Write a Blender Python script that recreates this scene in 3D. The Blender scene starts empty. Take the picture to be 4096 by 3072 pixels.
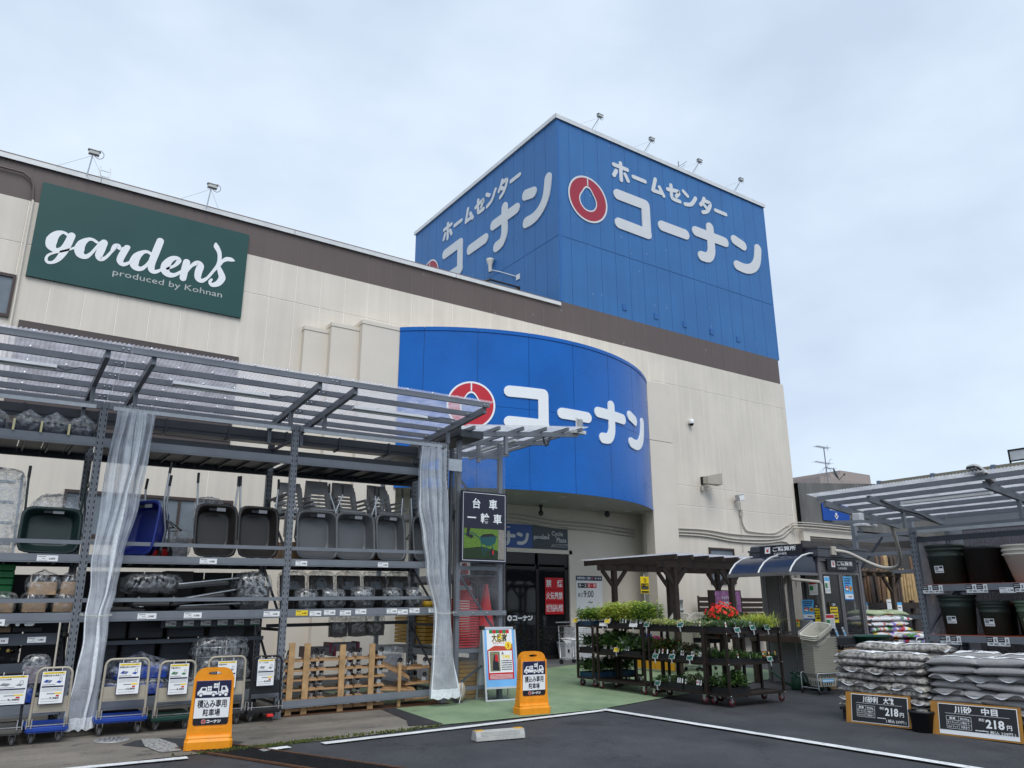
import bpy, math, random
from mathutils import Vector, Matrix
RND = random.Random(7)
S = 0.0157                      # the lot falls gently away from the shop
def gz(y): return S * y
scene = bpy.context.scene
COL = scene.collection

# ------------------------------------------------------------------ camera
cd = bpy.data.cameras.new('camera'); cam = bpy.data.objects.new('camera', cd); COL.objects.link(cam)
cd.sensor_fit = 'HORIZONTAL'; cd.sensor_width = 36; cd.lens = 26.956; cd.clip_start = .05; cd.clip_end = 2000
cam.matrix_world = Matrix(((0.826139, -0.155729, -0.541519, 0), (-0.563461, -0.232382, -0.792786, 0),
                           (-0.00238, 0.960077, -0.279727, 1.6), (0, 0, 0, 1)))
scene.camera = cam

# ------------------------------------------------------------------ sky and sun (overcast, soft light from behind the left shoulder)
SUN_EL, SUN_AZ = math.radians(52), math.radians(200)
w = bpy.data.worlds.new('World'); scene.world = w; w.use_nodes = True
nt = w.node_tree; nt.nodes.clear()
def N(t, **k):
    n = nt.nodes.new(t)
    for a, b in k.items(): setattr(n, a, b)
    return n
out = N('ShaderNodeOutputWorld'); mixw = N('ShaderNodeMixShader'); bgs = N('ShaderNodeBackground'); bgc = N('ShaderNodeBackground')
sky = N('ShaderNodeTexSky', sky_type='NISHITA', sun_disc=False, sun_elevation=SUN_EL, sun_rotation=SUN_AZ)
tc = N('ShaderNodeTexCoord'); mp = N('ShaderNodeMapping'); mp.inputs['Scale'].default_value = (1.0, 1.0, 2.0)
n1 = N('ShaderNodeTexNoise'); n1.inputs['Scale'].default_value = 1.9; n1.inputs['Detail'].default_value = 7; n1.inputs['Roughness'].default_value = .5
rp = N('ShaderNodeValToRGB'); e = rp.color_ramp.elements
e[0].position = .34; e[0].color = (.50, .59, .715, 1); e[1].position = .68; e[1].color = (.74, .84, .95, 1)
L = nt.links.new
L(tc.outputs['Generated'], mp.inputs['Vector']); L(mp.outputs[0], n1.inputs['Vector']); L(n1.outputs[0], rp.inputs[0]); L(rp.outputs[0], bgc.inputs[0])
L(sky.outputs[0], bgs.inputs[0]); bgs.inputs[1].default_value = .10; bgc.inputs[1].default_value = 1.0
mixw.inputs[0].default_value = .86; L(bgs.outputs[0], mixw.inputs[1]); L(bgc.outputs[0], mixw.inputs[2]); L(mixw.outputs[0], out.inputs[0])
sd = bpy.data.lights.new('sun', 'SUN'); sd.energy = 1.5; sd.angle = math.radians(35); sd.color = (1, .975, .94)
so = bpy.data.objects.new('sun', sd); COL.objects.link(so)
dv = Vector((math.sin(SUN_AZ) * math.cos(SUN_EL), math.cos(SUN_AZ) * math.cos(SUN_EL), math.sin(SUN_EL)))
so.rotation_euler = dv.to_track_quat('Z', 'Y').to_euler()
vs = scene.view_settings; vs.view_transform = 'Standard'; vs.look = 'None'; vs.exposure = .42; vs.gamma = 1
scene.cycles.max_bounces = 5; scene.cycles.diffuse_bounces = 3; scene.cycles.glossy_bounces = 3; scene.cycles.transparent_max_bounces = 14; scene.cycles.caustics_reflective = False; scene.cycles.caustics_refractive = False

# ------------------------------------------------------------------ materials
MATS = {}
def srgb(h):
    h = h.lstrip('#'); c = [int(h[i:i+2], 16) / 255 for i in (0, 2, 4)]
    return tuple(x / 12.92 if x <= .04045 else ((x + .055) / 1.055) ** 2.4 for x in c)
def M(name, col=(.5, .5, .5), rough=.55, metal=0, var=.12, vs=3.0, bump=0, bs=60, spec=.4, trans=0, emit=0, fine=0):
    """painted / plain surface: base colour with uneven tone, worn gloss and fine relief, all in world space"""
    if name in MATS: return MATS[name]
    m = bpy.data.materials.new(name); m.use_nodes = True; t = m.node_tree; t.nodes.clear(); nn = t.nodes.new; l = t.links.new
    o = nn('ShaderNodeOutputMaterial'); b = nn('ShaderNodeBsdfPrincipled'); l(b.outputs[0], o.inputs[0])
    g = nn('ShaderNodeNewGeometry')
    if isinstance(col, str): col = srgb(col)
    b.inputs['Roughness'].default_value = rough; b.inputs['Metallic'].default_value = metal; b.inputs['Specular IOR Level'].default_value = spec
    if var:
        n = nn('ShaderNodeTexNoise'); n.inputs['Scale'].default_value = vs; n.inputs['Detail'].default_value = 6; n.inputs['Roughness'].default_value = .62
        l(g.outputs['Position'], n.inputs['Vector'])
        r = nn('ShaderNodeMapRange'); r.inputs['From Min'].default_value = .3; r.inputs['From Max'].default_value = .7
        r.inputs['To Min'].default_value = 1 - var; r.inputs['To Max'].default_value = 1 + var * .8
        l(n.outputs[0], r.inputs['Value'])
        last = r.outputs[0]
        if fine:
            n2 = nn('ShaderNodeTexNoise'); n2.inputs['Scale'].default_value = 140; n2.inputs['Detail'].default_value = 2; l(g.outputs['Position'], n2.inputs['Vector'])
            r2 = nn('ShaderNodeMapRange'); r2.inputs['From Min'].default_value = .35; r2.inputs['From Max'].default_value = .65
            r2.inputs['To Min'].default_value = 1 - fine; r2.inputs['To Max'].default_value = 1 + fine; l(n2.outputs[0], r2.inputs['Value'])
            mm = nn('ShaderNodeMath'); mm.operation = 'MULTIPLY'; l(last, mm.inputs[0]); l(r2.outputs[0], mm.inputs[1]); last = mm.outputs[0]
        v = nn('ShaderNodeVectorMath'); v.operation = 'SCALE'; v.inputs[0].default_value = col; l(last, v.inputs['Scale'])
        l(v.outputs[0], b.inputs['Base Color'])
        r3 = nn('ShaderNodeMapRange'); r3.inputs['To Min'].default_value = max(.05, rough - .12); r3.inputs['To Max'].default_value = min(1, rough + .15)
        l(n.outputs[0], r3.inputs['Value']); l(r3.outputs[0], b.inputs['Roughness'])
    else:
        b.inputs['Base Color'].default_value = (*col, 1)
    if bump:
        n = nn('ShaderNodeTexNoise'); n.inputs['Scale'].default_value = bs; n.inputs['Detail'].default_value = 3; l(g.outputs['Position'], n.inputs['Vector'])
        bp = nn('ShaderNodeBump'); bp.inputs['Strength'].default_value = bump; bp.inputs['Distance'].default_value = .01
        l(n.outputs[0], bp.inputs['Height']); l(bp.outputs[0], b.inputs['Normal'])
    if trans:
        b.inputs['Alpha'].default_value = 1 - trans
    if emit:
        b.inputs['Emission Color'].default_value = (*col, 1); b.inputs['Emission Strength'].default_value = emit
    MATS[name] = m; return m
def film(name, col=(.8, .84, .88), op=.3, rough=.25, wr=14, spread=.35, gl=.35, bump=.6, tlc=.5):
    """clear sheet plastic: mostly see-through, milky where creased, glossy highlights"""
    if name in MATS: return MATS[name]
    m = bpy.data.materials.new(name); m.use_nodes = True; t = m.node_tree; t.nodes.clear(); nn = t.nodes.new; l = t.links.new
    o = nn('ShaderNodeOutputMaterial'); g = nn('ShaderNodeNewGeometry')
    tr = nn('ShaderNodeBsdfTransparent'); df = nn('ShaderNodeBsdfDiffuse'); tl = nn('ShaderNodeBsdfTranslucent'); gs = nn('ShaderNodeBsdfGlossy')
    df.inputs[0].default_value = (*col, 1); tl.inputs[0].default_value = (*col, 1); gs.inputs['Roughness'].default_value = rough; tr.inputs[0].default_value = (.96, .97, .98, 1)
    m1 = nn('ShaderNodeMixShader'); m1.inputs[0].default_value = tlc; l(df.outputs[0], m1.inputs[1]); l(tl.outputs[0], m1.inputs[2])
    m2 = nn('ShaderNodeMixShader'); m2.inputs[0].default_value = gl; l(m1.outputs[0], m2.inputs[1]); l(gs.outputs[0], m2.inputs[2])
    n = nn('ShaderNodeTexNoise'); n.inputs['Scale'].default_value = wr; n.inputs['Detail'].default_value = 4; l(g.outputs['Position'], n.inputs['Vector'])
    r = nn('ShaderNodeMapRange'); r.inputs['From Min'].default_value = .35; r.inputs['From Max'].default_value = .7
    r.inputs['To Min'].default_value = max(0, op - spread * .5); r.inputs['To Max'].default_value = min(1, op + spread)
    l(n.outputs[0], r.inputs['Value'])
    m3 = nn('ShaderNodeMixShader'); l(r.outputs[0], m3.inputs[0]); l(tr.outputs[0], m3.inputs[1]); l(m2.outputs[0], m3.inputs[2]); l(m3.outputs[0], o.inputs[0])
    if bump:
        bp = nn('ShaderNodeBump'); bp.inputs['Strength'].default_value = bump; bp.inputs['Distance'].default_value = .02
        l(n.outputs[0], bp.inputs['Height'])
        for s in (df, gs, tl): l(bp.outputs[0], s.inputs['Normal'])
    MATS[name] = m; return m
def nodes_mat(name):
    m = bpy.data.materials.new(name); m.use_nodes = True; t = m.node_tree; t.nodes.clear(); MATS[name] = m
    o = t.nodes.new('ShaderNodeOutputMaterial'); b = t.nodes.new('ShaderNodeBsdfPrincipled'); t.links.new(b.outputs[0], o.inputs[0])
    g = t.nodes.new('ShaderNodeNewGeometry')
    return m, t, b, g

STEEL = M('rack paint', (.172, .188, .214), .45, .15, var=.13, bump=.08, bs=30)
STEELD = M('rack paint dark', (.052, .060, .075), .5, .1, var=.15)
GALV = M('galvanised steel', (.42, .44, .46), .38, .75, var=.15, vs=12)
CHROME = M('bright zinc', (.62, .63, .64), .25, .9, var=.1, vs=20)
BLACK = M('black plastic', (.012, .013, .015), .42, var=.2)
RUBBER = M('black rubber', (.015, .015, .016), .75, var=.2)
WHITE = M('white board', (.74, .75, .76), .45, var=.05)
PAPER = M('white paper', (.78, .79, .80), .5, var=.04)
INK = M('black print', (.011, .012, .018), .45, var=0)
NAVY = M('navy print', (.012, .014, .055), .45, var=0)
RED = M('red print', (.55, .012, .02), .45, var=.06)
YEL = M('yellow print', (.85, .62, .02), .45, var=.04)
CYAN = M('sky blue print', (.10, .42, .78), .45, var=.05)
BLUEP = M('blue print', (.012, .075, .36), .45, var=.05)
GREENP = M('green print', (.02, .20, .06), .5, var=.1)
GREY = M('grey print', (.24, .25, .27), .5, var=.05)
WOODL = M('pine timber', (.43, .265, .125), .62, var=.3, vs=9, bump=.2, bs=40)
WOODP = M('plywood', (.36, .21, .10), .6, var=.25, vs=10)
WOODD = M('dark stained wood', (.035, .024, .019), .6, var=.3, vs=8, bump=.2, bs=40)
KRAFT = M('cardboard', (.40, .27, .165), .75, var=.1)
FILM = film('clear wrap', op=.20, spread=.42, wr=18)
FILMT = film('clear wrap thin', op=.12, spread=.34, wr=20)
GLASS = None

# ------------------------------------------------------------------ mesh builder
V3 = Vector
class Frame:
    """a plane in the scene: origin, right, up, and the side that faces out"""
    def __init__(s, o, u, v=(0, 0, 1)):
        s.o = V3(o); s.u = V3(u).normalized(); s.v = V3(v); s.v = (s.v - s.u * s.v.dot(s.u)).normalized(); s.n = s.u.cross(s.v)
    def __call__(s, x, y, d=0): return s.o + s.u * x + s.v * y + s.n * d
TXT = {}
def text2d(body, off):
    k = (body, off)
    if k not in TXT:
        cu = bpy.data.curves.new('t', 'FONT'); cu.body = body; cu.offset = off; cu.resolution_u = 2
        ob = bpy.data.objects.new('t', cu); me = bpy.data.meshes.new_from_object(ob)
        TXT[k] = ([(v.co.x, v.co.y) for v in me.vertices], [tuple(p.vertices) for p in me.polygons])
        bpy.data.objects.remove(ob); bpy.data.curves.remove(cu); bpy.data.meshes.remove(me)
    return TXT[k]
class MB:
    def __init__(s, mat=None): s.v = []; s.f = []; s.m = []; s.mats = []; s.sm = []; s.dm = mat
    def mi(s, mat):
        mat = mat or s.dm
        if mat not in s.mats: s.mats.append(mat)
        return s.mats.index(mat)
    def add(s, vs_, fs, mat=None, smooth=False):
        b = len(s.v); i = s.mi(mat); s.v += [tuple(p) for p in vs_]
        for f in fs: s.f.append([b + k for k in f]); s.m.append(i); s.sm.append(smooth)
        return s
    def box(s, x0, x1, y0, y1, z0, z1, mat=None):
        return s.add([(x0, y0, z0), (x1, y0, z0), (x1, y1, z0), (x0, y1, z0), (x0, y0, z1), (x1, y0, z1), (x1, y1, z1), (x0, y1, z1)],
                     [(0, 3, 2, 1), (4, 5, 6, 7), (0, 1, 5, 4), (1, 2, 6, 5), (2, 3, 7, 6), (3, 0, 4, 7)], mat)
    def cbox(s, x0, x1, y0, y1, z0, z1, c=.01, mat=None):
        """box with chamfered vertical edges and top rim"""
        p = [(x0 + c, y0), (x1 - c, y0), (x1, y0 + c), (x1, y1 - c), (x1 - c, y1), (x0 + c, y1), (x0, y1 - c), (x0, y0 + c)]
        cx, cy = (x0 + x1) / 2, (y0 + y1) / 2
        def ins(q, k): return (q[0] + (c * k if q[0] < cx else -c * k), q[1] + (c * k if q[1] < cy else -c * k))
        vs_ = [(a, b, z0) for a, b in p] + [(a, b, z1 - c) for a, b in p] + [(*ins(q, .7), z1) for q in p]
        fs = [tuple(range(7, -1, -1)), tuple(range(16, 24))]
        for k in range(8):
            j = (k + 1) % 8; fs += [(k, j, j + 8, k + 8), (k + 8, j + 8, j + 16, k + 16)]
        return s.add(vs_, fs, mat)
    def bar(s, p, q, wd, ht, mat=None, up=(0, 0, 1)):
        p, q = V3(p), V3(q); d = (q - p).normalized(); up = V3(up)
        if abs(d.dot(up)) > .98: up = V3((0, 1, 0)) if abs(d.y) < .9 else V3((1, 0, 0))
        sd_ = d.cross(up).normalized(); u2 = sd_.cross(d).normalized(); a, b = sd_ * wd / 2, u2 * ht / 2
        return s.add([p - a - b, p + a - b, p + a + b, p - a + b, q - a - b, q + a - b, q + a + b, q - a + b],
                     [(0, 3, 2, 1), (4, 5, 6, 7), (0, 1, 5, 4), (1, 2, 6, 5), (2, 3, 7, 6), (3, 0, 4, 7)][::1], mat)
    def cyl(s, p, q, r, mat=None, n=10, r2=None, caps=True, smooth=True):
        p, q = V3(p), V3(q); d = (q - p).normalized(); a = d.orthogonal().normalized(); b = d.cross(a); r2 = r if r2 is None else r2
        vs_ = []
        for c, rr in ((p, r), (q, r2)):
            for k in range(n):
                t = 2 * math.pi * k / n; vs_.append(c + a * math.cos(t) * rr + b * math.sin(t) * rr)
        s.add(vs_, [(k, (k + 1) % n, n + (k + 1) % n, n + k) for k in range(n)], mat, smooth)
        if caps: s.add(vs_, [tuple(range(n - 1, -1, -1)), tuple(range(n, 2 * n))], mat)
        return s
    def tube(s, pts, r, mat=None, n=7, closed=False):
        pts = [V3(p) for p in pts]; m_ = len(pts); rings = []; a = None
        for i, p in enumerate(pts):
            t = (pts[(i + 1) % m_] - pts[i - 1]) if (closed or 0 < i < m_ - 1) else (pts[1] - pts[0] if i == 0 else pts[-1] - pts[-2])
            t.normalize()
            a = t.orthogonal() if a is None else a - t * a.dot(t)
            a.normalize(); b = t.cross(a); rr = r[i] if isinstance(r, (list, tuple)) else r
            rings.append([p + a * math.cos(2 * math.pi * k / n) * rr + b * math.sin(2 * math.pi * k / n) * rr for k in range(n)])
        fs = []
        for i in range(m_ if closed else m_ - 1):
            j = (i + 1) % m_
            fs += [(i * n + k, i * n + (k + 1) % n, j * n + (k + 1) % n, j * n + k) for k in range(n)]
        s.add([q for r_ in rings for q in r_], fs, mat, True)
        if not closed: s.add(rings[0] + rings[-1], [tuple(range(n - 1, -1, -1)), tuple(range(n, 2 * n))], mat)
        return s
    def lathe(s, prof, mat=None, c=(0, 0, 0), n=18, axis='z', smooth=True):
        vs_ = []
        for r, h in prof:
            for k in range(n):
                t = 2 * math.pi * k / n; x, y = r * math.cos(t), r * math.sin(t)
                vs_.append({'z': (c[0] + x, c[1] + y, c[2] + h), 'x': (c[0] + h, c[1] + x, c[2] + y), 'y': (c[0] + x, c[1] + h, c[2] + y)}[axis])
        fs = [(i * n + k, i * n + (k + 1) % n, (i + 1) * n + (k + 1) % n, (i + 1) * n + k) for i in range(len(prof) - 1) for k in range(n)]
        return s.add(vs_, fs, mat, smooth)
    def slab(s, pts, F, d0=0, d1=.004, mat=None, smooth=False):
        """polygon given in a frame's (x, y), with thickness"""
        n = len(pts); vs_ = [F(x, y, d0) for x, y in pts] + [F(x, y, d1) for x, y in pts]
        return s.add(vs_, [tuple(range(n - 1, -1, -1)), tuple(range(n, 2 * n))] + [(k, (k + 1) % n, n + (k + 1) % n, n + k) for k in range(n)], mat, smooth)
    def rect(s, F, x0, x1, y0, y1, d=.001, mat=None):
        return s.add([F(x0, y0, d), F(x1, y0, d), F(x1, y1, d), F(x0, y1, d)], [(0, 1, 2, 3)], mat)
    def plate(s, F, x0, x1, y0, y1, d0, d1, mat=None): return s.slab([(x0, y0), (x1, y0), (x1, y1), (x0, y1)], F, d0, d1, mat)
    def disc(s, F, x, y, r, d=.001, mat=None, n=20, ry=None):
        ry = ry or r
        return s.add([F(x + r * math.cos(2 * math.pi * k / n), y + ry * math.sin(2 * math.pi * k / n), d) for k in range(n)], [tuple(range(n))], mat)
    def ring(s, F, x, y, r0, r1, d=.001, mat=None, n=28):
        vs_ = [F(x + r * math.cos(2 * math.pi * k / n), y + r * math.sin(2 * math.pi * k / n), d) for r in (r0, r1) for k in range(n)]
        return s.add(vs_, [(k, n + k, n + (k + 1) % n, (k + 1) % n) for k in range(n)], mat)
    def text(s, body, F, x, y, h, mat=None, al='c', off=.012, d=.003, wmax=None, fit=None):
        """flat lettering; h is the cap height, x/y the anchor of the base line; fit stretches it to that width"""
        vv, ff = text2d(body, off)
        if not vv: return s
        x0 = min(a for a, b in vv); x1 = max(a for a, b in vv); sc = h / .74; sx = sc
        if fit: sx = fit / (x1 - x0)
        elif wmax and (x1 - x0) * sc > wmax: sx = wmax / (x1 - x0)
        ox = {'c': -(x0 + x1) / 2, 'l': -x0, 'r': -x1}[al]
        return s.add([F(x + (a + ox) * sx, y + b * sc, d) for a, b in vv], ff, mat)
    def greek(s, F, x0, x1, y, h, mat=None, d=.002, rnd=None):
        """a line of print too small to read: short dark dashes"""
        rnd = rnd or RND; x = x0
        while x < x1 - h * .4:
            wd = min(h * rnd.uniform(.5, 1.6), x1 - x); s.rect(F, x, x + wd, y, y + h * rnd.uniform(.75, 1), d, mat); x += wd + h * .28
        return s
    def stroke(s, pts, F, mat=None, d0=0, d1=.02, wd=None, seg=6, sub=3, fx=None):
        """round-ended brush stroke through (x, y, width) points"""
        P = [(V3((p[0], p[1], 0)), (p[2] if len(p) > 2 else wd) / 2) for p in pts]
        if sub > 1 and len(P) > 2:
            Q = []
            for i in range(len(P) - 1):
                p0 = P[max(i - 1, 0)][0]; p1, p2 = P[i][0], P[i + 1][0]; p3 = P[min(i + 2, len(P) - 1)][0]
                for k in range(sub):
                    t = k / sub
                    q = .5 * ((2 * p1) + (p2 - p0) * t + (2 * p0 - 5 * p1 + 4 * p2 - p3) * t * t + (3 * p1 - p0 - 3 * p2 + p3) * t ** 3)
                    Q.append((q, P[i][1] * (1 - t) + P[i + 1][1] * t))
            P = Q + [P[-1]]
        m_ = len(P); Lf, Rt = [], []
        for i in range(m_):
            t = P[min(i + 1, m_ - 1)][0] - P[max(i - 1, 0)][0]; t.normalize(); nrm = V3((-t.y, t.x, 0))
            Lf.append(P[i][0] + nrm * P[i][1]); Rt.append(P[i][0] - nrm * P[i][1])
        fx = fx or (lambda x, y, d: F(x, y, d))
        def cap(i, sign):
            t = (P[1][0] - P[0][0]) if i == 0 else (P[-1][0] - P[-2][0]); a0 = math.atan2(t.y, t.x); c, r = P[i]
            return [V3((c.x + r * math.cos(a0 + sign * (math.pi / 2 - math.pi * k / seg)), c.y + r * math.sin(a0 + sign * (math.pi / 2 - math.pi * k / seg)), 0)) for k in range(1, seg)]
        # strips + caps at d1, walls down to d0
        n = m_; vs_ = [fx(p.x, p.y, d1) for p in Lf] + [fx(p.x, p.y, d1) for p in Rt]
        s.add(vs_, [(n + i, n + i + 1, i + 1, i) for i in range(n - 1)], mat)
        c1 = [Lf[-1]] + cap(m_ - 1, 1) + [Rt[-1]]
        c0 = [Rt[0]] + [V3((2 * P[0][0].x - q.x, 2 * P[0][0].y - q.y, 0)) for q in cap(0, 1)] + [Lf[0]]
        for c in (c1, c0): s.add([fx(p.x, p.y, d1) for p in c], [tuple(range(len(c) - 1, -1, -1))], mat)
        if d1 - d0 > .006:
            loop = Lf + c1[1:-1] + Rt[::-1] + c0[1:-1]; k = len(loop)
            s.add([fx(p.x, p.y, d1) for p in loop] + [fx(p.x, p.y, d0) for p in loop], [(i, (i + 1) % k, k + (i + 1) % k, k + i) for i in range(k)], mat)
        return s
    def grid(s, fn, nu, nv, mat=None, smooth=True, closed=False):
        vs_ = [fn(i / nu, j / nv) for i in range(nu + (0 if closed else 1)) for j in range(nv + 1)]; q = nv + 1; m_ = nu if closed else nu
        k = nu if closed else nu + 1
        return s.add(vs_, [(i * q + j, ((i + 1) % k) * q + j, ((i + 1) % k) * q + j + 1, i * q + j + 1) for i in range(nu) for j in range(nv)], mat, smooth)
    def mesh(s, name):
        me = bpy.data.meshes.new(name); me.from_pydata(s.v, [], s.f)
        for m_ in s.mats: me.materials.append(m_)
        me.polygons.foreach_set('material_index', s.m); me.polygons.foreach_set('use_smooth', s.sm); me.update(); return me
    def build(s, name, parent=None, loc=None, rot=None, **kw):
        o = bpy.data.objects.new(name, s.mesh(name)); COL.objects.link(o); o.parent = parent
        if loc: o.location = loc
        if rot: o.rotation_euler = rot if isinstance(rot, (tuple, list)) else (0, 0, rot)
        for a, b in kw.items(): o[a] = b
        return o
def inst(me, name, parent=None, loc=(0, 0, 0), rot=None, scale=None):
    o = bpy.data.objects.new(name, me); COL.objects.link(o); o.parent = parent; o.location = loc
    if rot: o.rotation_euler = rot
    if scale: o.scale = scale
    return o
def thing(name, label, cat, loc=(0, 0, 0), rz=0, group=None, rot=None):
    o = bpy.data.objects.new(name, None); COL.objects.link(o); o.location = loc; o.rotation_euler = rot or (0, 0, rz); o.empty_display_size = .1
    o['label'] = label; o['category'] = cat
    if group: o['group'] = group
    return o
def tag(o, label, cat, group=None):
    o['label'] = label; o['category'] = cat
    if group: o['group'] = group
    return o
ORD = ('first', 'second', 'third', 'fourth', 'fifth', 'sixth', 'seventh', 'eighth', 'ninth')
def struct(o): o['kind'] = 'structure'; return o
def dup(root, loc, rz=None, label=None, group=None, rot=None):
    r = root.copy(); COL.objects.link(r); r.location = loc
    if rz is not None: r.rotation_euler = (0, 0, rz)
    if rot is not None: r.rotation_euler = rot
    if label: r['label'] = label
    if group: r['group'] = group
    for ch in list(root.children):
        c = ch.copy(); COL.objects.link(c); c.parent = r
        for g_ in ch.children: d = g_.copy(); COL.objects.link(d); d.parent = c
    return r
XZ = lambda x, y, z: Frame((x, y, z), (1, 0, 0))          # faces -Y

# ------------------------------------------------------------------ shop logo strokes, in metres as on the tower
def dens(pts, n=5):
    o = []
    for a, b in zip(pts[:-1], pts[1:]):
        o += [(a[0] + (b[0] - a[0]) * k / n, a[1] + (b[1] - a[1]) * k / n) for k in range(n)]
    return o + [pts[-1]]
KO = [[[(2.5, 14.68), (3.74, 14.68)], [(3.74, 14.66), (3.74, 13.63)], [(2.5, 13.63), (3.76, 13.61)]], [[(4.48, 14.12), (5.62, 14.12)]],
      [[(6.17, 14.41), (7.7, 14.41)], [(6.93, 14.78), (6.93, 14.1), (6.9, 13.78), (6.72, 13.54), (6.38, 13.5)]],
      [[(8.25, 14.66), (8.72, 14.55)], [(8.28, 13.64), (8.75, 13.62), (9.18, 13.78), (9.46, 14.12), (9.58, 14.66)]]]
HC = [[[(2.38, 15.77), (2.99, 15.77)], [(2.69, 15.92), (2.69, 15.28)], [(2.48, 15.56), (2.37, 15.36)], [(2.88, 15.56), (3.0, 15.36)]],
      [[(3.25, 15.6), (3.8, 15.6)]], [[(4.3, 15.86), (4.15, 15.38)], [(4.15, 15.38), (4.6, 15.4)], [(4.48, 15.6), (4.66, 15.33)]],
      [[(4.88, 15.66), (5.45, 15.74), (5.3, 15.52)], [(5.06, 15.88), (5.06, 15.46), (5.14, 15.36), (5.46, 15.36)]],
      [[(5.68, 15.84), (5.88, 15.72)], [(5.72, 15.34), (6.05, 15.44), (6.3, 15.76)]],
      [[(6.76, 15.9), (6.68, 15.74), (6.54, 15.58)], [(6.72, 15.8), (7.06, 15.8), (7.0, 15.58), (6.85, 15.4), (6.63, 15.3)], [(6.73, 15.62), (6.92, 15.5)]],
      [[(7.33, 15.6), (7.9, 15.6)]]]
def logo_letters(mb, fx, mat, ox=0, oy=0, k=1, sets=((KO, .385),), d=.03, u0=1.21, z0=14.14, only=None):
    i = 0
    for S_, wd in sets:
        for ci, ch in enumerate(S_):
            if only and ci not in only: continue
            for st in ch:
                i += 1
                pts = st if len(st) > 2 else dens(st, 5)
                mb.stroke([(ox + (a - u0) * k, oy + (b - z0) * k) for a, b in pts], None, mat, 0, d + .0015 * (i % 4) * min(1, k), wd=wd * k, sub=3 if len(st) > 2 else 1, fx=fx, seg=8)
def logo_ring(mb, fx, white, red, x, y, R=.81, d=.02):
    n = 56
    def drop(t, g): return g * R * (.42 + .19 * max(0, math.cos(t - math.pi / 2)) ** 9)
    def pt(r, t, cy=0): return (x + r * math.cos(t), y + cy + r * math.sin(t))
    A = [2 * math.pi * k / n for k in range(n)]
    o = [pt(R, t) for t in A]; i1 = [pt(R * .925, t) for t in A]
    dr = [pt(drop(t, 1.08), t, -.08 * R) for t in A]; di = [pt(drop(t, .95), t, -.08 * R) for t in A]
    for ra, rb, m in ((o, i1, white), (i1, dr, red), (dr, di, white)):
        mb.add([fx(*p, d) for p in ra] + [fx(*p, d) for p in rb], [(k, (k + 1) % n, n + (k + 1) % n, n + k) for k in range(n)], m)
    wt = R * .028
    mb.add([fx(x - wt, y + R * .6, d + .003), fx(x + wt, y + R * .6, d + .003), fx(x + wt, y + R * .96, d + .003), fx(x - wt, y + R * .96, d + .003)], [(0, 1, 2, 3)], white)
GARD = [[[0.54,8.808,0.06],[0.422,8.865,0.059],[0.312,8.792,0.137],[0.252,8.657,0.199],[0.258,8.523,0.182],[0.35,8.453,0.089],[0.447,8.534,0.059],[0.517,8.733,0.06],[0.57,8.831,0.096]],[[0.575,8.838,0.132],[0.535,8.655,0.143],[0.485,8.449,0.132],[0.418,8.282,0.098],[0.335,8.184,0.06],[0.252,8.165,0.06],[0.213,8.219,0.051],[0.237,8.314,0.046],[0.337,8.395,0.042],[0.498,8.48,0.043],[0.658,8.593,0.043],[0.732,8.697,0.043]],[[1.031,8.817,0.061],[0.947,8.855,0.061],[0.86,8.83,0.078],[0.773,8.722,0.15],[0.743,8.589,0.187],[0.773,8.478,0.154],[0.877,8.451,0.096],[0.965,8.553,0.061],[1.036,8.698,0.054],[1.11,8.83,0.074]],[[1.161,8.845,0.138],[1.129,8.681,0.147],[1.103,8.534,0.137],[1.146,8.468,0.093],[1.23,8.527,0.062],[1.314,8.676,0.055],[1.371,8.776,0.05]],[[1.32,8.72,0.05],[1.366,8.817,0.1],[1.422,8.833,0.115],[1.47,8.789,0.065],[1.53,8.815,0.06],[1.607,8.864,0.091]],[[1.59,8.851,0.116],[1.524,8.676,0.138],[1.496,8.528,0.13],[1.563,8.461,0.09],[1.672,8.532,0.055],[1.751,8.666,0.051]],[[2.083,8.813,0.065],[1.992,8.861,0.064],[1.899,8.83,0.082],[1.798,8.708,0.158],[1.76,8.555,0.187],[1.805,8.461,0.142],[1.909,8.451,0.089],[2.004,8.562,0.064],[2.091,8.743,0.065]],[[2.201,9.176,0.144],[2.146,8.903,0.151],[2.096,8.644,0.144],[2.105,8.488,0.129],[2.175,8.449,0.09],[2.278,8.518,0.057],[2.352,8.624,0.052]],[[2.407,8.58,0.052],[2.544,8.689,0.063],[2.617,8.825,0.106],[2.549,8.872,0.085],[2.448,8.804,0.127],[2.373,8.658,0.178],[2.371,8.527,0.177],[2.463,8.456,0.126],[2.58,8.485,0.079],[2.699,8.597,0.058]],[[2.775,8.831,0.147],[2.756,8.656,0.147],[2.741,8.447,0.138]],[[2.778,8.573,0.053],[2.879,8.77,0.067],[2.992,8.871,0.108],[3.061,8.817,0.152],[3.037,8.669,0.152],[3.04,8.528,0.135],[3.123,8.478,0.095],[3.233,8.576,0.06],[3.338,8.761,0.061]],[[3.338,8.761,0.061],[3.42,8.923,0.078],[3.442,9.074,0.084],[3.42,9.236,0.095],[3.348,9.359,0.123],[3.331,9.422,0.061]],[[3.461,8.943,0.056],[3.509,9.047,0.073],[3.597,9.122,0.101],[3.696,9.136,0.096],[3.752,9.126,0.04]],[[3.432,8.905,0.078],[3.497,8.771,0.128],[3.539,8.647,0.15],[3.47,8.504,0.127],[3.352,8.437,0.093],[3.294,8.491,0.065],[3.324,8.557,0.055]]]
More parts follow.
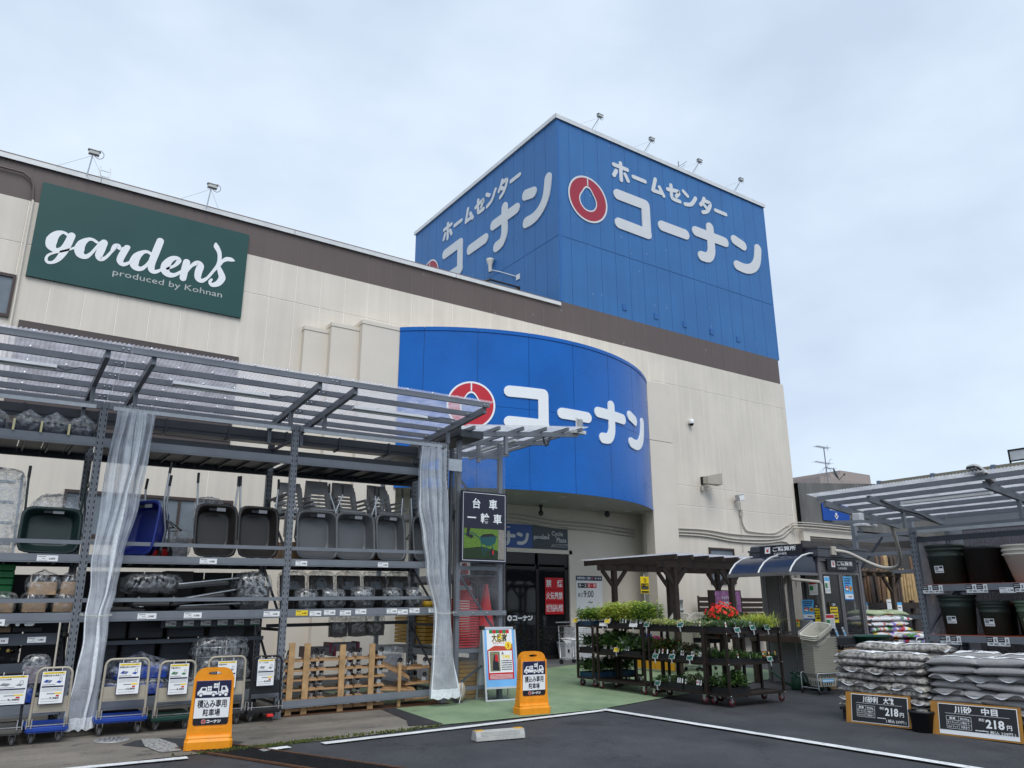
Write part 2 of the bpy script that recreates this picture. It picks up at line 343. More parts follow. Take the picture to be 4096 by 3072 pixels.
def gardens(mb, fx, mat, x, y, k=1, d=.02):
    for i, st in enumerate(GARD):
        mb.stroke([((a - 1.95) * k + x, (b - 8.65) * k + y, w_ * k) for a, b, w_ in st], None, mat, 0, d + .0012 * (i % 3) * min(1, k), sub=4, fx=fx)

# ------------------------------------------------------------------ ground
def asphalt_mat():
    m, t, b, g = nodes_mat('asphalt'); nn = t.nodes.new; l = t.links.new
    def noise(sc, det=4, r=.6):
        n = nn('ShaderNodeTexNoise'); n.inputs['Scale'].default_value = sc; n.inputs['Detail'].default_value = det; n.inputs['Roughness'].default_value = r; l(g.outputs['Position'], n.inputs['Vector']); return n
    a = noise(.8, 9, .7); f = noise(130, 3, .7); v = nn('ShaderNodeTexVoronoi'); v.inputs['Scale'].default_value = 95; l(g.outputs['Position'], v.inputs['Vector'])
    r = nn('ShaderNodeValToRGB'); e = r.color_ramp.elements; e[0].position = .33; e[0].color = (.022, .024, .028, 1); e[1].position = .7; e[1].color = (.055, .057, .062, 1); l(a.outputs[0], r.inputs[0])
    r2 = nn('ShaderNodeValToRGB'); e = r2.color_ramp.elements; e[0].position = .35; e[0].color = (.5, .5, .5, 1); e[1].position = .72; e[1].color = (1.9, 1.9, 1.9, 1); l(f.outputs[0], r2.inputs[0])
    mx = nn('ShaderNodeMix'); mx.data_type = 'RGBA'; mx.blend_type = 'MULTIPLY'; mx.inputs[0].default_value = 1; l(r.outputs[0], mx.inputs['A']); l(r2.outputs[0], mx.inputs['B'])
    # scattered pale grit
    r3 = nn('ShaderNodeMath'); r3.operation = 'LESS_THAN'; r3.inputs[1].default_value = .012
    vs2 = nn('ShaderNodeTexVoronoi'); vs2.inputs['Scale'].default_value = 9; l(g.outputs['Position'], vs2.inputs['Vector']); l(vs2.outputs[0], r3.inputs[0])
    mx2 = nn('ShaderNodeMix'); mx2.data_type = 'RGBA'; l(r3.outputs[0], mx2.inputs[0]); l(mx.outputs['Result'], mx2.inputs['A']); mx2.inputs['B'].default_value = (.3, .3, .29, 1)
    os = nn('ShaderNodeTexVoronoi'); os.inputs['Scale'].default_value = .62; l(g.outputs['Position'], os.inputs['Vector'])
    nw = noise(3.5, 5); ad = nn('ShaderNodeMath'); ad.operation = 'MULTIPLY_ADD'; ad.inputs[1].default_value = .35; l(nw.outputs[0], ad.inputs[0]); l(os.outputs[0], ad.inputs[2])
    om = nn('ShaderNodeMapRange'); om.inputs['From Min'].default_value = .26; om.inputs['From Max'].default_value = .42; om.inputs['To Min'].default_value = .55; om.inputs['To Max'].default_value = 1.0; l(ad.outputs[0], om.inputs['Value'])
    ce = nn('ShaderNodeTexVoronoi'); ce.feature = 'DISTANCE_TO_EDGE'; ce.inputs['Scale'].default_value = .45
    wv = nn('ShaderNodeVectorMath'); wv.operation = 'ADD'; nc = noise(2.2, 6); sc_ = nn('ShaderNodeVectorMath'); sc_.operation = 'SCALE'; sc_.inputs['Scale'].default_value = .9; l(nc.outputs['Color'], sc_.inputs[0]); l(g.outputs['Position'], wv.inputs[0]); l(sc_.outputs[0], wv.inputs[1]); l(wv.outputs[0], ce.inputs['Vector'])
    cm = nn('ShaderNodeMapRange'); cm.inputs['From Min'].default_value = .0015; cm.inputs['From Max'].default_value = .004; cm.inputs['To Min'].default_value = .45; cm.inputs['To Max'].default_value = 1.0; l(ce.outputs['Distance'], cm.inputs['Value'])
    mo = nn('ShaderNodeMath'); mo.operation = 'MULTIPLY'; l(om.outputs[0], mo.inputs[0]); l(cm.outputs[0], mo.inputs[1])
    vx = nn('ShaderNodeVectorMath'); vx.operation = 'SCALE'; l(mx2.outputs['Result'], vx.inputs[0]); l(mo.outputs[0], vx.inputs['Scale']); l(vx.outputs[0], b.inputs['Base Color'])
    rr = nn('ShaderNodeMapRange'); rr.inputs['To Min'].default_value = .5; rr.inputs['To Max'].default_value = .95; l(a.outputs[0], rr.inputs['Value']); l(rr.outputs[0], b.inputs['Roughness'])
    bp = nn('ShaderNodeBump'); bp.inputs['Strength'].default_value = .55; bp.inputs['Distance'].default_value = .006; l(v.outputs[0], bp.inputs['Height']); l(bp.outputs[0], b.inputs['Normal'])
    return m
def worn_mat(name, c0, c1, c2=None, sc=1.3, f=90, wear=.5, bump=.3, streak=None, rough=(.6, .95)):
    """two-tone weathered slab with blotches of a third colour showing through"""
    m, t, b, g = nodes_mat(name); nn = t.nodes.new; l = t.links.new
    src = g.outputs['Position']
    if streak:
        mp_ = nn('ShaderNodeMapping'); mp_.inputs['Scale'].default_value = streak; l(src, mp_.inputs[0]); src2 = mp_.outputs[0]
    else: src2 = src
    n = nn('ShaderNodeTexNoise'); n.inputs['Scale'].default_value = sc; n.inputs['Detail'].default_value = 8; n.inputs['Roughness'].default_value = .66; l(src2, n.inputs['Vector'])
    r = nn('ShaderNodeValToRGB'); e = r.color_ramp.elements; e[0].position = .34; e[0].color = (*c0, 1); e[1].position = .66; e[1].color = (*c1, 1); l(n.outputs[0], r.inputs[0])
    last = r.outputs[0]
    n2 = nn('ShaderNodeTexNoise'); n2.inputs['Scale'].default_value = f; n2.inputs['Detail'].default_value = 3; l(src, n2.inputs['Vector'])
    if c2:
        n3 = nn('ShaderNodeTexNoise'); n3.inputs['Scale'].default_value = sc * 3.1; n3.inputs['Detail'].default_value = 9; n3.inputs['Roughness'].default_value = .72; l(src, n3.inputs['Vector'])
        r3 = nn('ShaderNodeMapRange'); r3.inputs['From Min'].default_value = wear; r3.inputs['From Max'].default_value = wear + .1; l(n3.outputs[0], r3.inputs['Value'])
        mx = nn('ShaderNodeMix'); mx.data_type = 'RGBA'; l(r3.outputs[0], mx.inputs[0]); l(last, mx.inputs['A']); mx.inputs['B'].default_value = (*c2, 1); last = mx.outputs['Result']
    r2 = nn('ShaderNodeMapRange'); r2.inputs['From Min'].default_value = .3; r2.inputs['From Max'].default_value = .7; r2.inputs['To Min'].default_value = .72; r2.inputs['To Max'].default_value = 1.28; l(n2.outputs[0], r2.inputs['Value'])
    v = nn('ShaderNodeVectorMath'); v.operation = 'SCALE'; l(last, v.inputs[0]); l(r2.outputs[0], v.inputs['Scale']); l(v.outputs[0], b.inputs['Base Color'])
    rr = nn('ShaderNodeMapRange'); rr.inputs['To Min'].default_value, rr.inputs['To Max'].default_value = rough; l(n.outputs[0], rr.inputs['Value']); l(rr.outputs[0], b.inputs['Roughness'])
    bp = nn('ShaderNodeBump'); bp.inputs['Strength'].default_value = bump; bp.inputs['Distance'].default_value = .006; l(n2.outputs[0], bp.inputs['Height']); l(bp.outputs[0], b.inputs['Normal'])
    return m
ASPH = asphalt_mat()
CONC = worn_mat('stained concrete apron', (.10, .09, .075), (.24, .215, .18), (.07, .065, .06), sc=1.0, streak=(.5, 1.6, 1), wear=.56)
GREENPAV = worn_mat('worn green coating', (.15, .225, .125), (.25, .335, .20), (.10, .125, .09), sc=1.1, wear=.60)
TILEPAV = worn_mat('grey entrance slab', (.10, .10, .105), (.15, .15, .152), (.08, .08, .08), sc=2, wear=.66)
PAINT = worn_mat('white road paint', (.56, .57, .57), (.74, .75, .75), (.22, .22, .22), sc=3, f=70, wear=.57)
def sheet(name, pts, h, mat):
    b = MB(mat); b.add([(x, y, gz(y) + h) for x, y in pts], [tuple(range(len(pts)))]); return struct(b.build(name))
b = MB(ASPH); YS = [-60, -20, 0, 5, 10, 15, 20, 60, 200]; XS = [-120, -20, 0, 10, 20, 60, 200]
b.add([(x, y, gz(min(y, 26))) for y in YS for x in XS], [(j * 7 + i, j * 7 + i + 1, (j + 1) * 7 + i + 1, (j + 1) * 7 + i) for j in range(8) for i in range(6)]); struct(b.build('ground'))
edge = [(-8, 9.0), (0.5, 9.02), (1.4, 9.0), (2.05, 9.02), (2.5, 9.05), (2.82, 9.03), (3.2, 9.1), (3.56, 9.07), (4.2, 9.14), (4.8, 9.22), (5.27, 9.31)]
sheet('concrete_apron', edge + [(5.25, 11.0), (5.25, 12.9), (-8, 12.9)], .008, CONC)
sheet('green_pavement', [(5.27, 9.31), (6.3, 9.3), (7.9, 9.33), (9.6, 9.78), (11.4, 10.23), (15.5, 11.3), (15.5, 15.9), (12.63, 15.66), (11.35, 15.15), (9.9, 14.6), (5.25, 13.4), (5.25, 11.0)], .012, GREENPAV)
sheet('entrance_slab', [(7, 14.0), (9.9, 14.6), (11.35, 15.15), (12.63, 15.66), (15.5, 15.9), (17, 16.1), (17, 17.3), (7, 17.3)], .008, TILEPAV)
def line(pts, wd, mat=PAINT, name='painted_line', h=.017):
    b = MB(mat); rnd = random.Random(5); Lf, Rt = [], []; P = dens(pts, 14)
    for i, p in enumerate(P):
        q0, q1 = P[max(i - 1, 0)], P[min(i + 1, len(P) - 1)]; dx, dy = q1[0] - q0[0], q1[1] - q0[1]; L_ = math.hypot(dx, dy); nx, ny = -dy / L_, dx / L_
        a, c = wd / 2 + rnd.uniform(-.006, .006), wd / 2 + rnd.uniform(-.006, .006)
        Lf.append((p[0] + nx * a, p[1] + ny * a)); Rt.append((p[0] - nx * c, p[1] - ny * c))
    n = len(P); b.add([(x, y, gz(y) + h) for x, y in Lf + Rt], [(i, i + 1, n + i + 1, n + i) for i in range(n - 1)]); return struct(b.build(name))
line([(3.5, 8.87), (5.3, 8.99), (7.9, 9.2)], .125); line([(7.93, 9.27), (8.17, 6.5), (8.45, 3.0), (8.7, 0)], .14, h=.0215)
line([(-3, 9.0), (1.15, 8.89), (2.07, 8.85)], .12); line([(2.80, 8.83), (3.12, 8.87)], .12)
# drain grating across the apron
gd = V3((.44, -.9, 0)).normalized(); gn = V3((.9, .44, 0))
t = thing('drain_grating', 'long black steel drain grating with rusty frame set in the asphalt beside the orange sign', 'drain grating', (2.3, 9.0, gz(9.0) + .014))
RUST = M('rusty steel', (.10, .045, .022), .85, var=.4, vs=14); IRON = M('black cast iron', (.022, .023, .025), .55, .4, var=.3, vs=9)
def gp(a, c, h=0): q = gd * a + gn * c; return V3((q.x, q.y, S * q.y + h))
for c in (0, .46): b = MB(RUST); b.bar(gp(-.5, c), gp(5.4, c), .03, .016); b.build('frame', t)
sl = MB(IRON); sl.bar(gp(0, .02), gp(0, .44), .012, .012); slm = sl.mesh('slat')
for k in range(150): o = inst(slm, 'slat', t, gp(-.48 + k * .039, 0))
b = MB(M('drain pit', (.008, .008, .008), .9)); b.add([gp(-.5, .01, -.006), gp(5.4, .01, -.006), gp(5.4, .45, -.006), gp(-.5, .45, -.006)], [(0, 1, 2, 3)]); b.build('channel', t)
t = thing('manhole_cover', 'round pale metal manhole cover in the concrete by the blue hand truck', 'manhole cover', (1.58, 10.33, gz(10.33) + .012), rot=(math.atan(S), 0, 0))
b = MB(M('worn bright iron', (.5, .5, .49), .4, .55, var=.35, vs=24)); b.lathe([(0, .012), (.15, .012), (.165, .004), (.175, .012), (.185, .0)], n=32); b.build('lid', t)
for k in range(26):
    a = k * 2.399; r = .014 * math.sqrt(k + .5) * 2; c = MB(IRON); c.box(-.014, .014, -.004, .004, .012, .0145); c.build('stud', t, (r * math.cos(a), r * math.sin(a), 0), a)
mos = worn_mat('pebble mosaic', (.06, .06, .06), (.5, .5, .48), sc=34, f=120, wear=.9); sheet('pebble_patch', [(1.86, 10.22), (2.04, 10.15), (2.13, 9.7), (2.1, 9.27), (1.9, 9.26), (1.82, 9.7)], .016, mos)
sheet('asphalt_patch', [(1.62, 9.95), (1.95, 9.5), (2.2, 9.3), (2.6, 9.2), (2.8, 9.45), (2.3, 10.0), (2.05, 10.2), (1.8, 10.15)], .0125, ASPH)
sheet('tar_joint', [(5.2, 11.0), (5.42, 11.0), (5.36, 10.2), (5.3, 9.35), (4.85, 9.45), (5.05, 9.9)], .0155, M('tar', (.03, .031, .034), .7, var=.3))
# moss along the apron edge
MOSS = M('moss', (.075, .10, .018), .95, var=.5, vs=30); mb = MB(MOSS); r_ = random.Random(3)
for k in range(900):
    x = r_.choice([r_.uniform(2.3, 4.0), r_.gauss(3.3, .35), r_.gauss(2.55, .2), r_.uniform(4, 5.2)]); y = 9.02 + (x - 2.3) * .085 + r_.gauss(0, .035); h = r_.uniform(.008, .03); a = r_.uniform(0, 6.3); s_ = r_.uniform(.006, .02)
    mb.add([(x - s_ * math.cos(a), y - s_ * math.sin(a), gz(y) + .008), (x + s_ * math.cos(a), y + s_ * math.sin(a), gz(y) + .008), (x + r_.uniform(-.01, .01), y + r_.uniform(-.01, .01), gz(y) + .012 + h)], [(0, 1, 2)])
o = tag(mb.build('moss'), 'green moss growing along the concrete apron edge', 'moss'); o['kind'] = 'stuff'

# ------------------------------------------------------------------ the shop building
def facade_mat():
    m, t, b, g = nodes_mat('painted cladding'); nn = t.nodes.new; l = t.links.new
    sp = nn('ShaderNodeSeparateXYZ'); l(g.outputs['Position'], sp.inputs[0])
    def gt(th):
        x = nn('ShaderNodeMath'); x.operation = 'GREATER_THAN'; x.inputs[1].default_value = th; l(sp.outputs['Z'], x.inputs[0]); return x
    a, c = gt(9.40), gt(10.33)
    m1 = nn('ShaderNodeMix'); m1.data_type = 'RGBA'; l(a.outputs[0], m1.inputs[0]); m1.inputs['A'].default_value = (.66, .605, .525, 1); m1.inputs['B'].default_value = (.105, .078, .072, 1)
    m2 = nn('ShaderNodeMix'); m2.data_type = 'RGBA'; l(c.outputs[0], m2.inputs[0]); l(m1.outputs['Result'], m2.inputs['A']); m2.inputs['B'].default_value = (.022, .135, .36, 1)
    n = nn('ShaderNodeTexNoise'); n.inputs['Scale'].default_value = .8; n.inputs['Detail'].default_value = 7; l(g.outputs['Position'], n.inputs['Vector'])
    r = nn('ShaderNodeMapRange'); r.inputs['From Min'].default_value = .3; r.inputs['From Max'].default_value = .7; r.inputs['To Min'].default_value = .93; r.inputs['To Max'].default_value = 1.06; l(n.outputs[0], r.inputs['Value'])
    # vertical rain streaks
    mp_ = nn('ShaderNodeMapping'); mp_.inputs['Scale'].default_value = (5, 5, .25); l(g.outputs['Position'], mp_.inputs[0])
    ns = nn('ShaderNodeTexNoise'); ns.inputs['Scale'].default_value = 1.6; ns.inputs['Detail'].default_value = 4; l(mp_.outputs[0], ns.inputs['Vector'])
    rs = nn('ShaderNodeMapRange'); rs.inputs['From Min'].default_value = .3; rs.inputs['From Max'].default_value = .75; rs.inputs['To Min'].default_value = .93; rs.inputs['To Max'].default_value = 1.03; l(ns.outputs[0], rs.inputs['Value'])
    mm = nn('ShaderNodeMath'); mm.operation = 'MULTIPLY'; l(r.outputs[0], mm.inputs[0]); l(rs.outputs[0], mm.inputs[1])
    v = nn('ShaderNodeVectorMath'); v.operation = 'SCALE'; l(m2.outputs['Result'], v.inputs[0]); l(mm.outputs[0], v.inputs['Scale'])
    # pale chalky specks
    vo = nn('ShaderNodeTexVoronoi'); vo.inputs['Scale'].default_value = 1.7; l(g.outputs['Position'], vo.inputs['Vector'])
    lt = nn('ShaderNodeMapRange'); lt.inputs['From Min'].default_value = .085; lt.inputs['From Max'].default_value = .03; lt.inputs['To Min'].default_value = 0; lt.inputs['To Max'].default_value = .16; l(vo.outputs[0], lt.inputs['Value'])
    mx = nn('ShaderNodeMix'); mx.data_type = 'RGBA'; l(lt.outputs[0], mx.inputs[0]); l(v.outputs[0], mx.inputs['A']); mx.inputs['B'].default_value = (.5, .55, .6, 1)
    l(mx.outputs['Result'], b.inputs['Base Color']); b.inputs['Roughness'].default_value = .55
    n2 = nn('ShaderNodeTexNoise'); n2.inputs['Scale'].default_value = 45; n2.inputs['Detail'].default_value = 3; l(g.outputs['Position'], n2.inputs['Vector'])
    bp = nn('ShaderNodeBump'); bp.inputs['Strength'].default_value = .22; bp.inputs['Distance'].default_value = .01; l(n2.outputs[0], bp.inputs['Height']); l(bp.outputs[0], b.inputs['Normal'])
    return m
CLAD = facade_mat(); CREAM = M('cream render', (.655, .60, .52), .6, var=.05, vs=1.2, bump=.2, bs=45)
COPING = M('pale metal coping', (.62, .63, .63), .4, .2, var=.1); FASC = M('blue enamelled fascia', (.002, .112, .44), .27, var=.12, vs=.8, spec=.28)
BROWNF = M('brown window frame', (.055, .038, .034), .45, var=.12)
YF = 16.67
shop = thing('store_building', 'large cream, brown and blue home centre building with a tall blue corner tower', 'building', (13.12, YF, 0))
PM = {}
def panel_mesh(w_, h, deep=.09):
    k = (round(w_, 3), round(h, 3))
    if k in PM: return PM[k]
    g_, c = .008, .005; x0, x1, z0, z1 = g_, w_ - g_, g_, h - g_
    q = MB(CLAD); vs_ = []
    for ins, y in ((0, deep), (0, c), (c, 0)): vs_ += [(x0 + ins, y, z0 + ins), (x1 - ins, y, z0 + ins), (x1 - ins, y, z1 - ins), (x0 + ins, y, z1 - ins)]
    q.add(vs_, [(4 * r + k2, 4 * r + (k2 + 1) % 4, 4 * r + 4 + (k2 + 1) % 4, 4 * r + 4 + k2) for r in (0, 1) for k2 in range(4)] + [(8, 9, 10, 11)])
    PM[k] = q.mesh('wall_panel'); return PM[k]
def panel(x, z0, w_, z1, y=0, rz=0): return inst(panel_mesh(w_, z1 - z0), 'wall_panel', shop, (x, y, z0), (0, 0, rz))
PW = .607
for k in range(28):                                   # long wall, left of the tower corner (x is measured from that corner)
    x = -(k + 1) * PW
    for z0, z1 in ((8.47, 10.18), (5.24, 8.47)):
        panel(x, z0, PW, z1)
TX = [0, .49] + [.49 + .6033 * (k + 1) for k in range(16)]
for a, c in zip(TX[:-1], TX[1:]):                     # tower front, flush with the wall below it
    for z0, z1 in ((12.5, 16.62), (8.47, 12.5), (5.24, 8.47)):
        panel(a, z0, c - a, z1)
for k in range(16):                                   # tower side face above the roof
    for z0, z1 in ((12.5, 16.62), (10.2, 12.5)): panel(0, z0, .605, z1, y=9.68 - k * .605, rz=-math.pi / 2)
for x0, x1 in ((-19, -13.3), (-13.3, -9.4), (-9.4, -5.4), (3.2, 6.6), (6.6, 10.1)):
    for z0, z1 in ((4.62, 5.24), (.1, 4.62)): panel(x0, z0, x1 - x0, z1)
JOINT = M('sealant joint', (.86, .82, .75), .7, var=.05); JOINTB = M('sealant joint on blue', (.016, .10, .30), .6, var=.05); JOINTN = M('sealant joint on brown', (.19, .155, .145), .6, var=.05)
b = MB(JOINT); b.box(-19, -5.5, .009, .4, 0, 9.4); b.box(-5.5, 3.3, .009, .4, 4.62, 9.4); b.box(3.3, 10.13, .009, .4, 0, 9.4); b.build('wall_core', shop)
b = MB(JOINTN); b.box(-19, 10.13, .009, .4, 9.4, 10.33); b.build('wall_core', shop)
b = MB(JOINTB); b.box(.009, 10.13, .009, 9.6, 10.33, 16.6); b.build('tower_core', shop)
b = MB(M('blue tower paint', (.022, .125, .36), .55, var=.07)); b.box(10.13, 10.22, -.0, 9.67, 10.33, 16.62); b.build('corner_trim', shop); b = MB(MATS['blue tower paint']); b.box(.02, .11, -.012, .02, 10.35, 16.6); b.build('corner_trim', shop)
b = MB(CREAM); b.box(10.13, 10.28, 0, 20, 0, 9.4); b.build('end_wall', shop)
b = MB(M('flat roof', (.2, .2, .2), .8)); b.box(-19, .05, .4, 30, 9.7, 9.85); b.build('roof', shop)
b = MB(COPING); b.box(-19, -.004, -.05, .5, 10.18, 10.262); b.box(-19, -.004, -.062, -.05, 10.165, 10.266); b.build('coping', shop)
b = MB(COPING); b.box(-.05, 10.26, -.05, .3, 16.62, 16.74); b.box(-.05, .3, .3, 9.72, 16.62, 16.74); b.box(-.06, 10.27, -.06, -.05, 16.6, 16.75); b.box(-.065, -.05, -.06, 9.73, 16.6, 16.75); b.build('coping', shop)
for x in (-12.2, -8.05, -3.6): b = MB(GREY); b.box(x, x + .012, -.066, .2, 10.16, 10.27); b.build('coping_joint', shop)
# patched holes on the tower
for x in (2.5, 3.87, 5.2, 6.52, 7.9): b = MB(M('blue patch', (.02, .115, .34), .5)); b.plate(XZ(x, -.002, 10.6), 0, .17, 0, .2, 0, .02); b.build('patch_plate', shop)
# tower lettering on both faces
LETT = M('aged white lettering', (.60, .62, .64), .5, var=.04); LRED = M('faded red emblem', (.33, .02, .045), .5, var=.06)
Ff = Frame((0, -.002, 0), (1, 0, 0)); Fl0 = Frame((-.002, 9.42, 0), (0, -1, 0)); Fl = lambda x, y, d=0: Fl0(x * .937, y, d)
for F in (Ff, Fl):
    q = MB(LETT); logo_ring(q, F, LETT, LRED, 1.21, 14.09); q.build('emblem', shop)
    for ci in range(4): q = MB(LETT); logo_letters(q, F, LETT, 1.21, 14.14, 1, only=(ci,)); q.build('letter', shop)
    for ci in range(7): q = MB(LETT); logo_letters(q, F, LETT, 1.21, 14.14, 1, sets=((HC, .15),), d=.02, only=(ci,)); q.build('letter', shop)
# big brown panel and windows on the wall behind the racks
b = MB(M('brown cladding panel', (.075, .058, .056), .5, var=.12)); b.plate(XZ(-13.16, -.003, 4.9), 0, 4.12, 0, 2.0, 0, .05)
for k in range(9): b.plate(XZ(-13.16, -.003, 4.9), .03, 4.09, .2 * k + .1, .2 * k + .22, .05, .07)
b.build('louvre_panel', shop)
WG = M('obscure window glass', (.16, .19, .22), .18, var=.25, vs=1.5, spec=.6)
def window(x0, x1, z0, z1, mull=1):
    f = MB(BROWNF); F = XZ(x0, -.003, z0); W_, H_ = x1 - x0, z1 - z0
    for a in ((-.05, W_ + .05, H_, H_ + .06), (-.05, W_ + .05, -.06, 0), (-.05, 0, 0, H_), (W_, W_ + .05, 0, H_)): f.plate(F, *a, 0, .05)
    for k in range(1, mull + 1): f.plate(F, W_ * k / (mull + 1) - .025, W_ * k / (mull + 1) + .025, 0, H_, 0, .04)
    o = f.build('window', shop); g_ = MB(WG); g_.plate(F, 0, W_, 0, H_, 0, .012); g_.build('pane', o)
    return o
window(-16.0, -13.38, 6.97, 7.72, 2); window(-11.9, -8.9, 2.95, 3.7, 2); window(5.7, 6.75, 2.35, 3.32, 0)
# rain pipe on the wall
b = MB(CLAD); b.tube([(-14.6, -.06, 9.94), (-13.55, -.06, 9.94), (-13.4, -.06, 9.85), (-13.34, -.06, 9.7), (-13.3, -.06, 9.36), (-13.27, -.06, 4.6)], .022); b.build('rain_pipe', shop)
# stepped fins, pilaster and curved fascia of the porch
for x0, x1, pr, zt in ((5.46, 7.75, .16, 7.9), (6.04, 7.75, .34, 8.05), (6.73, 7.76, .52, 8.2)):
    q = MB(CREAM); q.box(x0 - 13.12, x1 - 13.12, -pr, .02, 0, zt - .09); q.box(x0 - 13.135, x1 - 13.12, -pr - .015, .02, zt - .09, zt); q.build('fin', shop)
q = MB(CREAM); q.box(2.84, 3.82, -.54, -.2, 0, 4.26); q.box(2.84, 3.82, -.54, .02, 4.26, 6.37); q.box(2.84, 3.82, -.54, .02, 6.385, 8.2); q.box(3.4, 3.82, -.2, .6, 0, 4.26); q.build('pilaster', shop)
FC, FR = (11.83 - 13.12, 20.91 - YF), 6.31
def arc(s_, z, d=0): a = s_ / FR; return V3((FC[0] + (FR + d) * math.sin(a), FC[1] - (FR + d) * math.cos(a), z))
js = [-4.5, -3.89, -2.58, -1.27, .04, 1.36, 2.66, 3.97, 4.47]; fas = None
for zi, (z0, z1) in enumerate(((4.26, 4.33), (4.335, 6.228), (6.236, 8.1), (8.105, 8.2))):
    for a, c in zip(js[:-1], js[1:]):
        g_ = .005; dd = .018 if zi in (0, 3) else 0
        q = MB(FASC); q.grid(lambda u, v: arc(a + g_ + (c - a - 2 * g_) * u, (z0, z0, z1, z1)[round(v * 3)], (dd - .02, dd, dd, dd - .02)[round(v * 3)]), 8, 3, smooth=False)
        o = q.build('fascia_panel', shop)
q = MB(M('fascia joint', (.003, .03, .17), .5)); q.grid(lambda u, v: arc(-4.5 + 8.97 * u, 4.27 + 3.92 * v, -.012), 40, 1); q.build('fascia_core', shop)
q = MB(CREAM); q.add([arc(-4.5 + 8.97 * k / 40, 8.19, -.02) for k in range(41)] + [V3((2.9, 0, 8.19)), V3((-5.4, 0, 8.19))], [tuple(range(43))]); q.build('porch_roof', shop)
SOFF = M('porch soffit', (.44, .44, .41), .6, var=.05)
q = MB(SOFF); q.add([arc(-4.5 + 8.97 * k / 40, 4.28, -.03) for k in range(41)] + [V3((3.6, .62, 4.28)), V3((-5.5, .62, 4.28))], [tuple(range(43))]); q.build('soffit', shop)
LW = M('white fascia lettering', (.80, .82, .84), .4, var=.02)
fxa = lambda x, y, d: arc(x, y, d)
q = MB(LW); logo_ring(q, fxa, LW, M('red emblem', (.50, .012, .028), .4, var=.04), -2.73, 6.24, .585); q.build('emblem', shop)
for ci in range(4): q = MB(LW); logo_letters(q, fxa, LW, -2.73, 6.25, .725, only=(ci,)); q.build('letter', shop)
# porch: back wall with the doorway, downlights, cameras
q = MB(CREAM); q.box(-5.45, -2.65, .58, .8, 0, 4.3); q.box(.62, 3.5, .58, .8, 0, 4.3); q.box(-2.65, .62, .58, .8, 3.05, 4.3); q.box(-5.6, -5.45, -.3, .8, 0, 4.3); q.build('porch_wall', shop)
q = MB(CREAM); q.box(.55, .66, .53, .58, .2, 3.12); q.box(-2.7, .66, .53, .58, 3.02, 3.12); q.build('door_surround', shop)
for x, y in ((10.7, 15.4), (12.0, 15.35), (12.05, 16.2), (12.1, 17.0), (13.65, 16.2), (13.65, 16.95), (15.4, 16.6), (9.4, 15.9)):
    q = MB(COPING); q.lathe([(.075, 4.279), (.1, 4.262), (.12, 4.279)], c=(x - 13.12, y - YF, 0), n=20); o = q.build('downlight', shop)
    q = MB(M('lamp lens', (.55, .55, .52), .3)); q.lathe([(0, 4.274), (.08, 4.274)], c=(x - 13.12, y - YF, 0), n=16); q.build('lens', o)
for x, y, r in ((12.45, 16.85, .075), (14.95, 17.0, .085)):
    t = thing('security_camera', 'dark dome camera hanging from the porch ceiling, ' + ('the long one over the entrance sign' if x < 13 else 'the small one near the right pillar'), 'security camera', (x, y, 4.28))
    q = MB(BLACK); q.lathe([(.05, 0), (.06, -.05), (.035, -.06)] + ([(.03, -.16), (r, -.2)] if x < 13 else [(r, -.05)]) , n=16); q.build('mount', t)
    q = MB(M('smoked dome', (.02, .03, .03), .12, var=0, spec=.6)); h = -.2 if x < 13 else -.06
    q.lathe([(r * math.cos(a), h - r * 1.4 * math.sin(a)) for a in (0, .3, .6, .9, 1.2, 1.5)], n=16); q.build('dome', t)
# sliding doors with dark glass, a dim shop behind them
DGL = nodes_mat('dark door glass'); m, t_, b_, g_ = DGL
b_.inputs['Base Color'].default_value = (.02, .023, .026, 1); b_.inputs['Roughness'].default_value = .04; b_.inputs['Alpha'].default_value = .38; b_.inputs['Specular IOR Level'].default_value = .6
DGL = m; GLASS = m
DFR = M('door frame bronze', (.028, .022, .022), .4, .3, var=.12)
door = MB(DFR); zb = .27
for a in ((-2.65, .55, 2.72, 3.02), (-2.65, .55, 2.6, 2.66), (.42, .55, zb, 2.72), (-.56, -.48, zb, 2.72), (-1.62, -1.54, zb, 2.72), (-2.65, -2.5, zb, 2.72), (-2.65, .55, zb, zb + .1), (-.6, -.5, 2.66, 3.02)): door.plate(XZ(0, .58, 0), a[0], a[1], a[2], a[3], -.07, .0)
od = door.build('sliding_door', shop)
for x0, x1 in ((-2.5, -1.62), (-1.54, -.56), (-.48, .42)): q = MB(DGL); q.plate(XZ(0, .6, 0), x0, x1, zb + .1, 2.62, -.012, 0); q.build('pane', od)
q = MB(LW); F = XZ(0, .605, 0)
logo_ring(q, F, LW, LW, -1.42, 1.33, .075, .012); logo_letters(q, F, LW, -1.32, 1.33, .085, d=.012, u0=2.3); q.build('door_lettering', od)
t = thing('no_smoking_notice', 'red three-part notice with white characters stuck on the right door pane', 'notice', (12.83, 17.22, 1.42))
F = XZ(0, 0, 0)
for k, s_ in enumerate(('危険物品持込厳禁', '火気厳禁', '禁　煙')):
    q = MB(RED); q.plate(F, 0, .62, k * .322, k * .322 + .312, 0, .003); q.text(s_, F, .31, k * .322 + .085, .15, LW, wmax=.56, off=.015, d=.006); q.build('panel', t)
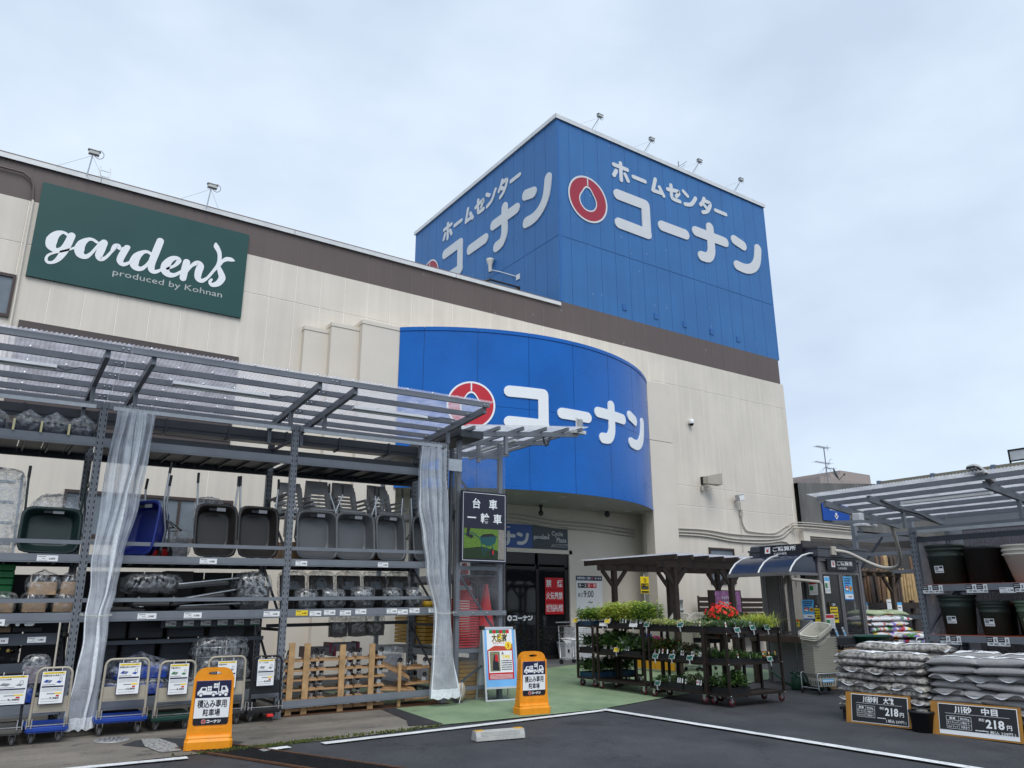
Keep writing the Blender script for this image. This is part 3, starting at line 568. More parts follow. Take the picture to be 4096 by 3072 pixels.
# dim interior
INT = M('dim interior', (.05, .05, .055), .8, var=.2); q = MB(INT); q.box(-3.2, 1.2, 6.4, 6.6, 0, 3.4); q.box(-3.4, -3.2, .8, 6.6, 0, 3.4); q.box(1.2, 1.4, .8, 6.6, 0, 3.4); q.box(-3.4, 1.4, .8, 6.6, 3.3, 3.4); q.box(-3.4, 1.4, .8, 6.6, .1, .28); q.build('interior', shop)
for k, (x, y, w_, h, c) in enumerate(((-2.0, 3.0, .5, 1.3, BLUEP), (-1.2, 3.4, .3, 2.2, GREY), (-.9, 2.6, .55, .6, BLUEP), (.2, 3.0, .6, 1.1, CYAN), (-.2, 4.0, .5, 1.9, GREY))):
    q = MB(c); q.cbox(x, x + w_, y, y + .3, .28, .28 + h, .03); q.build('display_stand', shop)
# sign over the doors
t = thing('entrance_sign', 'long blue and dark sign over the doors, reading gardens and Cycle Plaza', 'sign', (10.0, 17.25, 3.14))
DGREY = M('dark slate board', (.03, .042, .055), .4, var=.06); SBL = M('blue sign board', (.012, .065, .27), .4, var=.06)
q = MB(SBL); q.plate(F, 0, 2.42, 0, .62, 0, .03); q.build('board', t); q = MB(DGREY); q.plate(F, 2.425, 3.65, 0, .62, 0, .03); q.build('board', t)
q = MB(LETT); logo_ring(q, F, LETT, LRED, .3, .3, .2, .035); q.build('emblem', t); q = MB(LETT); logo_letters(q, F, LETT, .56, .24, .233, d=.035, u0=2.3); q.build('lettering', t); q = MB(LETT); logo_letters(q, F, LETT, .56, .27, .2, sets=((HC, .12),), d=.035, u0=2.3, z0=14.3); q.build('lettering', t)
q = MB(LETT); gardens(q, F, LETT, 2.74, .3, .155, .034); q.build('lettering', t); q = MB(LETT); q.text('Cycle', F, 3.08, .37, .13, al='l', d=.034); q.text('Plaza', F, 3.25, .2, .13, al='l', d=.034); q.build('lettering', t); q = MB(LETT); q.text('サイクルプラザ', F, 3.2, .1, .05, al='l', d=.034); q.rect(F, 3.04, 3.6, .065, .072, .034); q.ring(F, 3.1, .11, .018, .024, .034); q.ring(F, 3.155, .11, .018, .024, .034); q.build('lettering', t)
# opening hours
t = thing('opening_hours_sign', 'white opening hours board beside the doors reading 9:00 to 8:00', 'sign', (13.92, 17.25, 1.2))
q = MB(WHITE); q.plate(F, 0, .95, 0, 1.25, 0, .015); q.build('board', t)
q = MB(NAVY); q.plate(F, 0, .95, 1.12, 1.25, .015, .018); q.text('営業時間のご案内', F, .04, 1.155, .06, LW, al='l', fit=.5, d=.02); logo_ring(q, F, LW, RED, .6, 1.185, .03, .02); logo_letters(q, F, LW, .68, 1.185, .032, d=.021, u0=2.3)
q.rect(F, .06, .4, .92, 1.05, .017, INK); q.text('月〜土', F, .23, .95, .075, LW, d=.019); q.rect(F, .4, .74, .92, 1.05, .017, RED); q.text('日・祝', F, .57, .95, .075, LW, d=.019)
q.text('あさ', F, .06, .68, .1, INK, al='l', d=.018, fit=.17); q.text('9:00', F, .26, .67, .19, INK, al='l', d=.018, fit=.36); q.text('〜', F, .5, .47, .12, INK, d=.018, off=.03)
q.text('よる', F, .43, .22, .1, INK, al='l', d=.018, fit=.15); q.text('8:00', F, .6, .21, .19, INK, al='l', d=.018, fit=.34); q.build('lettering', t)
# big green sign
SIGNG = M('dark green sign board', (.008, .062, .058), .4, var=.06, vs=1.5)
t = thing('gardens_sign', 'large dark green wall sign with white script reading gardens', 'sign', (-.07, YF, 7.81))
q = MB(SIGNG)
q.plate(F, 0, 4.1, 0, 2.04, .004, .06); q.build('board', t)
q = MB(LW); gardens(q, F, LW, 1.95 + .07, 8.65 - 7.81, 1, .066); q.build('lettering', t)
q = MB(M('grey lettering', (.45, .47, .46), .5)); q.text('produced by Kohnan', F, 1.47, .38, .14, al='l', fit=2.18, off=0, d=.064); q.build('lettering', t)
# ------------------------------------------------------------------ fittings on walls and roof
def flood(x, y, z, lean, side, label, cat='floodlight', grp=None):
    """roof-edge floodlight on a leaning pole with guy wires"""
    t = thing('floodlight', label, cat, (x, y, z), 0, grp)
    q = MB(GALV); lean *= .62; side *= .62; top = V3((side, -lean, .36)); q.cyl((0, 0, -.1), top, .013, n=8); q.build('pole', t)
    q = MB(M('lamp housing', (.36, .37, .36), .4, .4)); c = top + V3((.02, -.02, .06))
    q.bar(c + V3((-.1, 0, 0)), c + V3((.1, 0, 0)), .08, .08)
    for k in range(6): q.bar(c + V3((-.08 + k * .032, .045, 0)), c + V3((-.08 + k * .032, .07, 0)), .006, .08)
    q.bar(c + V3((-.12, -.01, .045)), c + V3((.12, -.01, .045)), .1, .012); q.build('lamp_head', t)
    q = MB(M('lamp glass', (.5, .52, .5), .15)); q.bar(c + V3((-.08, -.045, -.005)), c + V3((.08, -.045, -.005)), .012, .06); q.build('lens', t)
    q = MB(BLACK); q.tube([c + V3((.1 + .09 * math.sin(a), .05, .02 + .1 * math.cos(a))) for a in [k * .6 for k in range(10)]], .006, n=5); q.build('cable', t)
    q = MB(GREY); q.tube([top, V3((-.55, .1, 0))], .003, n=4); q.tube([top, V3((.35, .25, 0))], .003, n=4); q.build('guy_wire', t)
flood(.65, 16.5, 10.27, .1, .06, 'roof floodlight above the gardens sign, the left of the two on the long wall')
flood(3.02, 16.5, 10.27, .1, .06, 'roof floodlight above the gardens sign, the right of the two on the long wall')
for k, x in enumerate((14.54, 16.89, 19.28, 21.55)):
    flood(x, 16.7, 16.74, .5, .26, 'floodlight leaning out from the tower roof, %s from the tower corner' % ('nearest', 'second', 'third', 'farthest')[k], grp='tower roof floodlights')
t = thing('roof_ladder', 'small white ladder head rising behind the roof edge beside the left floodlight', 'ladder', (1.05, 18, 9.85))
for x in (-.1, .1): q = MB(COPING); q.tube([(x, 0, 0), (x, 0, 1.35), (x, .12, 1.5)], .016); q.build('rail', t)
for k in range(7): q = MB(COPING); q.cyl((-.1, 0, .5 + k * .14), (.1, 0, .5 + k * .14), .01, n=6); q.build('rung', t)
t = thing('roof_aerial', 'tv aerial peeping over the tower roof edge between two floodlights', 'aerial', (22.4, 20, 16.7))
q = MB(GREY); q.cyl((0, 0, -1), (0, 0, 3.4), .025, n=6); q.tube([(-1.1, 0, 3.0), (.2, 0, 3.0)], .015, n=5)
for k in range(9): q.tube([(-1.05 + k * .14, -.15, 3.0), (-1.05 + k * .14, .15, 3.0)], .008, n=4)
for k in range(5): q.tube([(-.05 + .12 * k, -.1, 2.7 + .2 * k), (-.05 + .12 * k, .45, 2.7 + .2 * k)], .01, n=4)
q.build('array', t)
t = thing('roof_lamp', 'white bell shaped lamp on an arm fixed to the tower side above the roof', 'lamp', (13.12, 18.82, 11.9))
q = MB(COPING); q.tube([(0, 0, 0), (-.1, .9, .5), (-.12, 1.5, .8)], .016); q.box(-.03, 0, -.09, .09, -.09, .09); q.build('arm', t)
q = MB(M('white lamp plastic', (.62, .6, .55), .5)); q.lathe([(.05, -.1), (.06, 0), (.07, .15), (.13, .32), (.135, .38), (0, .4)], c=(-.12, 1.52, .82), n=14); q.build('shade', t)
t = thing('roof_lamp', 'top of a second white bell lamp just showing over the roof edge', 'lamp', (10.55, 17.6, 9.85)); q = MB(MATS['white lamp plastic']); q.lathe([(.04, 0), (.05, .3), (.1, .55), (.16, .78), (.15, .84), (0, .86)], n=14); q.build('shade', t)
t = thing('roof_skylight', 'black framed glass skylight box behind the roof edge at the tower foot', 'skylight', (11.0, 17.6, 9.85))
q = MB(BLACK); q.tube([(0, 0, .6), (.05, 0, .95), (.25, 0, 1.05), (1.3, 0, 1.05), (1.3, 0, .2)], .035, n=6); q.tube([(0, .6, .6), (.05, .6, .95), (.25, .6, 1.05), (1.3, .6, 1.05), (1.3, .6, .2)], .035, n=6); q.bar((1.3, 0, 1.05), (1.3, .6, 1.05), .07, .07); q.build('frame', t)
q = MB(WG); q.box(.05, 1.27, .02, .58, .2, 1.0); q.build('glazing', t)
t = thing('loudspeaker', 'beige square horn loudspeaker on the wall right of the porch', 'loudspeaker', (18.75, 16.67, 5.45)); SPK = M('beige plastic', (.42, .39, .33), .5)
q = MB(SPK); q.add([(-.1, -.1, -.1), (-.1, -.1, .1), (-.1, -.3, .12), (-.1, -.3, -.12), (.32, -.28, -.17), (.32, -.28, .17), (.2, -.62, .19), (.2, -.62, -.17)], [(0, 1, 2, 3), (0, 4, 5, 1), (1, 5, 6, 2), (2, 6, 7, 3), (3, 7, 4, 0), (4, 7, 6, 5)]); q.build('horn', t)
q = MB(BLACK); q.add([(.325, -.36, -.08), (.325, -.36, .09), (.265, -.53, .1), (.265, -.53, -.08)], [(0, 1, 2, 3)]); q.bar((-.1, 0, 0), (-.02, -.2, 0), .03, .25); q.build('mouth', t)
q = MB(SPK); q.cyl((-.12, -.06, -.32), (-.12, -.06, -.18), .05, n=10); q.tube([(-.12, -.06, -.3), (0, -.08, -.38), (.03, -.15, -.15)], .008, n=5); q.build('junction_box', t)
t = thing('wall_camera', 'white dome camera high on the cream wall right of the blue fascia', 'security camera', (18.3, 16.67, 7.3)); q = MB(WHITE); q.lathe([(.0, .12), (.07, .09), (.09, 0), (.08, -.05)], c=(0, -.1, 0), n=14); q.box(-.05, .05, -.1, 0, -.03, .06); q.build('housing', t); q = MB(BLACK); q.lathe([(.07, -.05), (.05, -.11), (0, -.12)], c=(0, -.1, 0), n=14); q.build('dome', t)
t = thing('wall_floodlight', 'small grey floodlight on the cream wall above the cashier booth', 'floodlight', (20.2, 16.67, 4.98)); q = MB(GALV); q.bar((-.14, -.22, .0), (.14, -.22, .05), .14, .2); q.bar((0, 0, -.08), (0, -.2, 0), .03, .03); q.build('housing', t); q = MB(WHITE); q.bar((-.12, -.3, -.01), (.12, -.3, .04), .012, .15); q.build('lens', t)
q = MB(SPK); q.box(.14, .28, -.06, 0, -.55, -.33); q.tube([(.1, -.12, -.1), (.12, -.1, -.3), (.2, -.05, -.4)], .012, n=5); q.build('junction_box', t)
CON = M('painted conduit', (.46, .43, .38), .5, var=.08)
def wob(pts, r, lab, mat=CON):
    q = MB(mat); P = []
    for i in range(len(pts) - 1):
        p0, p1, p2, p3 = [V3(pts[max(0, min(len(pts) - 1, i + k))]) for k in (-1, 0, 1, 2)]
        for k in range(5):
            u = k / 5; P.append(.5 * ((2 * p1) + (p2 - p0) * u + (2 * p0 - 5 * p1 + 4 * p2 - p3) * u * u + (3 * p1 - p0 - 3 * p2 + p3) * u ** 3))
    q.tube(P + [V3(pts[-1])], r, n=6); tag(q.build('conduit'), lab, 'conduit'); return q
yy = 16.63
wob([(17.0, yy, 3.88), (18.59, yy, 3.91), (19.94, yy, 3.84), (21.5, yy, 3.86), (22.3, yy, 3.92), (22.9, yy, 4.2), (23.3, 16.42, 4.30), (26.3, 16.42, 4.30)], .026, 'uppermost painted cable conduit wandering along the cream wall to the ramp')
wob([(17.0, yy, 3.78), (18.59, yy, 3.80), (19.94, yy, 3.70), (21.5, yy, 3.73), (22.4, yy, 3.84), (22.95, yy, 4.12), (23.35, 16.42, 4.20), (26.3, 16.42, 4.19)], .026, 'middle painted cable conduit wandering along the cream wall to the ramp')
wob([(17.0, yy, 3.70), (18.59, yy, 3.71), (19.94, yy, 3.61), (21.4, yy, 3.62), (22.4, yy, 3.72), (22.75, yy, 3.6), (22.95, yy, 3.1), (22.95, yy, 2.3)], .026, 'lowest painted cable conduit on the cream wall that turns down behind the booth')
wob([(20.42, yy, 4.45), (20.45, yy, 4.2), (20.6, yy, 4.0), (20.9, yy, 3.96), (22.0, yy, 3.97), (22.8, yy, 4.28), (23.3, 16.42, 4.38), (26.3, 16.42, 4.38)], .022, 'painted conduit running down from the wall floodlight then along to the ramp')
wob([(20.35, yy, 4.45), (20.38, yy, 3.6), (20.36, yy, 3.3)], .01, 'thin straight cable hanging below the wall floodlight')
for k in range(3): wob([(10.6, 17.2, 3.98 - k * .1), (11.9, 17.2, 4.02 - k * .1), (13.2, 17.2, 3.93 - k * .1), (14.6, 17.2, 3.92 - k * .1), (16.2, 17.2, 3.82 - k * .1)], .022, 'shaded conduit on the porch wall above the entrance sign, %s of three' % ('top', 'middle', 'bottom')[k])
# ------------------------------------------------------------------ ramp, parapet and far buildings on the right
RCON = worn_mat('weathered concrete', (.085, .083, .078), (.17, .168, .16), (.065, .063, .06), sc=.9, streak=(1.5, 1.5, .4), wear=.6, bump=.15)
t = thing('car_ramp', 'weathered grey concrete ramp wall with blue arrow sign behind the racks', 'ramp', (23.4, 16.5, 0))
q = MB(RCON); q.add([(0, 0, 4.28), (9.5, 0, 4.28), (9.5, 0, 6.5), (0, 0, 5.78), (0, .35, 4.28), (9.5, .35, 4.28), (9.5, .35, 6.5), (0, .35, 5.78)], [(0, 1, 2, 3), (7, 6, 5, 4), (3, 2, 6, 7), (0, 4, 5, 1), (1, 5, 6, 2)]); q.build('side_wall', t)
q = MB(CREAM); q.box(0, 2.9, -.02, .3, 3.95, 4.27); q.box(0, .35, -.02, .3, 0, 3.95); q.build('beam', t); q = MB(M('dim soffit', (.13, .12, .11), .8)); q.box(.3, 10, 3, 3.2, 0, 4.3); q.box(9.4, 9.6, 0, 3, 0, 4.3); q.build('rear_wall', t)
t = thing('direction_sign', 'blue sign with white down arrow fixed to the concrete ramp wall', 'sign', (24.6, 16.47, 4.55)); F = XZ(0, 0, 0)
q = MB(BLUEP); q.plate(F, 0, 1.6, 0, .62, 0, .03); q.build('board', t); q = MB(LW); q.text('お帰り', F, .72, .38, .16, d=.034); q.rect(F, .74, .84, .14, .3, .034); q.add([F(.66, .2, .034), F(.79, .06, .034), F(.92, .2, .034)], [(0, 1, 2)]); q.build('lettering', t)
TANP = M('tan metal parapet', (.25, .235, .18), .55, var=.08); t = thing('rooftop_parapet', 'long tan parapet with blue-grey posts rising behind the right canopy', 'parapet', (34, 19.6, 0))
for k in range(8): q = MB(TANP); q.box(0, .2, -2.5 * (k + 1) + .15, -2.5 * k, 6.3, 7.16); q.build('panel', t)
for k in range(8): q = MB(M('blue grey post', (.15, .2, .28), .5)); q.box(-.03, .22, -2.5 * k, -2.5 * k + .15, 6.2, 7.2); q.build('post', t)
q = MB(GREY); q.box(-.05, .3, -20.5, .2, 5.9, 6.29); q.box(.21, .4, -20, 3, 0, 6.2); q.build('slab', t)
t = thing('billboard_frame', 'white panel on a dark frame standing above the tan parapet at the right edge', 'billboard', (34.5, 14.2, 7.1)); q = MB(BLACK); q.box(0, .06, -.03, .03, 0, .7); q.box(0, .06, -4, .03, .64, .7); q.box(0, .06, -4, .03, .2, .25); q.build('frame', t); q = MB(M('translucent white panel', (.55, .58, .6), .5)); q.box(.02, .04, -4, 0, .25, .64); q.build('panel', t)
t = thing('distant_building', 'far pinkish beige flat-roofed building beyond the ramp', 'building', (60, 40, 0)); PK = M('pinkish tile', (.33, .28, .26), .7, var=.08)
q = MB(PK); q.box(0, 9.6, 0, 14, 0, 12.6); q.build('block', t); q = MB(PK); q.box(4.7, 9.55, 1, 13, 12.6, 13.7); q.box(2.2, 6, .4, 6, 12.6, 13.1); q.build('penthouse', t)
t = thing('aerial_mast', 'tv aerial mast with guy wires beyond the ramp wall', 'aerial', (36.7, 24, 5)); q = MB(GREY); q.cyl((0, 0, 0), (-.05, 0, 4.8), .03, n=6); q.build('mast', t)
q = MB(GREY)
for z, x0, x1, n in ((4.8, -.75, .3, 9), (3.95, -.95, .35, 7), (3.7, -.1, .6, 4)):
    q.tube([(x0, 0, z), (x1, 0, z)], .018, n=5)
    for k in range(n): q.tube([(x0 + (x1 - x0) * k / (n - 1), -.2, z), (x0 + (x1 - x0) * k / (n - 1), .2, z)], .008, n=4)
q.tube([(.25, 0, 4.95), (.35, 0, 4.8), (.25, 0, 4.65)], .012, n=4); q.tube([(-.05, 0, 3.6), (.4, 0, 4.2), (.6, 0, 4.25)], .012, n=4); q.build('elements', t)
q = MB(GREY)
for a in ((-2.4, 0, 2.4), (1.9, 0, 2.6), (-.5, 1, 2.4), (.9, 1, 2.6)): q.tube([(-.03, 0, 3.8), a], .006, n=4)
q.build('guy_wire', t)
t = thing('satellite_dish', 'grey satellite dish at the foot of the aerial mast', 'satellite dish', (37.0, 23.8, 8.35), rot=(1.25, 0, .5)); q = MB(M('dish grey', (.13, .14, .14), .5)); q.lathe([(0, .0), (.15, .02), (.28, .07), (.36, .13), (.37, .13)], n=24); q.build('reflector', t); q = MB(BLACK); q.tube([(0, -.35, .1), (0, -.2, .45)], .015, n=5); q.box(-.04, .04, -.23, -.15, .42, .5); q.build('receiver', t)

# ================================================================== left rack with canopy
TILT = .011; YR, YB = 10.98, 12.18
def tz(x): return (x - 2.9) * TILT
PX = [-1.43, 1.12, 3.67, 6.22]
ROOFS = film('ribbed clear roofing', (.84, .83, .90), op=.44, rough=.25, wr=5, spread=.18, gl=.12, bump=0, tlc=.75)
ROOFW = film('white ribbed roofing', (.95, .95, .97), op=.50, rough=.25, wr=5, spread=.2, gl=.08, bump=0, tlc=.85)
rack = thing('storage_rack', 'tall grey steel rack along the wall holding wheelbarrows, dollies and trolleys', 'rack', (2.9, YR, 0), rot=(0, -TILT, 0))
def rx(x): return x - 2.9
SLOT = M('post slot', (.012, .013, .015), .8, var=0)
def post_mesh(h, z0=.17):
    q = MB(STEEL); a, d = .045, .075
    q.box(-a, -a + .006, 0, d, z0, h); q.box(a - .006, a, 0, d, z0, h); q.box(-a, -.006, -.003, .004, z0, h); q.box(.006, a, -.003, .004, z0, h); q.box(-.008, .008, .004, .02, z0, h); q.box(-.06, .06, -.02, .09, z0, z0 + .008)
    F = XZ(0, -.003, 0); z = z0 + .1
    while z < h - .06:
        for s_ in (-1, 1): q.slab([(s_ * .026 - .006, z), (s_ * .026 + .006, z), (s_ * .03 + .005, z + .034), (s_ * .03 - .008, z + .034)], F, 0, .001, SLOT)
        z += .075
    return q.mesh('post')
pm = post_mesh(4.19); pmb = post_mesh(4.1)
for x in PX: inst(pm, 'post', rack, (rx(x), 0, 0)); inst(pmb, 'post', rack, (rx(x), YB - YR - .07, 0))
for x in PX:                                            # side bracing
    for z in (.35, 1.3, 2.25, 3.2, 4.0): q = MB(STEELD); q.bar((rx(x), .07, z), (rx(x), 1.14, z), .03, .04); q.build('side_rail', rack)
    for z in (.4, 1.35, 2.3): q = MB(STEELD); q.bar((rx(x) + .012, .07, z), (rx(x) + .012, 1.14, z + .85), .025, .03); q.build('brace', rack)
DECK = M('deck steel', (.045, .052, .064), .5, .2, var=.2)
def beam(x0, x1, z, h, y0=-.012, y1=.045, name='beam', mat=STEEL):
    q = MB(mat); q.box(rx(x0) + .046, rx(x1) - .046, y0, y1, z - h, z); q.box(rx(x0) + .046, rx(x1) - .046, y0 - .004, y0, z - h * .82, z - h * .18); q.build(name, rack)
for k in range(3):
    a, c = PX[k], PX[k + 1]
    for z, h in ((3.73, .115), (2.26, .1), (1.575, .115)):
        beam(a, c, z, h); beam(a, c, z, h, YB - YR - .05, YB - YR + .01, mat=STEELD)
        for j in range(9):
            w_ = (c - a - .1) / 9; q = MB(DECK); x = rx(a) + .05 + j * w_; q.box(x + .006, x + w_ - .006, .047, YB - YR - .055, z - .045, z - .012); q.box(x + .05, x + .07, .047, YB - YR - .055, z - .075, z - .045); q.build('deck_panel', rack)
    for z in (2.405, 1.715): q = MB(STEEL); q.box(rx(a) + .046, rx(c) - .046, -.02, .0, z - .024, z + .024); q.build('guard_rail', rack)
    q = MB(STEEL); q.box(rx(a) + .05, rx(c) - .05, -.03, .02, 4.11, 4.185); q.build('curtain_rail', rack)
    q = MB(GALV); q.box(rx(a) + .1, rx(c) - .1, -.045, -.031, 4.1, 4.15); q.build('rail_track', rack)
beam(3.67, 6.22, .375, .095)
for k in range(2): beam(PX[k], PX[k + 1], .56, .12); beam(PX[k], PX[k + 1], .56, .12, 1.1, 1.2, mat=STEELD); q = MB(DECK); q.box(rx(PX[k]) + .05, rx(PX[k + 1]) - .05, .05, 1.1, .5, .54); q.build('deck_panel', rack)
# inner small shelves, dark
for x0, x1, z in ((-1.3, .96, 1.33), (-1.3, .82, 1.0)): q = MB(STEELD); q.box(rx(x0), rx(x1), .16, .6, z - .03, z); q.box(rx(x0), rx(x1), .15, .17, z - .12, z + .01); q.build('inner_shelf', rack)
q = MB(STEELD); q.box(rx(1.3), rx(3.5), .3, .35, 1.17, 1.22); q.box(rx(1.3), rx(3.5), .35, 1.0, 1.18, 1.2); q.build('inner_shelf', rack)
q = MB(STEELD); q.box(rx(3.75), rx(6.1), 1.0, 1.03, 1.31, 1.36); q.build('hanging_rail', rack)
# dark boards added to fill the lower back of the first bays with shade
for x0, x1, z0, z1 in ((-1.35, 1.05, .6, 2.05), (1.2, 3.6, .6, 2.1)):
    for j in range(6): w_ = (x1 - x0) / 6; q = MB(M('shade board', (.04, .042, .048), .6, var=.25)); q.box(rx(x0) + j * w_ + .008, rx(x0) + (j + 1) * w_ - .008, 1.04, 1.06, z0, z1); q.build('shade_board', rack)
def price(par, F, x, y, w_=.22, h=.075, s_='4,980', bg=PAPER, acc=None, big=True):
    q = MB(bg); q.plate(F, x, x + w_, y, y + h, 0, .003)
    q.greek(F, x + w_ * .06, x + w_ * .42, y + h * .74, h * .12, INK, .004); q.greek(F, x + w_ * .25, x + w_ * .4, y + h * .42, h * .14, GREY, .004); q.greek(F, x + w_ * .06, x + w_ * .5, y + h * .12, h * .1, GREY, .004)
    q.text(s_, F, x + w_ * .72, y + h * .32, h * .32, INK, wmax=w_ * .45, off=.02, d=.0045)
    if acc: q.rect(F, x, x + w_, y, y + h * .14, .0038, acc)
    return q.build('price_card', par)
RF = Frame((0, -.016, 0), (1, 0, 0))
for x, z, s_ in ((.62, 2.17, '6,800'), (2.48, 2.17, '6,980'), (3.78, 2.165, '4,980'), (5.05, 2.165, '5,480'), (.18, 1.44, '3,480'), (1.8, 1.48, '3,980'), (2.35, 1.48, '4,980'), (3.38, 1.48, '5,980'),
                 (3.83, 1.485, '6,280'), (4.03, 1.475, '1,980'), (4.24, 1.485, '1,580'), (4.48, 1.475, '2,480'), (4.72, 1.49, '3,980'), (5.22, 1.49, '1,280'), (5.4, 1.475, '1,380'), (5.6, 1.49, '1,680'), (5.93, 1.49, '1,980')):
    price(rack, RF, rx(x), z, .17 if x > 3.7 else .22, .07, s_, YEL if s_ == '6,280' else PAPER)
RF2 = Frame((0, .145, 0), (1, 0, 0)); RF3 = Frame((0, .295, 0), (1, 0, 0))
for x, s_ in ((-.1, '248'), (.28, '348'), (.66, '1,080')): price(rack, RF2, rx(x), 1.235, .19, .065, s_)
for k, s_ in enumerate(('2,980', '4,480', '6,480', '1,980', '4,480', '4,900')): price(rack, RF3, rx(2.2 + k * .22), 1.37, .13, .075, s_, PAPER, GREENP)
q = MB(STEELD); q.box(rx(2.15), rx(3.45), .31, .33, 1.36, 1.46); q.build('card_rail', rack)
# canopy
can = thing('canopy', 'clear corrugated canopy on grey steel rafters over the left storage rack', 'canopy', (2.9, YR, 4.19), rot=(0, -TILT, 0))
ry = lambda y: y - YR
def rz_(y): return 4.525 - (y - 9.8) * .078 - 4.19        # roof plane height above the rail
for x in (-1.65, -1.15, .915, 1.42, 3.53, 4.05, 6.2):
    q = MB(STEEL); q.bar((rx(x), ry(9.82), rz_(9.82)), (rx(x), ry(12.05), rz_(12.05)), .055, .1); q.build('rafter', can)
    q = MB(STEEL); q.box(rx(x) - .025, rx(x) + .025, -.03, .03, 0, rz_(YR) - .04); q.build('stub_post', can)
    q = MB(STEEL); q.box(rx(x) - .025, rx(x) + .025, ry(12.0) - .03, ry(12.0) + .03, -.1, rz_(12.0) - .04); q.build('stub_post', can)
for y in (9.79, 10.3, 10.78, 11.26, 11.7, 12.04):
    for x0, x1 in ((-3.0, 1.16), (1.17, 3.78), (3.79, 6.25)):
        q = MB(STEEL); q.box(rx(x0), rx(x1), ry(y) - .03, ry(y) + .012, rz_(y) + .03, rz_(y) + .105); o = q.build('purlin', can)
        q = MB(CHROME)
        for k in range(int((x1 - x0) / .42)): xx = rx(x0) + .2 + k * .42; q.lathe([(.0, .02), (.016, .012), (.02, -.004)], c=(xx, ry(y) - .01, rz_(y) + .125), n=6)
        for xx in (rx(x1) - .1, rx(x1) - .04): q.lathe([(.012, 0), (.012, -.012), (0, -.014)], c=(xx, ry(y) - .03, rz_(y) + .065), n=6, axis='y')
        q.build('roof_bolts', o, kind='stuff')
def corr(x0, x1, y0, y1, zf, pitch, amp, n=6):
    q = MB(ROOFS); nx = int((x1 - x0) / pitch * n)
    q.grid(lambda u, v: (x0 + (x1 - x0) * u, y0 + (y1 - y0) * v, zf(y0 + (y1 - y0) * v) + amp * math.sin(2 * math.pi * (x0 + (x1 - x0) * u) / pitch)), nx, 1); return q
for x0, x1 in ((-3.0, 1.15), (1.1, 3.75), (3.7, 6.3)):
    o = corr(rx(x0), rx(x1), ry(9.71), ry(12.2), lambda y: rz_(y + YR) + .113, .05, .008); o.build('roof_sheet', can)
for x0, x1 in ((-.9, .45), (1.78, 3.05), (4.32, 5.56)):
    q = MB(M('white batten lamp', (.66, .68, .70), .4, var=.04)); y = ry(10.55); z = rz_(10.55) - .02
    q.add([(rx(x0), y - .06, z), (rx(x0), y + .06, z), (rx(x0), y + .03, z + .045), (rx(x0), y - .03, z + .045), (rx(x1), y - .06, z), (rx(x1), y + .06, z), (rx(x1), y + .03, z + .045), (rx(x1), y - .03, z + .045)], [(0, 1, 2, 3), (7, 6, 5, 4), (0, 4, 5, 1), (1, 5, 6, 2), (2, 6, 7, 3), (3, 7, 4, 0)]); o = q.build('tube_lamp', can)
    q = MB(M('lamp tube', (.7, .73, .72), .3)); q.cyl((rx(x0) + .04, y, z - .02), (rx(x1) - .04, y, z - .02), .016, n=8); q.build('tube', o)
    q = MB(BLACK); q.tube([(rx(x1), y, z + .03), (rx(x1) + .1, y + .02, z), (rx(x1) + .25, y, z + .06), (rx(x1) + .5, y - .02, z + .05)], .006, n=4); q.build('cable', o)
GUT = M('dark gutter', (.04, .046, .055), .4, .1, var=.1)
t = thing('roof_gutter', 'dark box gutter running behind the left rack canopy', 'gutter', (2.9, 12.12, 4.12), rot=(0, -TILT, 0))
q = MB(GUT); q.box(-5, 3.45, -.1, .12, 0, .16); q.box(-5, 3.45, -.11, -.1, .06, .18); q.box(-5, 3.4, -.06, .1, -.22, -.1); q.build('trough', t)
for k in range(9): q = MB(GUT); q.box(-4.5 + k * .9, -4.47 + k * .9, -.13, .13, -.02, .19); q.build('bracket', t)
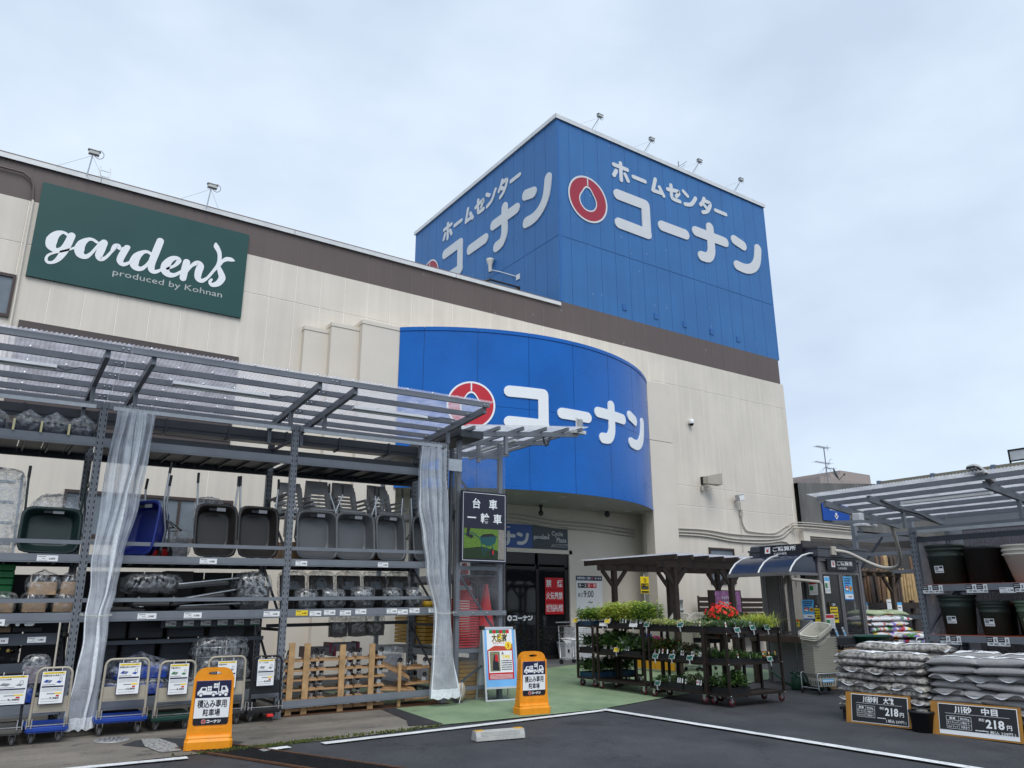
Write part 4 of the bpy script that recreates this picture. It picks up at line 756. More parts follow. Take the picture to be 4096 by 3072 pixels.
# vinyl curtains
VINYL = film('gridded vinyl', (.86, .91, .98), op=.38, rough=.22, wr=6, spread=.14, gl=.2, bump=.05, tlc=.22); TAPE = M('white tape', (.74, .78, .82), .45, var=.2, vs=30)
def lerp_tab(tab, z):
    for a, c in zip(tab[:-1], tab[1:]):
        if a[0] >= z >= c[0]:
            u = (a[0] - z) / (a[0] - c[0]); u = u * u * (3 - 2 * u); return a[1] + (c[1] - a[1]) * u, a[2] + (c[2] - a[2]) * u
    return tab[-1][1:]
def curtain(label, tab, y, seed, tapes):
    t = thing('vinyl_curtain', label, 'curtain', (tab[-1][1], y, tab[-1][0])); rr = random.Random(seed); ph = [rr.uniform(0, 6.3) for _ in range(4)]; o0 = V3(t.location); z0, z1 = tab[0][0], tab[-1][0]
    def pt(u, v, off=0):
        z = z0 + (z1 - z0) * v; a, c = lerp_tab(tab, z); w_ = c - a; dep = .035 + .03 * math.sin(v * 5 + ph[0])
        fold = dep * (math.sin(u * 26 + ph[1] + 1.2 * math.sin(v * 3)) + .5 * math.sin(u * 49 + ph[2] + v * 4))
        bulge = -.05 * math.sin(math.pi * u)
        return V3((a + w_ * u + .012 * math.sin(v * 17 + u * 9), y + fold * (1 - .55 * v) + bulge + off, z + .012 * math.sin(u * 20 + ph[3]) * (1 if v in (0, 1) else .3))) - o0
    for off in (0, .05): q = MB(VINYL); q.grid(lambda u, v: pt(u, v, off), 44, 60); q.build('sheet', t)
    for u0, u1 in tapes: q = MB(TAPE); q.grid(lambda u, v: pt(u0 + (u1 - u0) * u, v, -.004), 3, 60); q.build('edge_tape', t)
    q = MB(TAPE); q.grid(lambda u, v: pt(u, .965 + .035 * v, -.005), 44, 2); q.build('hem', t)
    q = MB(GALV)
    for k in range(10): p = pt((k + .5) / 10, 0); q.tube([p + V3((0, 0, -.01)), p + V3((.008, 0, .03)), p + V3((0, 0, .07)), p + V3((-.01, 0, .05))], .004, n=4)
    q.build('hooks', t, kind='stuff')
    zc = 1.51; a, c = lerp_tab(tab, zc); ch = MB(M('white chain', (.6, .6, .56), .4, .1)); n = 13
    lk = MB(MATS['white chain']); lk.tube([(.016 * math.cos(k * .785), 0, .009 * math.sin(k * .785)) for k in range(8)], .0035, n=5, closed=True); lm = lk.mesh('chain_link')
    for k in range(n): inst(lm, 'chain_link', t, V3((a - .06 + (c - a + .1) * k / n, y - .085 + .02 * abs(k / n - .5), zc + .02 * (2 * k / n - 1) ** 2)) - o0, (1.57 * (k % 2), 0, 0))
    return t
curtain('clear gridded vinyl curtain gathered with a chain, left one over the hand trucks', [(4.06, 1.20, 1.66), (3.5, 1.17, 1.66), (2.9, 1.18, 1.6), (2.2, 1.15, 1.52), (1.8, 1.2, 1.48), (1.51, 1.19, 1.43), (1.24, 1.2, 1.45), (.84, 1.16, 1.46), (.25, 1.12, 1.44)], 10.8, 1, ((.0, .04), (.55, .66)))
curtain('clear gridded vinyl curtain gathered with a chain, right one at the rack end', [(4.09, 5.63, 6.07), (3.77, 5.6, 6.09), (3.2, 5.64, 6.14), (2.67, 5.73, 6.15), (2.2, 5.79, 6.17), (1.5, 5.96, 6.2), (.96, 5.92, 6.28), (.29, 5.91, 6.4)], 10.8, 2, ((.0, .05), (.93, 1.0)))

# ------------------------------------------------------------------ wheelbarrows, standing on end
def wheelbarrow(label, x, w_, h, col, hcol, rz=0, lean=.16, z=2.27, y=11.06, hh=.42, wheel=True, splay=.02, step=.5):
    t = thing('wheelbarrow', label, 'wheelbarrow', (x, y, z + tz(x)), 0, 'wheelbarrows standing on end on the rack', rot=(lean * -1, 0, rz)); m = col
    def rnd_rect(a, c, zc, yy, n=40, p=6.5):
        o = []
        for k in range(n):
            th = 2 * math.pi * k / n; ct, st = math.cos(th), math.sin(th); r = (abs(ct) ** p + abs(st) ** p) ** (-1 / p); o.append((a * ct * r, yy, zc + c * st * r))
        return o
    R_ = [rnd_rect(w_ / 2, h / 2, h / 2, .012), rnd_rect(w_ / 2 + .004, h / 2 + .004, h / 2, -.006), rnd_rect(w_ / 2 - .022, h / 2 - .022, h / 2, -.008), rnd_rect(w_ / 2 - .035, h / 2 - .035, h / 2, .012),
          rnd_rect(w_ * .38, h * .36, h * .56, .17, p=5), rnd_rect(w_ * .35, h * .33, h * .57, .185, p=5), rnd_rect(w_ * .33, h * .31, h * .57, .187, p=5)]
    n = 40; q = MB(m); q.add([p for r in R_ for p in r], [(i * n + k, i * n + (k + 1) % n, (i + 1) * n + (k + 1) % n, (i + 1) * n + k) for i in range(len(R_) - 1) for k in range(n)], m, True); q.add(R_[-1], [tuple(range(n))], m); q.build('tray', t)
    q = MB(INK); F = XZ(0, -.0, 0); F = Frame((0, .02, h * .83), (1, 0, 0), (0, .6, -1)); F.u = V3((1, 0, 0)); F = Frame((0, .03, h * .885), (1, 0, 0), (0, -.25, 1)); q.plate(F, -.1, 0, 0, .035, 0, .003); q.plate(F, .0, .12, -.002, .045, 0, .003, GREY); q.build('sticker', t)
    for s_ in (-1, 1):
        hd = MB(hcol); xs = s_ * (w_ / 2 - .03); hd.tube([(xs * .55, .3, .12), (xs * .95, .2, h * .5), (xs, .06, h - .02), (xs + s_ * splay * .4, .05, h + .12), (xs + s_ * splay, .03, h + hh - .12), (xs + s_ * splay, .03, h + hh - .1)], .014, n=7); o = hd.build('handle', t)
        g_ = MB(BLACK); g_.tube([(xs + s_ * splay, .03, h + hh - .13), (xs + s_ * splay, .028, h + hh + .02)], .018, n=8); g_.build('grip', o)
    q = MB(hcol); q.tube([(-w_ * .3, .22, h * .75), (-w_ * .3, .42, h * .62), (w_ * .3, .42, h * .62), (w_ * .3, .22, h * .75)], .012, n=6); q.build('stand', t)
    if wheel:
        q = MB(RUBBER); tyre = [(.10 + .035 * math.cos(a), .035 * math.sin(a)) for a in [k * math.pi / 4 for k in range(9)]]; q.lathe(tyre, c=(0, .33, .1), n=20, axis='x'); o = q.build('wheel', t)
        q = MB(M('red wheel rim', (.42, .015, .015), .4)); q.lathe([(0, .02), (.03, .03), (.07, .012), (.07, -.012), (.03, -.03), (0, -.02)], c=(0, .33, .1), n=16, axis='x'); q.build('rim', o)
    return t
BGREEN = M('dark green barrow paint', (.010, .026, .026), .4, var=.12); BBLUE = M('blue barrow paint', (.008, .02, .17), .4, var=.1); BBRN = M('dark brown barrow steel', (.030, .027, .026), .32, .2, var=.15); BGRY = M('grey barrow steel', (.105, .11, .115), .36, .2, var=.12)
wheelbarrow('dark green wheelbarrow on end at the far left of the rack', .70, .66, .57, BGREEN, BGREEN, hh=.5)
wheelbarrow('dark brown wheelbarrow on end, left of the brown pair', 2.66, .57, .73, BBRN, GALV)
wheelbarrow('dark brown wheelbarrow on end, right of the brown pair', 3.24, .57, .73, BBRN, GALV)
wheelbarrow('wide grey wheelbarrow on end beside the middle rack post', 4.11, .64, .72, BGRY, GALV, splay=.12)
wheelbarrow('wide grey wheelbarrow on end, second from the middle rack post', 4.71, .64, .72, BGRY, GALV, splay=.12)
wheelbarrow('narrow grey wheelbarrow on end, third from the middle rack post', 5.30, .50, .73, BGRY, GALV)
wheelbarrow('narrow grey wheelbarrow on end half behind the right curtain', 5.93, .5, .73, BGRY, GALV)
t = wheelbarrow('blue wheelbarrow stood sideways behind the left curtain with red wheel showing', 1.66, .6, .72, BBLUE, GALV, rz=-.95, lean=.12, hh=.5, y=11.15)
t = wheelbarrow('second blue wheelbarrow nested behind the sideways blue one', 1.80, .55, .68, BBLUE, GALV, rz=-1.15, lean=.1, hh=.4, y=11.45)
# stacked garden chairs at the back of the barrow shelf
CHR = M('grey chair plastic', (.46, .455, .45), .5, var=.06)
def chair_stack(x, y, z, n, rz, label):
    t = thing('chair_stack', label, 'chair stack', (x, y, z + tz(x)), rz, 'grey plastic chairs stacked on the rack')
    for i in range(n):
        o = (0, .06 * i, .07 * i); b_ = MB(CHR); W_ = .44; H_ = .52; F = Frame((o[0], o[1], o[2] + .38), (1, 0, 0), (0, .22, 1)); F = Frame((0, o[1], o[2] + .38), (1, 0, 0), (0, .22, 1))
        rows = [0, .05] + [v for k in range(6) for v in (.09 + k * .06, .128 + k * .06)] + [.45, .52]
        def wx(v): return W_ / 2 * (1 - .18 * max(0, v - .1) / .42)
        for a, c in zip(rows[:-1], rows[1:]):
            idx = rows.index(a)
            if idx >= 2 and idx % 2 == 0 and idx < 14:
                for s_ in (-1, 1): b_.slab([(s_ * wx(a), a), (s_ * wx(c), c), (s_ * (wx(c) - .07), c), (s_ * (wx(a) - .07), a)][::s_], F, 0, .02)
            else: b_.slab([(-wx(a), a), (wx(a), a), (wx(c), c), (-wx(c), c)], F, 0, .02)
        b_.box(-.225, .225, o[1] - .42, o[1], o[2] + .36, o[2] + .385)
        for sx in (-1, 1):
            b_.box(sx * .2 - .02, sx * .2 + .02, o[1] - .42, o[1] - .38, o[2], o[2] + .37); b_.box(sx * .2 - .02, sx * .2 + .02, o[1] - .03, o[1] + .01, o[2], o[2] + .37)
            b_.box(sx * .235 - .02, sx * .235 + .02, o[1] - .38, o[1] + .05, o[2] + .56, o[2] + .59)
        b_.build('chair', t)
    return t
for k, (x, n, rz) in enumerate(((3.97, 2, .05), (4.42, 3, -.05), (4.88, 3, 0), (5.52, 3, .12))): chair_stack(x, 11.98, 2.55, n, rz, 'stack of grey slatted plastic chairs above the grey barrows, %s from the left' % ('first', 'second', 'third', 'fourth')[k])
q = MB(KRAFT); q.cbox(3.75, 5.8, 11.6, 12.1, 2.27, 2.56, .02); tag(q.build('carton'), 'long brown carton under the plastic chair stacks at the shelf back', 'carton')
# wrapped goods
def lump(q, c, s_, mat, seed, p=3.5, amp=.08, peak=0, nu=28, nv=18):
    rr = random.Random(seed); A = [(rr.uniform(2, 7), rr.uniform(2, 7), rr.uniform(0, 6), rr.uniform(.3, 1)) for _ in range(5)]
    def f(u, v):
        th = u * 2 * math.pi; ph = (v - .5) * math.pi; ct, st, cp, sp_ = math.cos(th), math.sin(th), math.cos(ph), math.sin(ph)
        r = (abs(ct * cp) ** p + abs(st * cp) ** p + abs(sp_) ** p + 1e-9) ** (-1 / p)
        n_ = sum(a[3] * math.sin(a[0] * th * 1.0 // 1 * 1.0 + a[1] * ph + a[2]) for a in A) / 3
        cr = abs(math.sin(th * 5 + ph * 4 + A[0][2])) ** 6 * .5
        k = 1 + amp * (n_ + cr); zz = sp_ * r * k
        if peak and zz > 0: zz *= 1 + peak * max(0, 1 - abs(ct * cp * r)) ** 2
        return (c[0] + s_[0] * ct * cp * r * k, c[1] + s_[1] * st * cp * r * k, c[2] + s_[2] * zz)
    return q.grid(f, nu, nv, mat, True, closed=True)
def wrapped(name, label, cat, x, y, z, w_, d, h, core, seed, grp=None, peak=0, casters=0, rz=0, film_=FILM, cs=.8):
    t = thing(name, label, cat, (x, y, z + tz(x)), rz, grp)
    q = MB(core); q.cbox(-w_ / 2 * cs, w_ / 2 * cs, -d / 2 * cs, d / 2 * cs, .005, h * .62, .015); q.build('contents', t)
    for k in range(casters):
        a = (k % 2 * 2 - 1) * w_ * .25; c_ = (k // 2 * 2 - 1) * d * .25; q = MB(CHROME); q.bar((a, c_, h * .62), (a + .02, c_, h * .85), .05, .02); o = q.build('caster', t); q = MB(RUBBER); q.cyl((a + .02, c_ - .012, h * .86), (a + .02, c_ + .012, h * .86), .032, n=12); q.build('wheel', o)
    q = MB(film_); lump(q, (0, 0, h * .5), (w_ / 2, d / 2, h * .5), film_, seed, peak=peak); q.build('wrap', t)
    return t
DKB = M('dark navy rubber', (.012, .014, .03), .5)
for k, x in enumerate((-.1, .27, .56, .86)): wrapped('wrapped_bundle', 'clear-wrapped dark bundle on the top shelf, %s of the row' % ('leftmost', 'second', 'third', 'rightmost')[k], 'bundle', x, 11.2, 3.735, .33, .5, .22, DKB, 10 + k, 'wrapped bundles on the top shelf', peak=.7, film_=FILMT)
for k, x in enumerate((.12, .41, .71)): q = MB(M('cream strap', (.6, .55, .3), .6)); q.box(x - .012, x + .012, 10.93, 10.945, 3.72 + tz(x), 3.86 + tz(x)); tag(q.build('packing_strap'), 'cream packing strap around the top shelf bundles, %s' % ('left', 'middle', 'right')[k], 'strap')
# stepladder at the left edge
t = thing('wrapped_ladder', 'aluminium stepladder in wrinkled film standing at the left edge of the barrow shelf', 'ladder', (.12, 11.5, 2.27 + tz(.1)))
for x0, x1 in ((.24, .12), (-.45, -.4)): q = MB(GALV); q.bar((x0, 0, 0), (x1 + .08, .12, 1.0), .03, .06); q.build('rail', t)
for k in range(4): q = MB(GALV); z = .12 + k * .26; q.box(-.43, .2 - k * .02, .02 + z * .12, .1 + z * .12, z, z + .03); q.build('step', t)
q = MB(FILM); lump(q, (-.1, .06, .5), (.36, .12, .56), FILM, 31, p=6, amp=.04); q.build('wrap', t)
q = MB(CHR); 
wrapped('wrapped_carton', 'grey film-wrapped bundle behind the dark green barrow', 'bundle', .78, 11.75, 2.3, .62, .3, .75, GREY, 33, film_=FILM)
wrapped('wrapped_rack_parts', 'pile of silvery film-wrapped shelf parts behind the brown barrows', 'bundle', 2.2, 11.85, 2.27, .6, .4, .45, GREY, 34)
wrapped('wrapped_basket', 'film-wrapped grey basket above the left brown barrow at the shelf back', 'bundle', 2.7, 11.9, 2.75, .4, .3, .42, GREY, 35)
# second shelf
WB = 1.58
for k, (x, z, w_) in enumerate(((.02, 0, .3), (.33, 0, .3), (.66, 0, .3), (.97, 0, .28))): wrapped('wrapped_dolly', 'film-wrapped brown board dolly lying low on the second shelf, %s from the left' % ('first', 'second', 'third', 'fourth')[k], 'dolly', x, 11.25, WB, w_, .42, .24, KRAFT, 40 + k, 'wrapped board dollies', film_=FILMT)
for k, (x, w_) in enumerate(((.72, .36), (1.02, .28))): wrapped('wrapped_dolly', 'film-wrapped board dolly with caster showing, %s one on top of the pile' % ('left', 'right')[k], 'dolly', x, 11.25, WB + .2, w_, .42, .25, KRAFT, 46 + k, 'wrapped board dollies', casters=4, film_=FILMT, peak=.4)
t = thing('green_crate', 'stack of bright green crates at the far left of the second shelf', 'crate', (.28, 11.7, WB)); GRC = M('bright green plastic', (.01, .23, .06), .4)
for k in range(6): q = MB(GRC); q.cbox(-.3, .14, -.2, .2, .05 + k * .085, .125 + k * .085, .012); q.build('crate', t)
def flat_dolly(label, x, y, z, w_, d, seed, up=True, rz=0, deck=BLACK, grp='black plastic dollies on the second shelf', name='plastic_dolly'):
    t = thing(name, label, 'dolly', (x, y, z + tz(x)), rz, grp); q = MB(deck); q.cbox(-w_ / 2, w_ / 2, -d / 2, d / 2, 0, .05, .03); q.build('deck', t)
    for sx in (-1, 1):
        for sy in (-1, 1):
            a, c = sx * w_ * .36, sy * d * .32; q = MB(CHROME); q.box(a - .03, a + .03, c - .02, c + .02, .05, .056); q.bar((a - .012, c, .05), (a + .02, c, .11), .035, .012); o = q.build('caster', t); q = MB(RUBBER); q.cyl((a + .024, c - .014, .105), (a + .024, c + .014, .105), .037, n=14); q.build('wheel', o)
    return t
flat_dolly('black plastic dolly upside down, top of the pile near the left curtain', 1.98, 11.25, WB + .24, .56, .4, 1, rz=.1)
flat_dolly('black plastic dolly upside down under another near the left curtain', 2.0, 11.27, WB + .06, .58, .4, 2, rz=-.06)
flat_dolly('black plastic dolly upside down at the bottom left of the second shelf pile', 1.66, 11.3, WB, .5, .4, 3, rz=.02)
q = MB(FILMT); lump(q, (1.95, 11.24, WB + .33), (.36, .26, .13), FILMT, 3); tag(q.build('clear_wrap'), 'loose clear wrap over the upside-down black dollies', 'plastic wrap')
for k, (x, z, a) in enumerate(((2.55, .12, .16), (2.62, 0, .02), (2.58, .3, .1))):
    t = thing('folded_trolley', 'folded black hand trolley lying on the second shelf, %s' % ('middle of the pile', 'bottom of the pile', 'top one with silver handle')[k], 'trolley', (x, 11.2, WB + z + tz(x)), rot=(0, -a, .05)); q = MB(BLACK); q.cbox(-.4, .3, -.22, .22, 0, .055, .025); q.build('deck', t)
    q = MB(GALV); q.tube([(-.35, -.18, .06), (.42, -.18, .075), (.46, -.12, .075), (.46, .12, .075), (.42, .18, .075), (-.35, .18, .06)], .013, n=7); q.build('handle', t)
wrapped('wrapped_trolleys', 'tall film-wrapped pile of black trolleys left of the middle post', 'bundle', 3.25, 11.25, WB, .5, .5, .5, BLACK, 51, film_=FILM)
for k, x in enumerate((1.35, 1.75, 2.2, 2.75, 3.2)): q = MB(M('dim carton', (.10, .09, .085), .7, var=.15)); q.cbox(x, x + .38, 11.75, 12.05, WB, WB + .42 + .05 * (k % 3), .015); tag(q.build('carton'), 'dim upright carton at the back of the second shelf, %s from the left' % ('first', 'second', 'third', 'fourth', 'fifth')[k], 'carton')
for k, (x, w_, core, h) in enumerate(((4.0, .34, BLACK, .27), (4.4, .4, BLACK, .27), (4.88, .38, BLACK, .30), (5.36, .35, BLACK, .30), (5.73, .34, BLACK, .28))):
    if k < 3: wrapped('wrapped_trolley', 'film-wrapped folded trolley between black dividers right of the middle post, %s' % ('first', 'second', 'third')[k], 'trolley', x, 11.2, WB, w_, .4, h, core, 60 + k, film_=FILM)
    else:
        t = thing('spare_wheel_pack', 'film-wrapped spare tyre on the second shelf, %s of two' % ('left', 'right')[k - 3], 'tyre', (x, 11.18, WB + tz(x)))
        for j in range(2): q = MB(RUBBER); q.lathe([(.105 + .05 * math.cos(a), .07 + j * .11 + .05 * math.sin(a)) for a in [i * math.pi / 5 for i in range(11)]], n=22); q.build('tyre', t)
        q = MB(FILM); lump(q, (0, 0, .14), (.175, .175, .15), FILM, 70 + k, p=3); q.build('wrap', t)
for x in (3.79, 4.2, 4.64, 5.15, 5.54): q = MB(BLACK); q.box(x, x + .006, 11.02, 11.5, WB + tz(x), WB + .26 + tz(x)); tag(q.build('shelf_divider'), 'thin black shelf divider among the wrapped trolleys', 'divider', 'black shelf dividers')
for k, x in enumerate((3.85, 4.3, 4.75, 5.2, 5.6)):
    t = thing('standing_trolley', 'dim upright trolley in film at the back of the second shelf, %s' % ('far left', 'second', 'third', 'fourth', 'far right')[k], 'trolley', (x + .15, 11.65, WB + tz(x)), rot=(-.25, 0, 0)); q = MB(M('brown trolley deck', (.10, .075, .06), .5)); q.cbox(-.19, .19, -.02, .03, .0, .5, .01); q.build('deck', t); q = MB(GREY); q.plate(XZ(-.08, -.022, .28), 0, .16, 0, .12, 0, .003); q.build('label', t); q = MB(FILMT); lump(q, (0, 0, .26), (.22, .08, .3), FILMT, 80 + k, p=6, amp=.05); q.build('wrap', t)
t = thing('yellow_tub', 'small yellow round tub beside the right curtain', 'tub', (6.02, 11.2, WB + .02)); q = MB(M('yellow plastic', (.7, .42, .02), .45)); q.lathe([(0, 0), (.1, 0), (.12, .1), (.11, .1), (.095, .01), (0, .01)], n=20); q.build('shell', t)
# lower left bays: dark stock
for k, (x, w_) in enumerate(((-.05, .34), (.32, .3), (.64, .3))):
    t = thing('caster_box', 'bin of small casters on the upper inner shelf, %s' % ('left', 'middle', 'right')[k], 'bin', (x, 11.35, 1.33)); q = MB(KRAFT if k == 1 else BLACK); q.box(-w_ / 2, w_ / 2, -.01, .25, 0, .012); q.box(-w_ / 2, w_ / 2, -.02, -.005, 0, .05); q.box(-w_ / 2, w_ / 2, .2, .22, 0, .18); q.build('tray', t)
    rr = random.Random(k); 
    for j in range(14): q = MB(CHROME if j % 2 else RUBBER); a, c = rr.uniform(-w_ * .4, w_ * .4), rr.uniform(.0, .18); q.cyl((a, c - .01, .04 + .05 * (j % 2)), (a, c + .01, .04 + .05 * (j % 2)), .025, n=8); q.build('caster', t)
BRASS = M('brass fittings', (.45, .3, .1), .35, .7)
for k, x in enumerate((-.1, .2, .5)):
    t = thing('hook_row', 'cluster of small brass and black casters hanging over the lower inner shelf, %s' % ('left', 'middle', 'right')[k], 'fittings', (x, 11.3, 1.0)); rr = random.Random(90 + k)
    for j in range(12): q = MB(BRASS if rr.random() < .4 else RUBBER); a, h = rr.uniform(-.13, .13), rr.uniform(.02, .16); q.cyl((a, -.01, h), (a, .012, h), .02, n=8); q.build('caster', t)
wrapped('wrapped_cushion', 'pale grey film-wrapped pads hanging below the inner shelf', 'bundle', .78, 11.15, .78, .3, .2, .32, M('mauve grey', (.2, .17, .19), .7), 95)
for k, x in enumerate((-.3, .15, .62)): wrapped('wrapped_blue_truck', 'film-wrapped blue hand truck lying on the bottom shelf, %s at the left' % ('first', 'second', 'third')[k], 'hand truck', x, 11.3, .57, .42, .5, .25, M('truck blue', (.012, .055, .34), .4, var=.08), 100 + k)
wrapped('wrapped_blue_truck', 'film-wrapped blue hand truck behind the blue platform truck with the 12,800 card', 'hand truck', 1.9, 11.35, .57, .8, .5, .2, MATS['truck blue'], 104); wrapped('wrapped_blue_truck', 'film-wrapped blue hand truck on top of another behind the 12,800 card', 'hand truck', 1.95, 11.35, .76, .75, .5, .22, MATS['truck blue'], 105, peak=.8)
wrapped('wrapped_silver_cart', 'silvery film-wrapped flat cart on the bottom shelf behind the 4,480 card', 'cart', 2.72, 11.3, .57, .5, .4, .16, GREY, 106)
for k, (x, w_, z0, z1) in enumerate(((1.3, .42, .62, 1.16), (1.76, .42, .62, 1.16), (2.24, .4, .62, 1.16), (1.3, .5, 1.22, 1.5), (1.82, .44, 1.22, 1.5), (2.3, .5, 1.22, 1.4), (2.85, .5, 1.22, 1.4))):
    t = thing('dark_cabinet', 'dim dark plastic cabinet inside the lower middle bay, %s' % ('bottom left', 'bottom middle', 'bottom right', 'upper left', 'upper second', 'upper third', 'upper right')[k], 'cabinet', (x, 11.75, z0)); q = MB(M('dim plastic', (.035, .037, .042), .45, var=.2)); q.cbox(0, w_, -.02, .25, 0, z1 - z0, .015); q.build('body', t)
    for j in range(4): q = MB(STEELD); q.box(.03, w_ - .03, -.03, -.021, (z1 - z0) * (.08 + .23 * j), (z1 - z0) * (.25 + .23 * j)); q.build('drawer', t)
# wire carts in film
for k, (z, dx) in enumerate(((.98, 0), (.72, .03))):
    t = thing('wire_cart', 'chromed wire cart in clear film behind the beige trucks, %s of two' % ('upper', 'lower')[k], 'wire cart', (2.9 + dx, 11.25, z)); q = MB(CHROME)
    for zz in (.0, .12):
        q.tube([(-.3, -.2, zz), (.3, -.2, zz), (.3, .2, zz), (-.3, .2, zz)], .006, n=5, closed=True)
    q.build('rim', t); q = MB(CHROME)
    for j in range(13): a = -.3 + j * .05; q.tube([(a, -.2, .12), (a, -.2, 0), (a, .2, 0), (a, .2, .12)], .003, n=4)
    q.build('wires', t, kind='stuff'); q = MB(FILMT); lump(q, (0, 0, .1), (.34, .24, .15), FILMT, 110 + k, p=5); q.build('wrap', t)
# ------------------------------------------------------------------ wooden dollies piled in the third bay
def caster_mesh():
    q = MB(CHROME); q.box(-.035, .035, -.03, .03, .0, .006); q.box(-.03, .03, -.022, -.018, .0, .05); q.box(-.03, .03, .018, .022, .0, .05); q.bar((0, -.02, .04), (.012, -.02, .085), .03, .004); q.bar((0, .02, .04), (.012, .02, .085), .03, .004); return q.mesh('caster')
CAS = caster_mesh(); qq = MB(RUBBER); qq.cyl((.014, -.014, .085), (.014, .014, .085), .036, n=14); CWH = qq.mesh('wheel')
def wood_dolly(label, x, y, z, w_, d, rot=(0, 0, 0), cast=True, grp='wooden flat dollies in piles', dark=False):
    t = thing('wooden_dolly', label, 'dolly', (x, y, z + tz(x) * .3), rot=rot, group=grp); q = MB(WOODP); q.cbox(-w_ / 2, w_ / 2, -d / 2, d / 2, 0, .021, .006); q.build('board', t)
    for sx in (-1, 1):
        q = MB(WOODP); q.box(sx * (w_ / 2 - .07) - .05, sx * (w_ / 2 - .07) + .05, -d / 2 + .01, d / 2 - .01, .0215, .04); q.build('cleat', t)
        for sy in (-1, 1):
            if cast: o = inst(CAS, 'caster', t, (sx * (w_ / 2 - .07), sy * (d / 2 - .06), .04), (0, 0, .6 * sx * sy)); inst(CWH, 'wheel', o)
    return t
GB = gz(11.2) + .02
for c, (x0, w_) in enumerate(((3.98, .5), (4.5, .56), (5.03, .48))):
    for k in range(6): wood_dolly('flat wooden dolly with casters up, %s from the floor in the %s pile' % (ORD[k], ('left', 'middle', 'right')[c]), x0 + .01 * (k % 2), 11.27, GB + .035 + k * .128, w_, .4, rot=(0, 0, .015 * ((k * 7 + c) % 3 - 1)))
for k, (x, z1) in enumerate(((3.83, 1.13), (4.05, 1.12), (4.58, 1.09), (5.04, 1.09), (5.50, .8))): q = MB(WOODL); q.box(x - (.043 if k < 4 else .025), x + (.043 if k < 4 else .025), 11.045, 11.065, GB, z1); tag(q.build('upright_plank'), 'upright pine plank holding the wooden dolly piles, %s from the left' % ('first', 'second', 'third', 'fourth', 'fifth')[k], 'plank')
wood_dolly('wooden dolly board sloping down to the right, its striped top uppermost', 5.45, 11.35, .72, .62, .42, rot=(.25, .42, .0), cast=False); wood_dolly('wooden dolly board lying slightly tilted under the sloping one', 5.5, 11.3, .42, .6, .42, rot=(.1, .06, .03), cast=False)
for k in range(3): wood_dolly('wooden dolly behind the right curtain, %s of three' % ('lowest', 'middle', 'top')[k], 5.88, 11.4, GB + .05 + .22 * k, .42, .4, rot=(0, -.04, .03 * k))
q = MB(RUST); q.box(3.75, 6.35, 11.0, 11.5, gz(11.2) + .006, gz(11.2) + .02); tag(q.build('floor_plank'), 'long rust-brown floor plank under the wooden dolly piles', 'plank')
for k, (x, z) in enumerate(((4.38, .93), (4.75, .98))):
    t = thing('folding_cart', 'dark folding cart with maroon corners above the wooden dollies, %s' % ('left', 'right')[k], 'cart', (x, 11.45, z)); q = MB(M('dark grey deck', (.06, .06, .07), .45)); q.cbox(-.2, .2, -.05, .2, 0, .12, .02); q.build('deck', t); q = MB(M('maroon plastic', (.09, .01, .03), .4)); q.cbox(-.24, -.2, -.06, .21, -.02, .13, .01); q.cbox(.2, .24, -.06, .21, -.02, .13, .01); q.build('corners', t)
wrapped('silver_foil_pack', 'creased silver film pack leaning above the sloping dolly board', 'pack', 5.62, 11.6, .66, .42, .08, .34, GREY, 120); 
for k, x in enumerate((4.85, 5.17, 5.48)): wrapped('hanging_crate', 'smoky folding crate hanging from the rear rail, %s of three' % ('left', 'middle', 'right')[k], 'crate', x, 11.95, 1.14, .31, .12, .36, M('smoky plastic', (.12, .115, .11), .5), 122 + k, cs=.9)

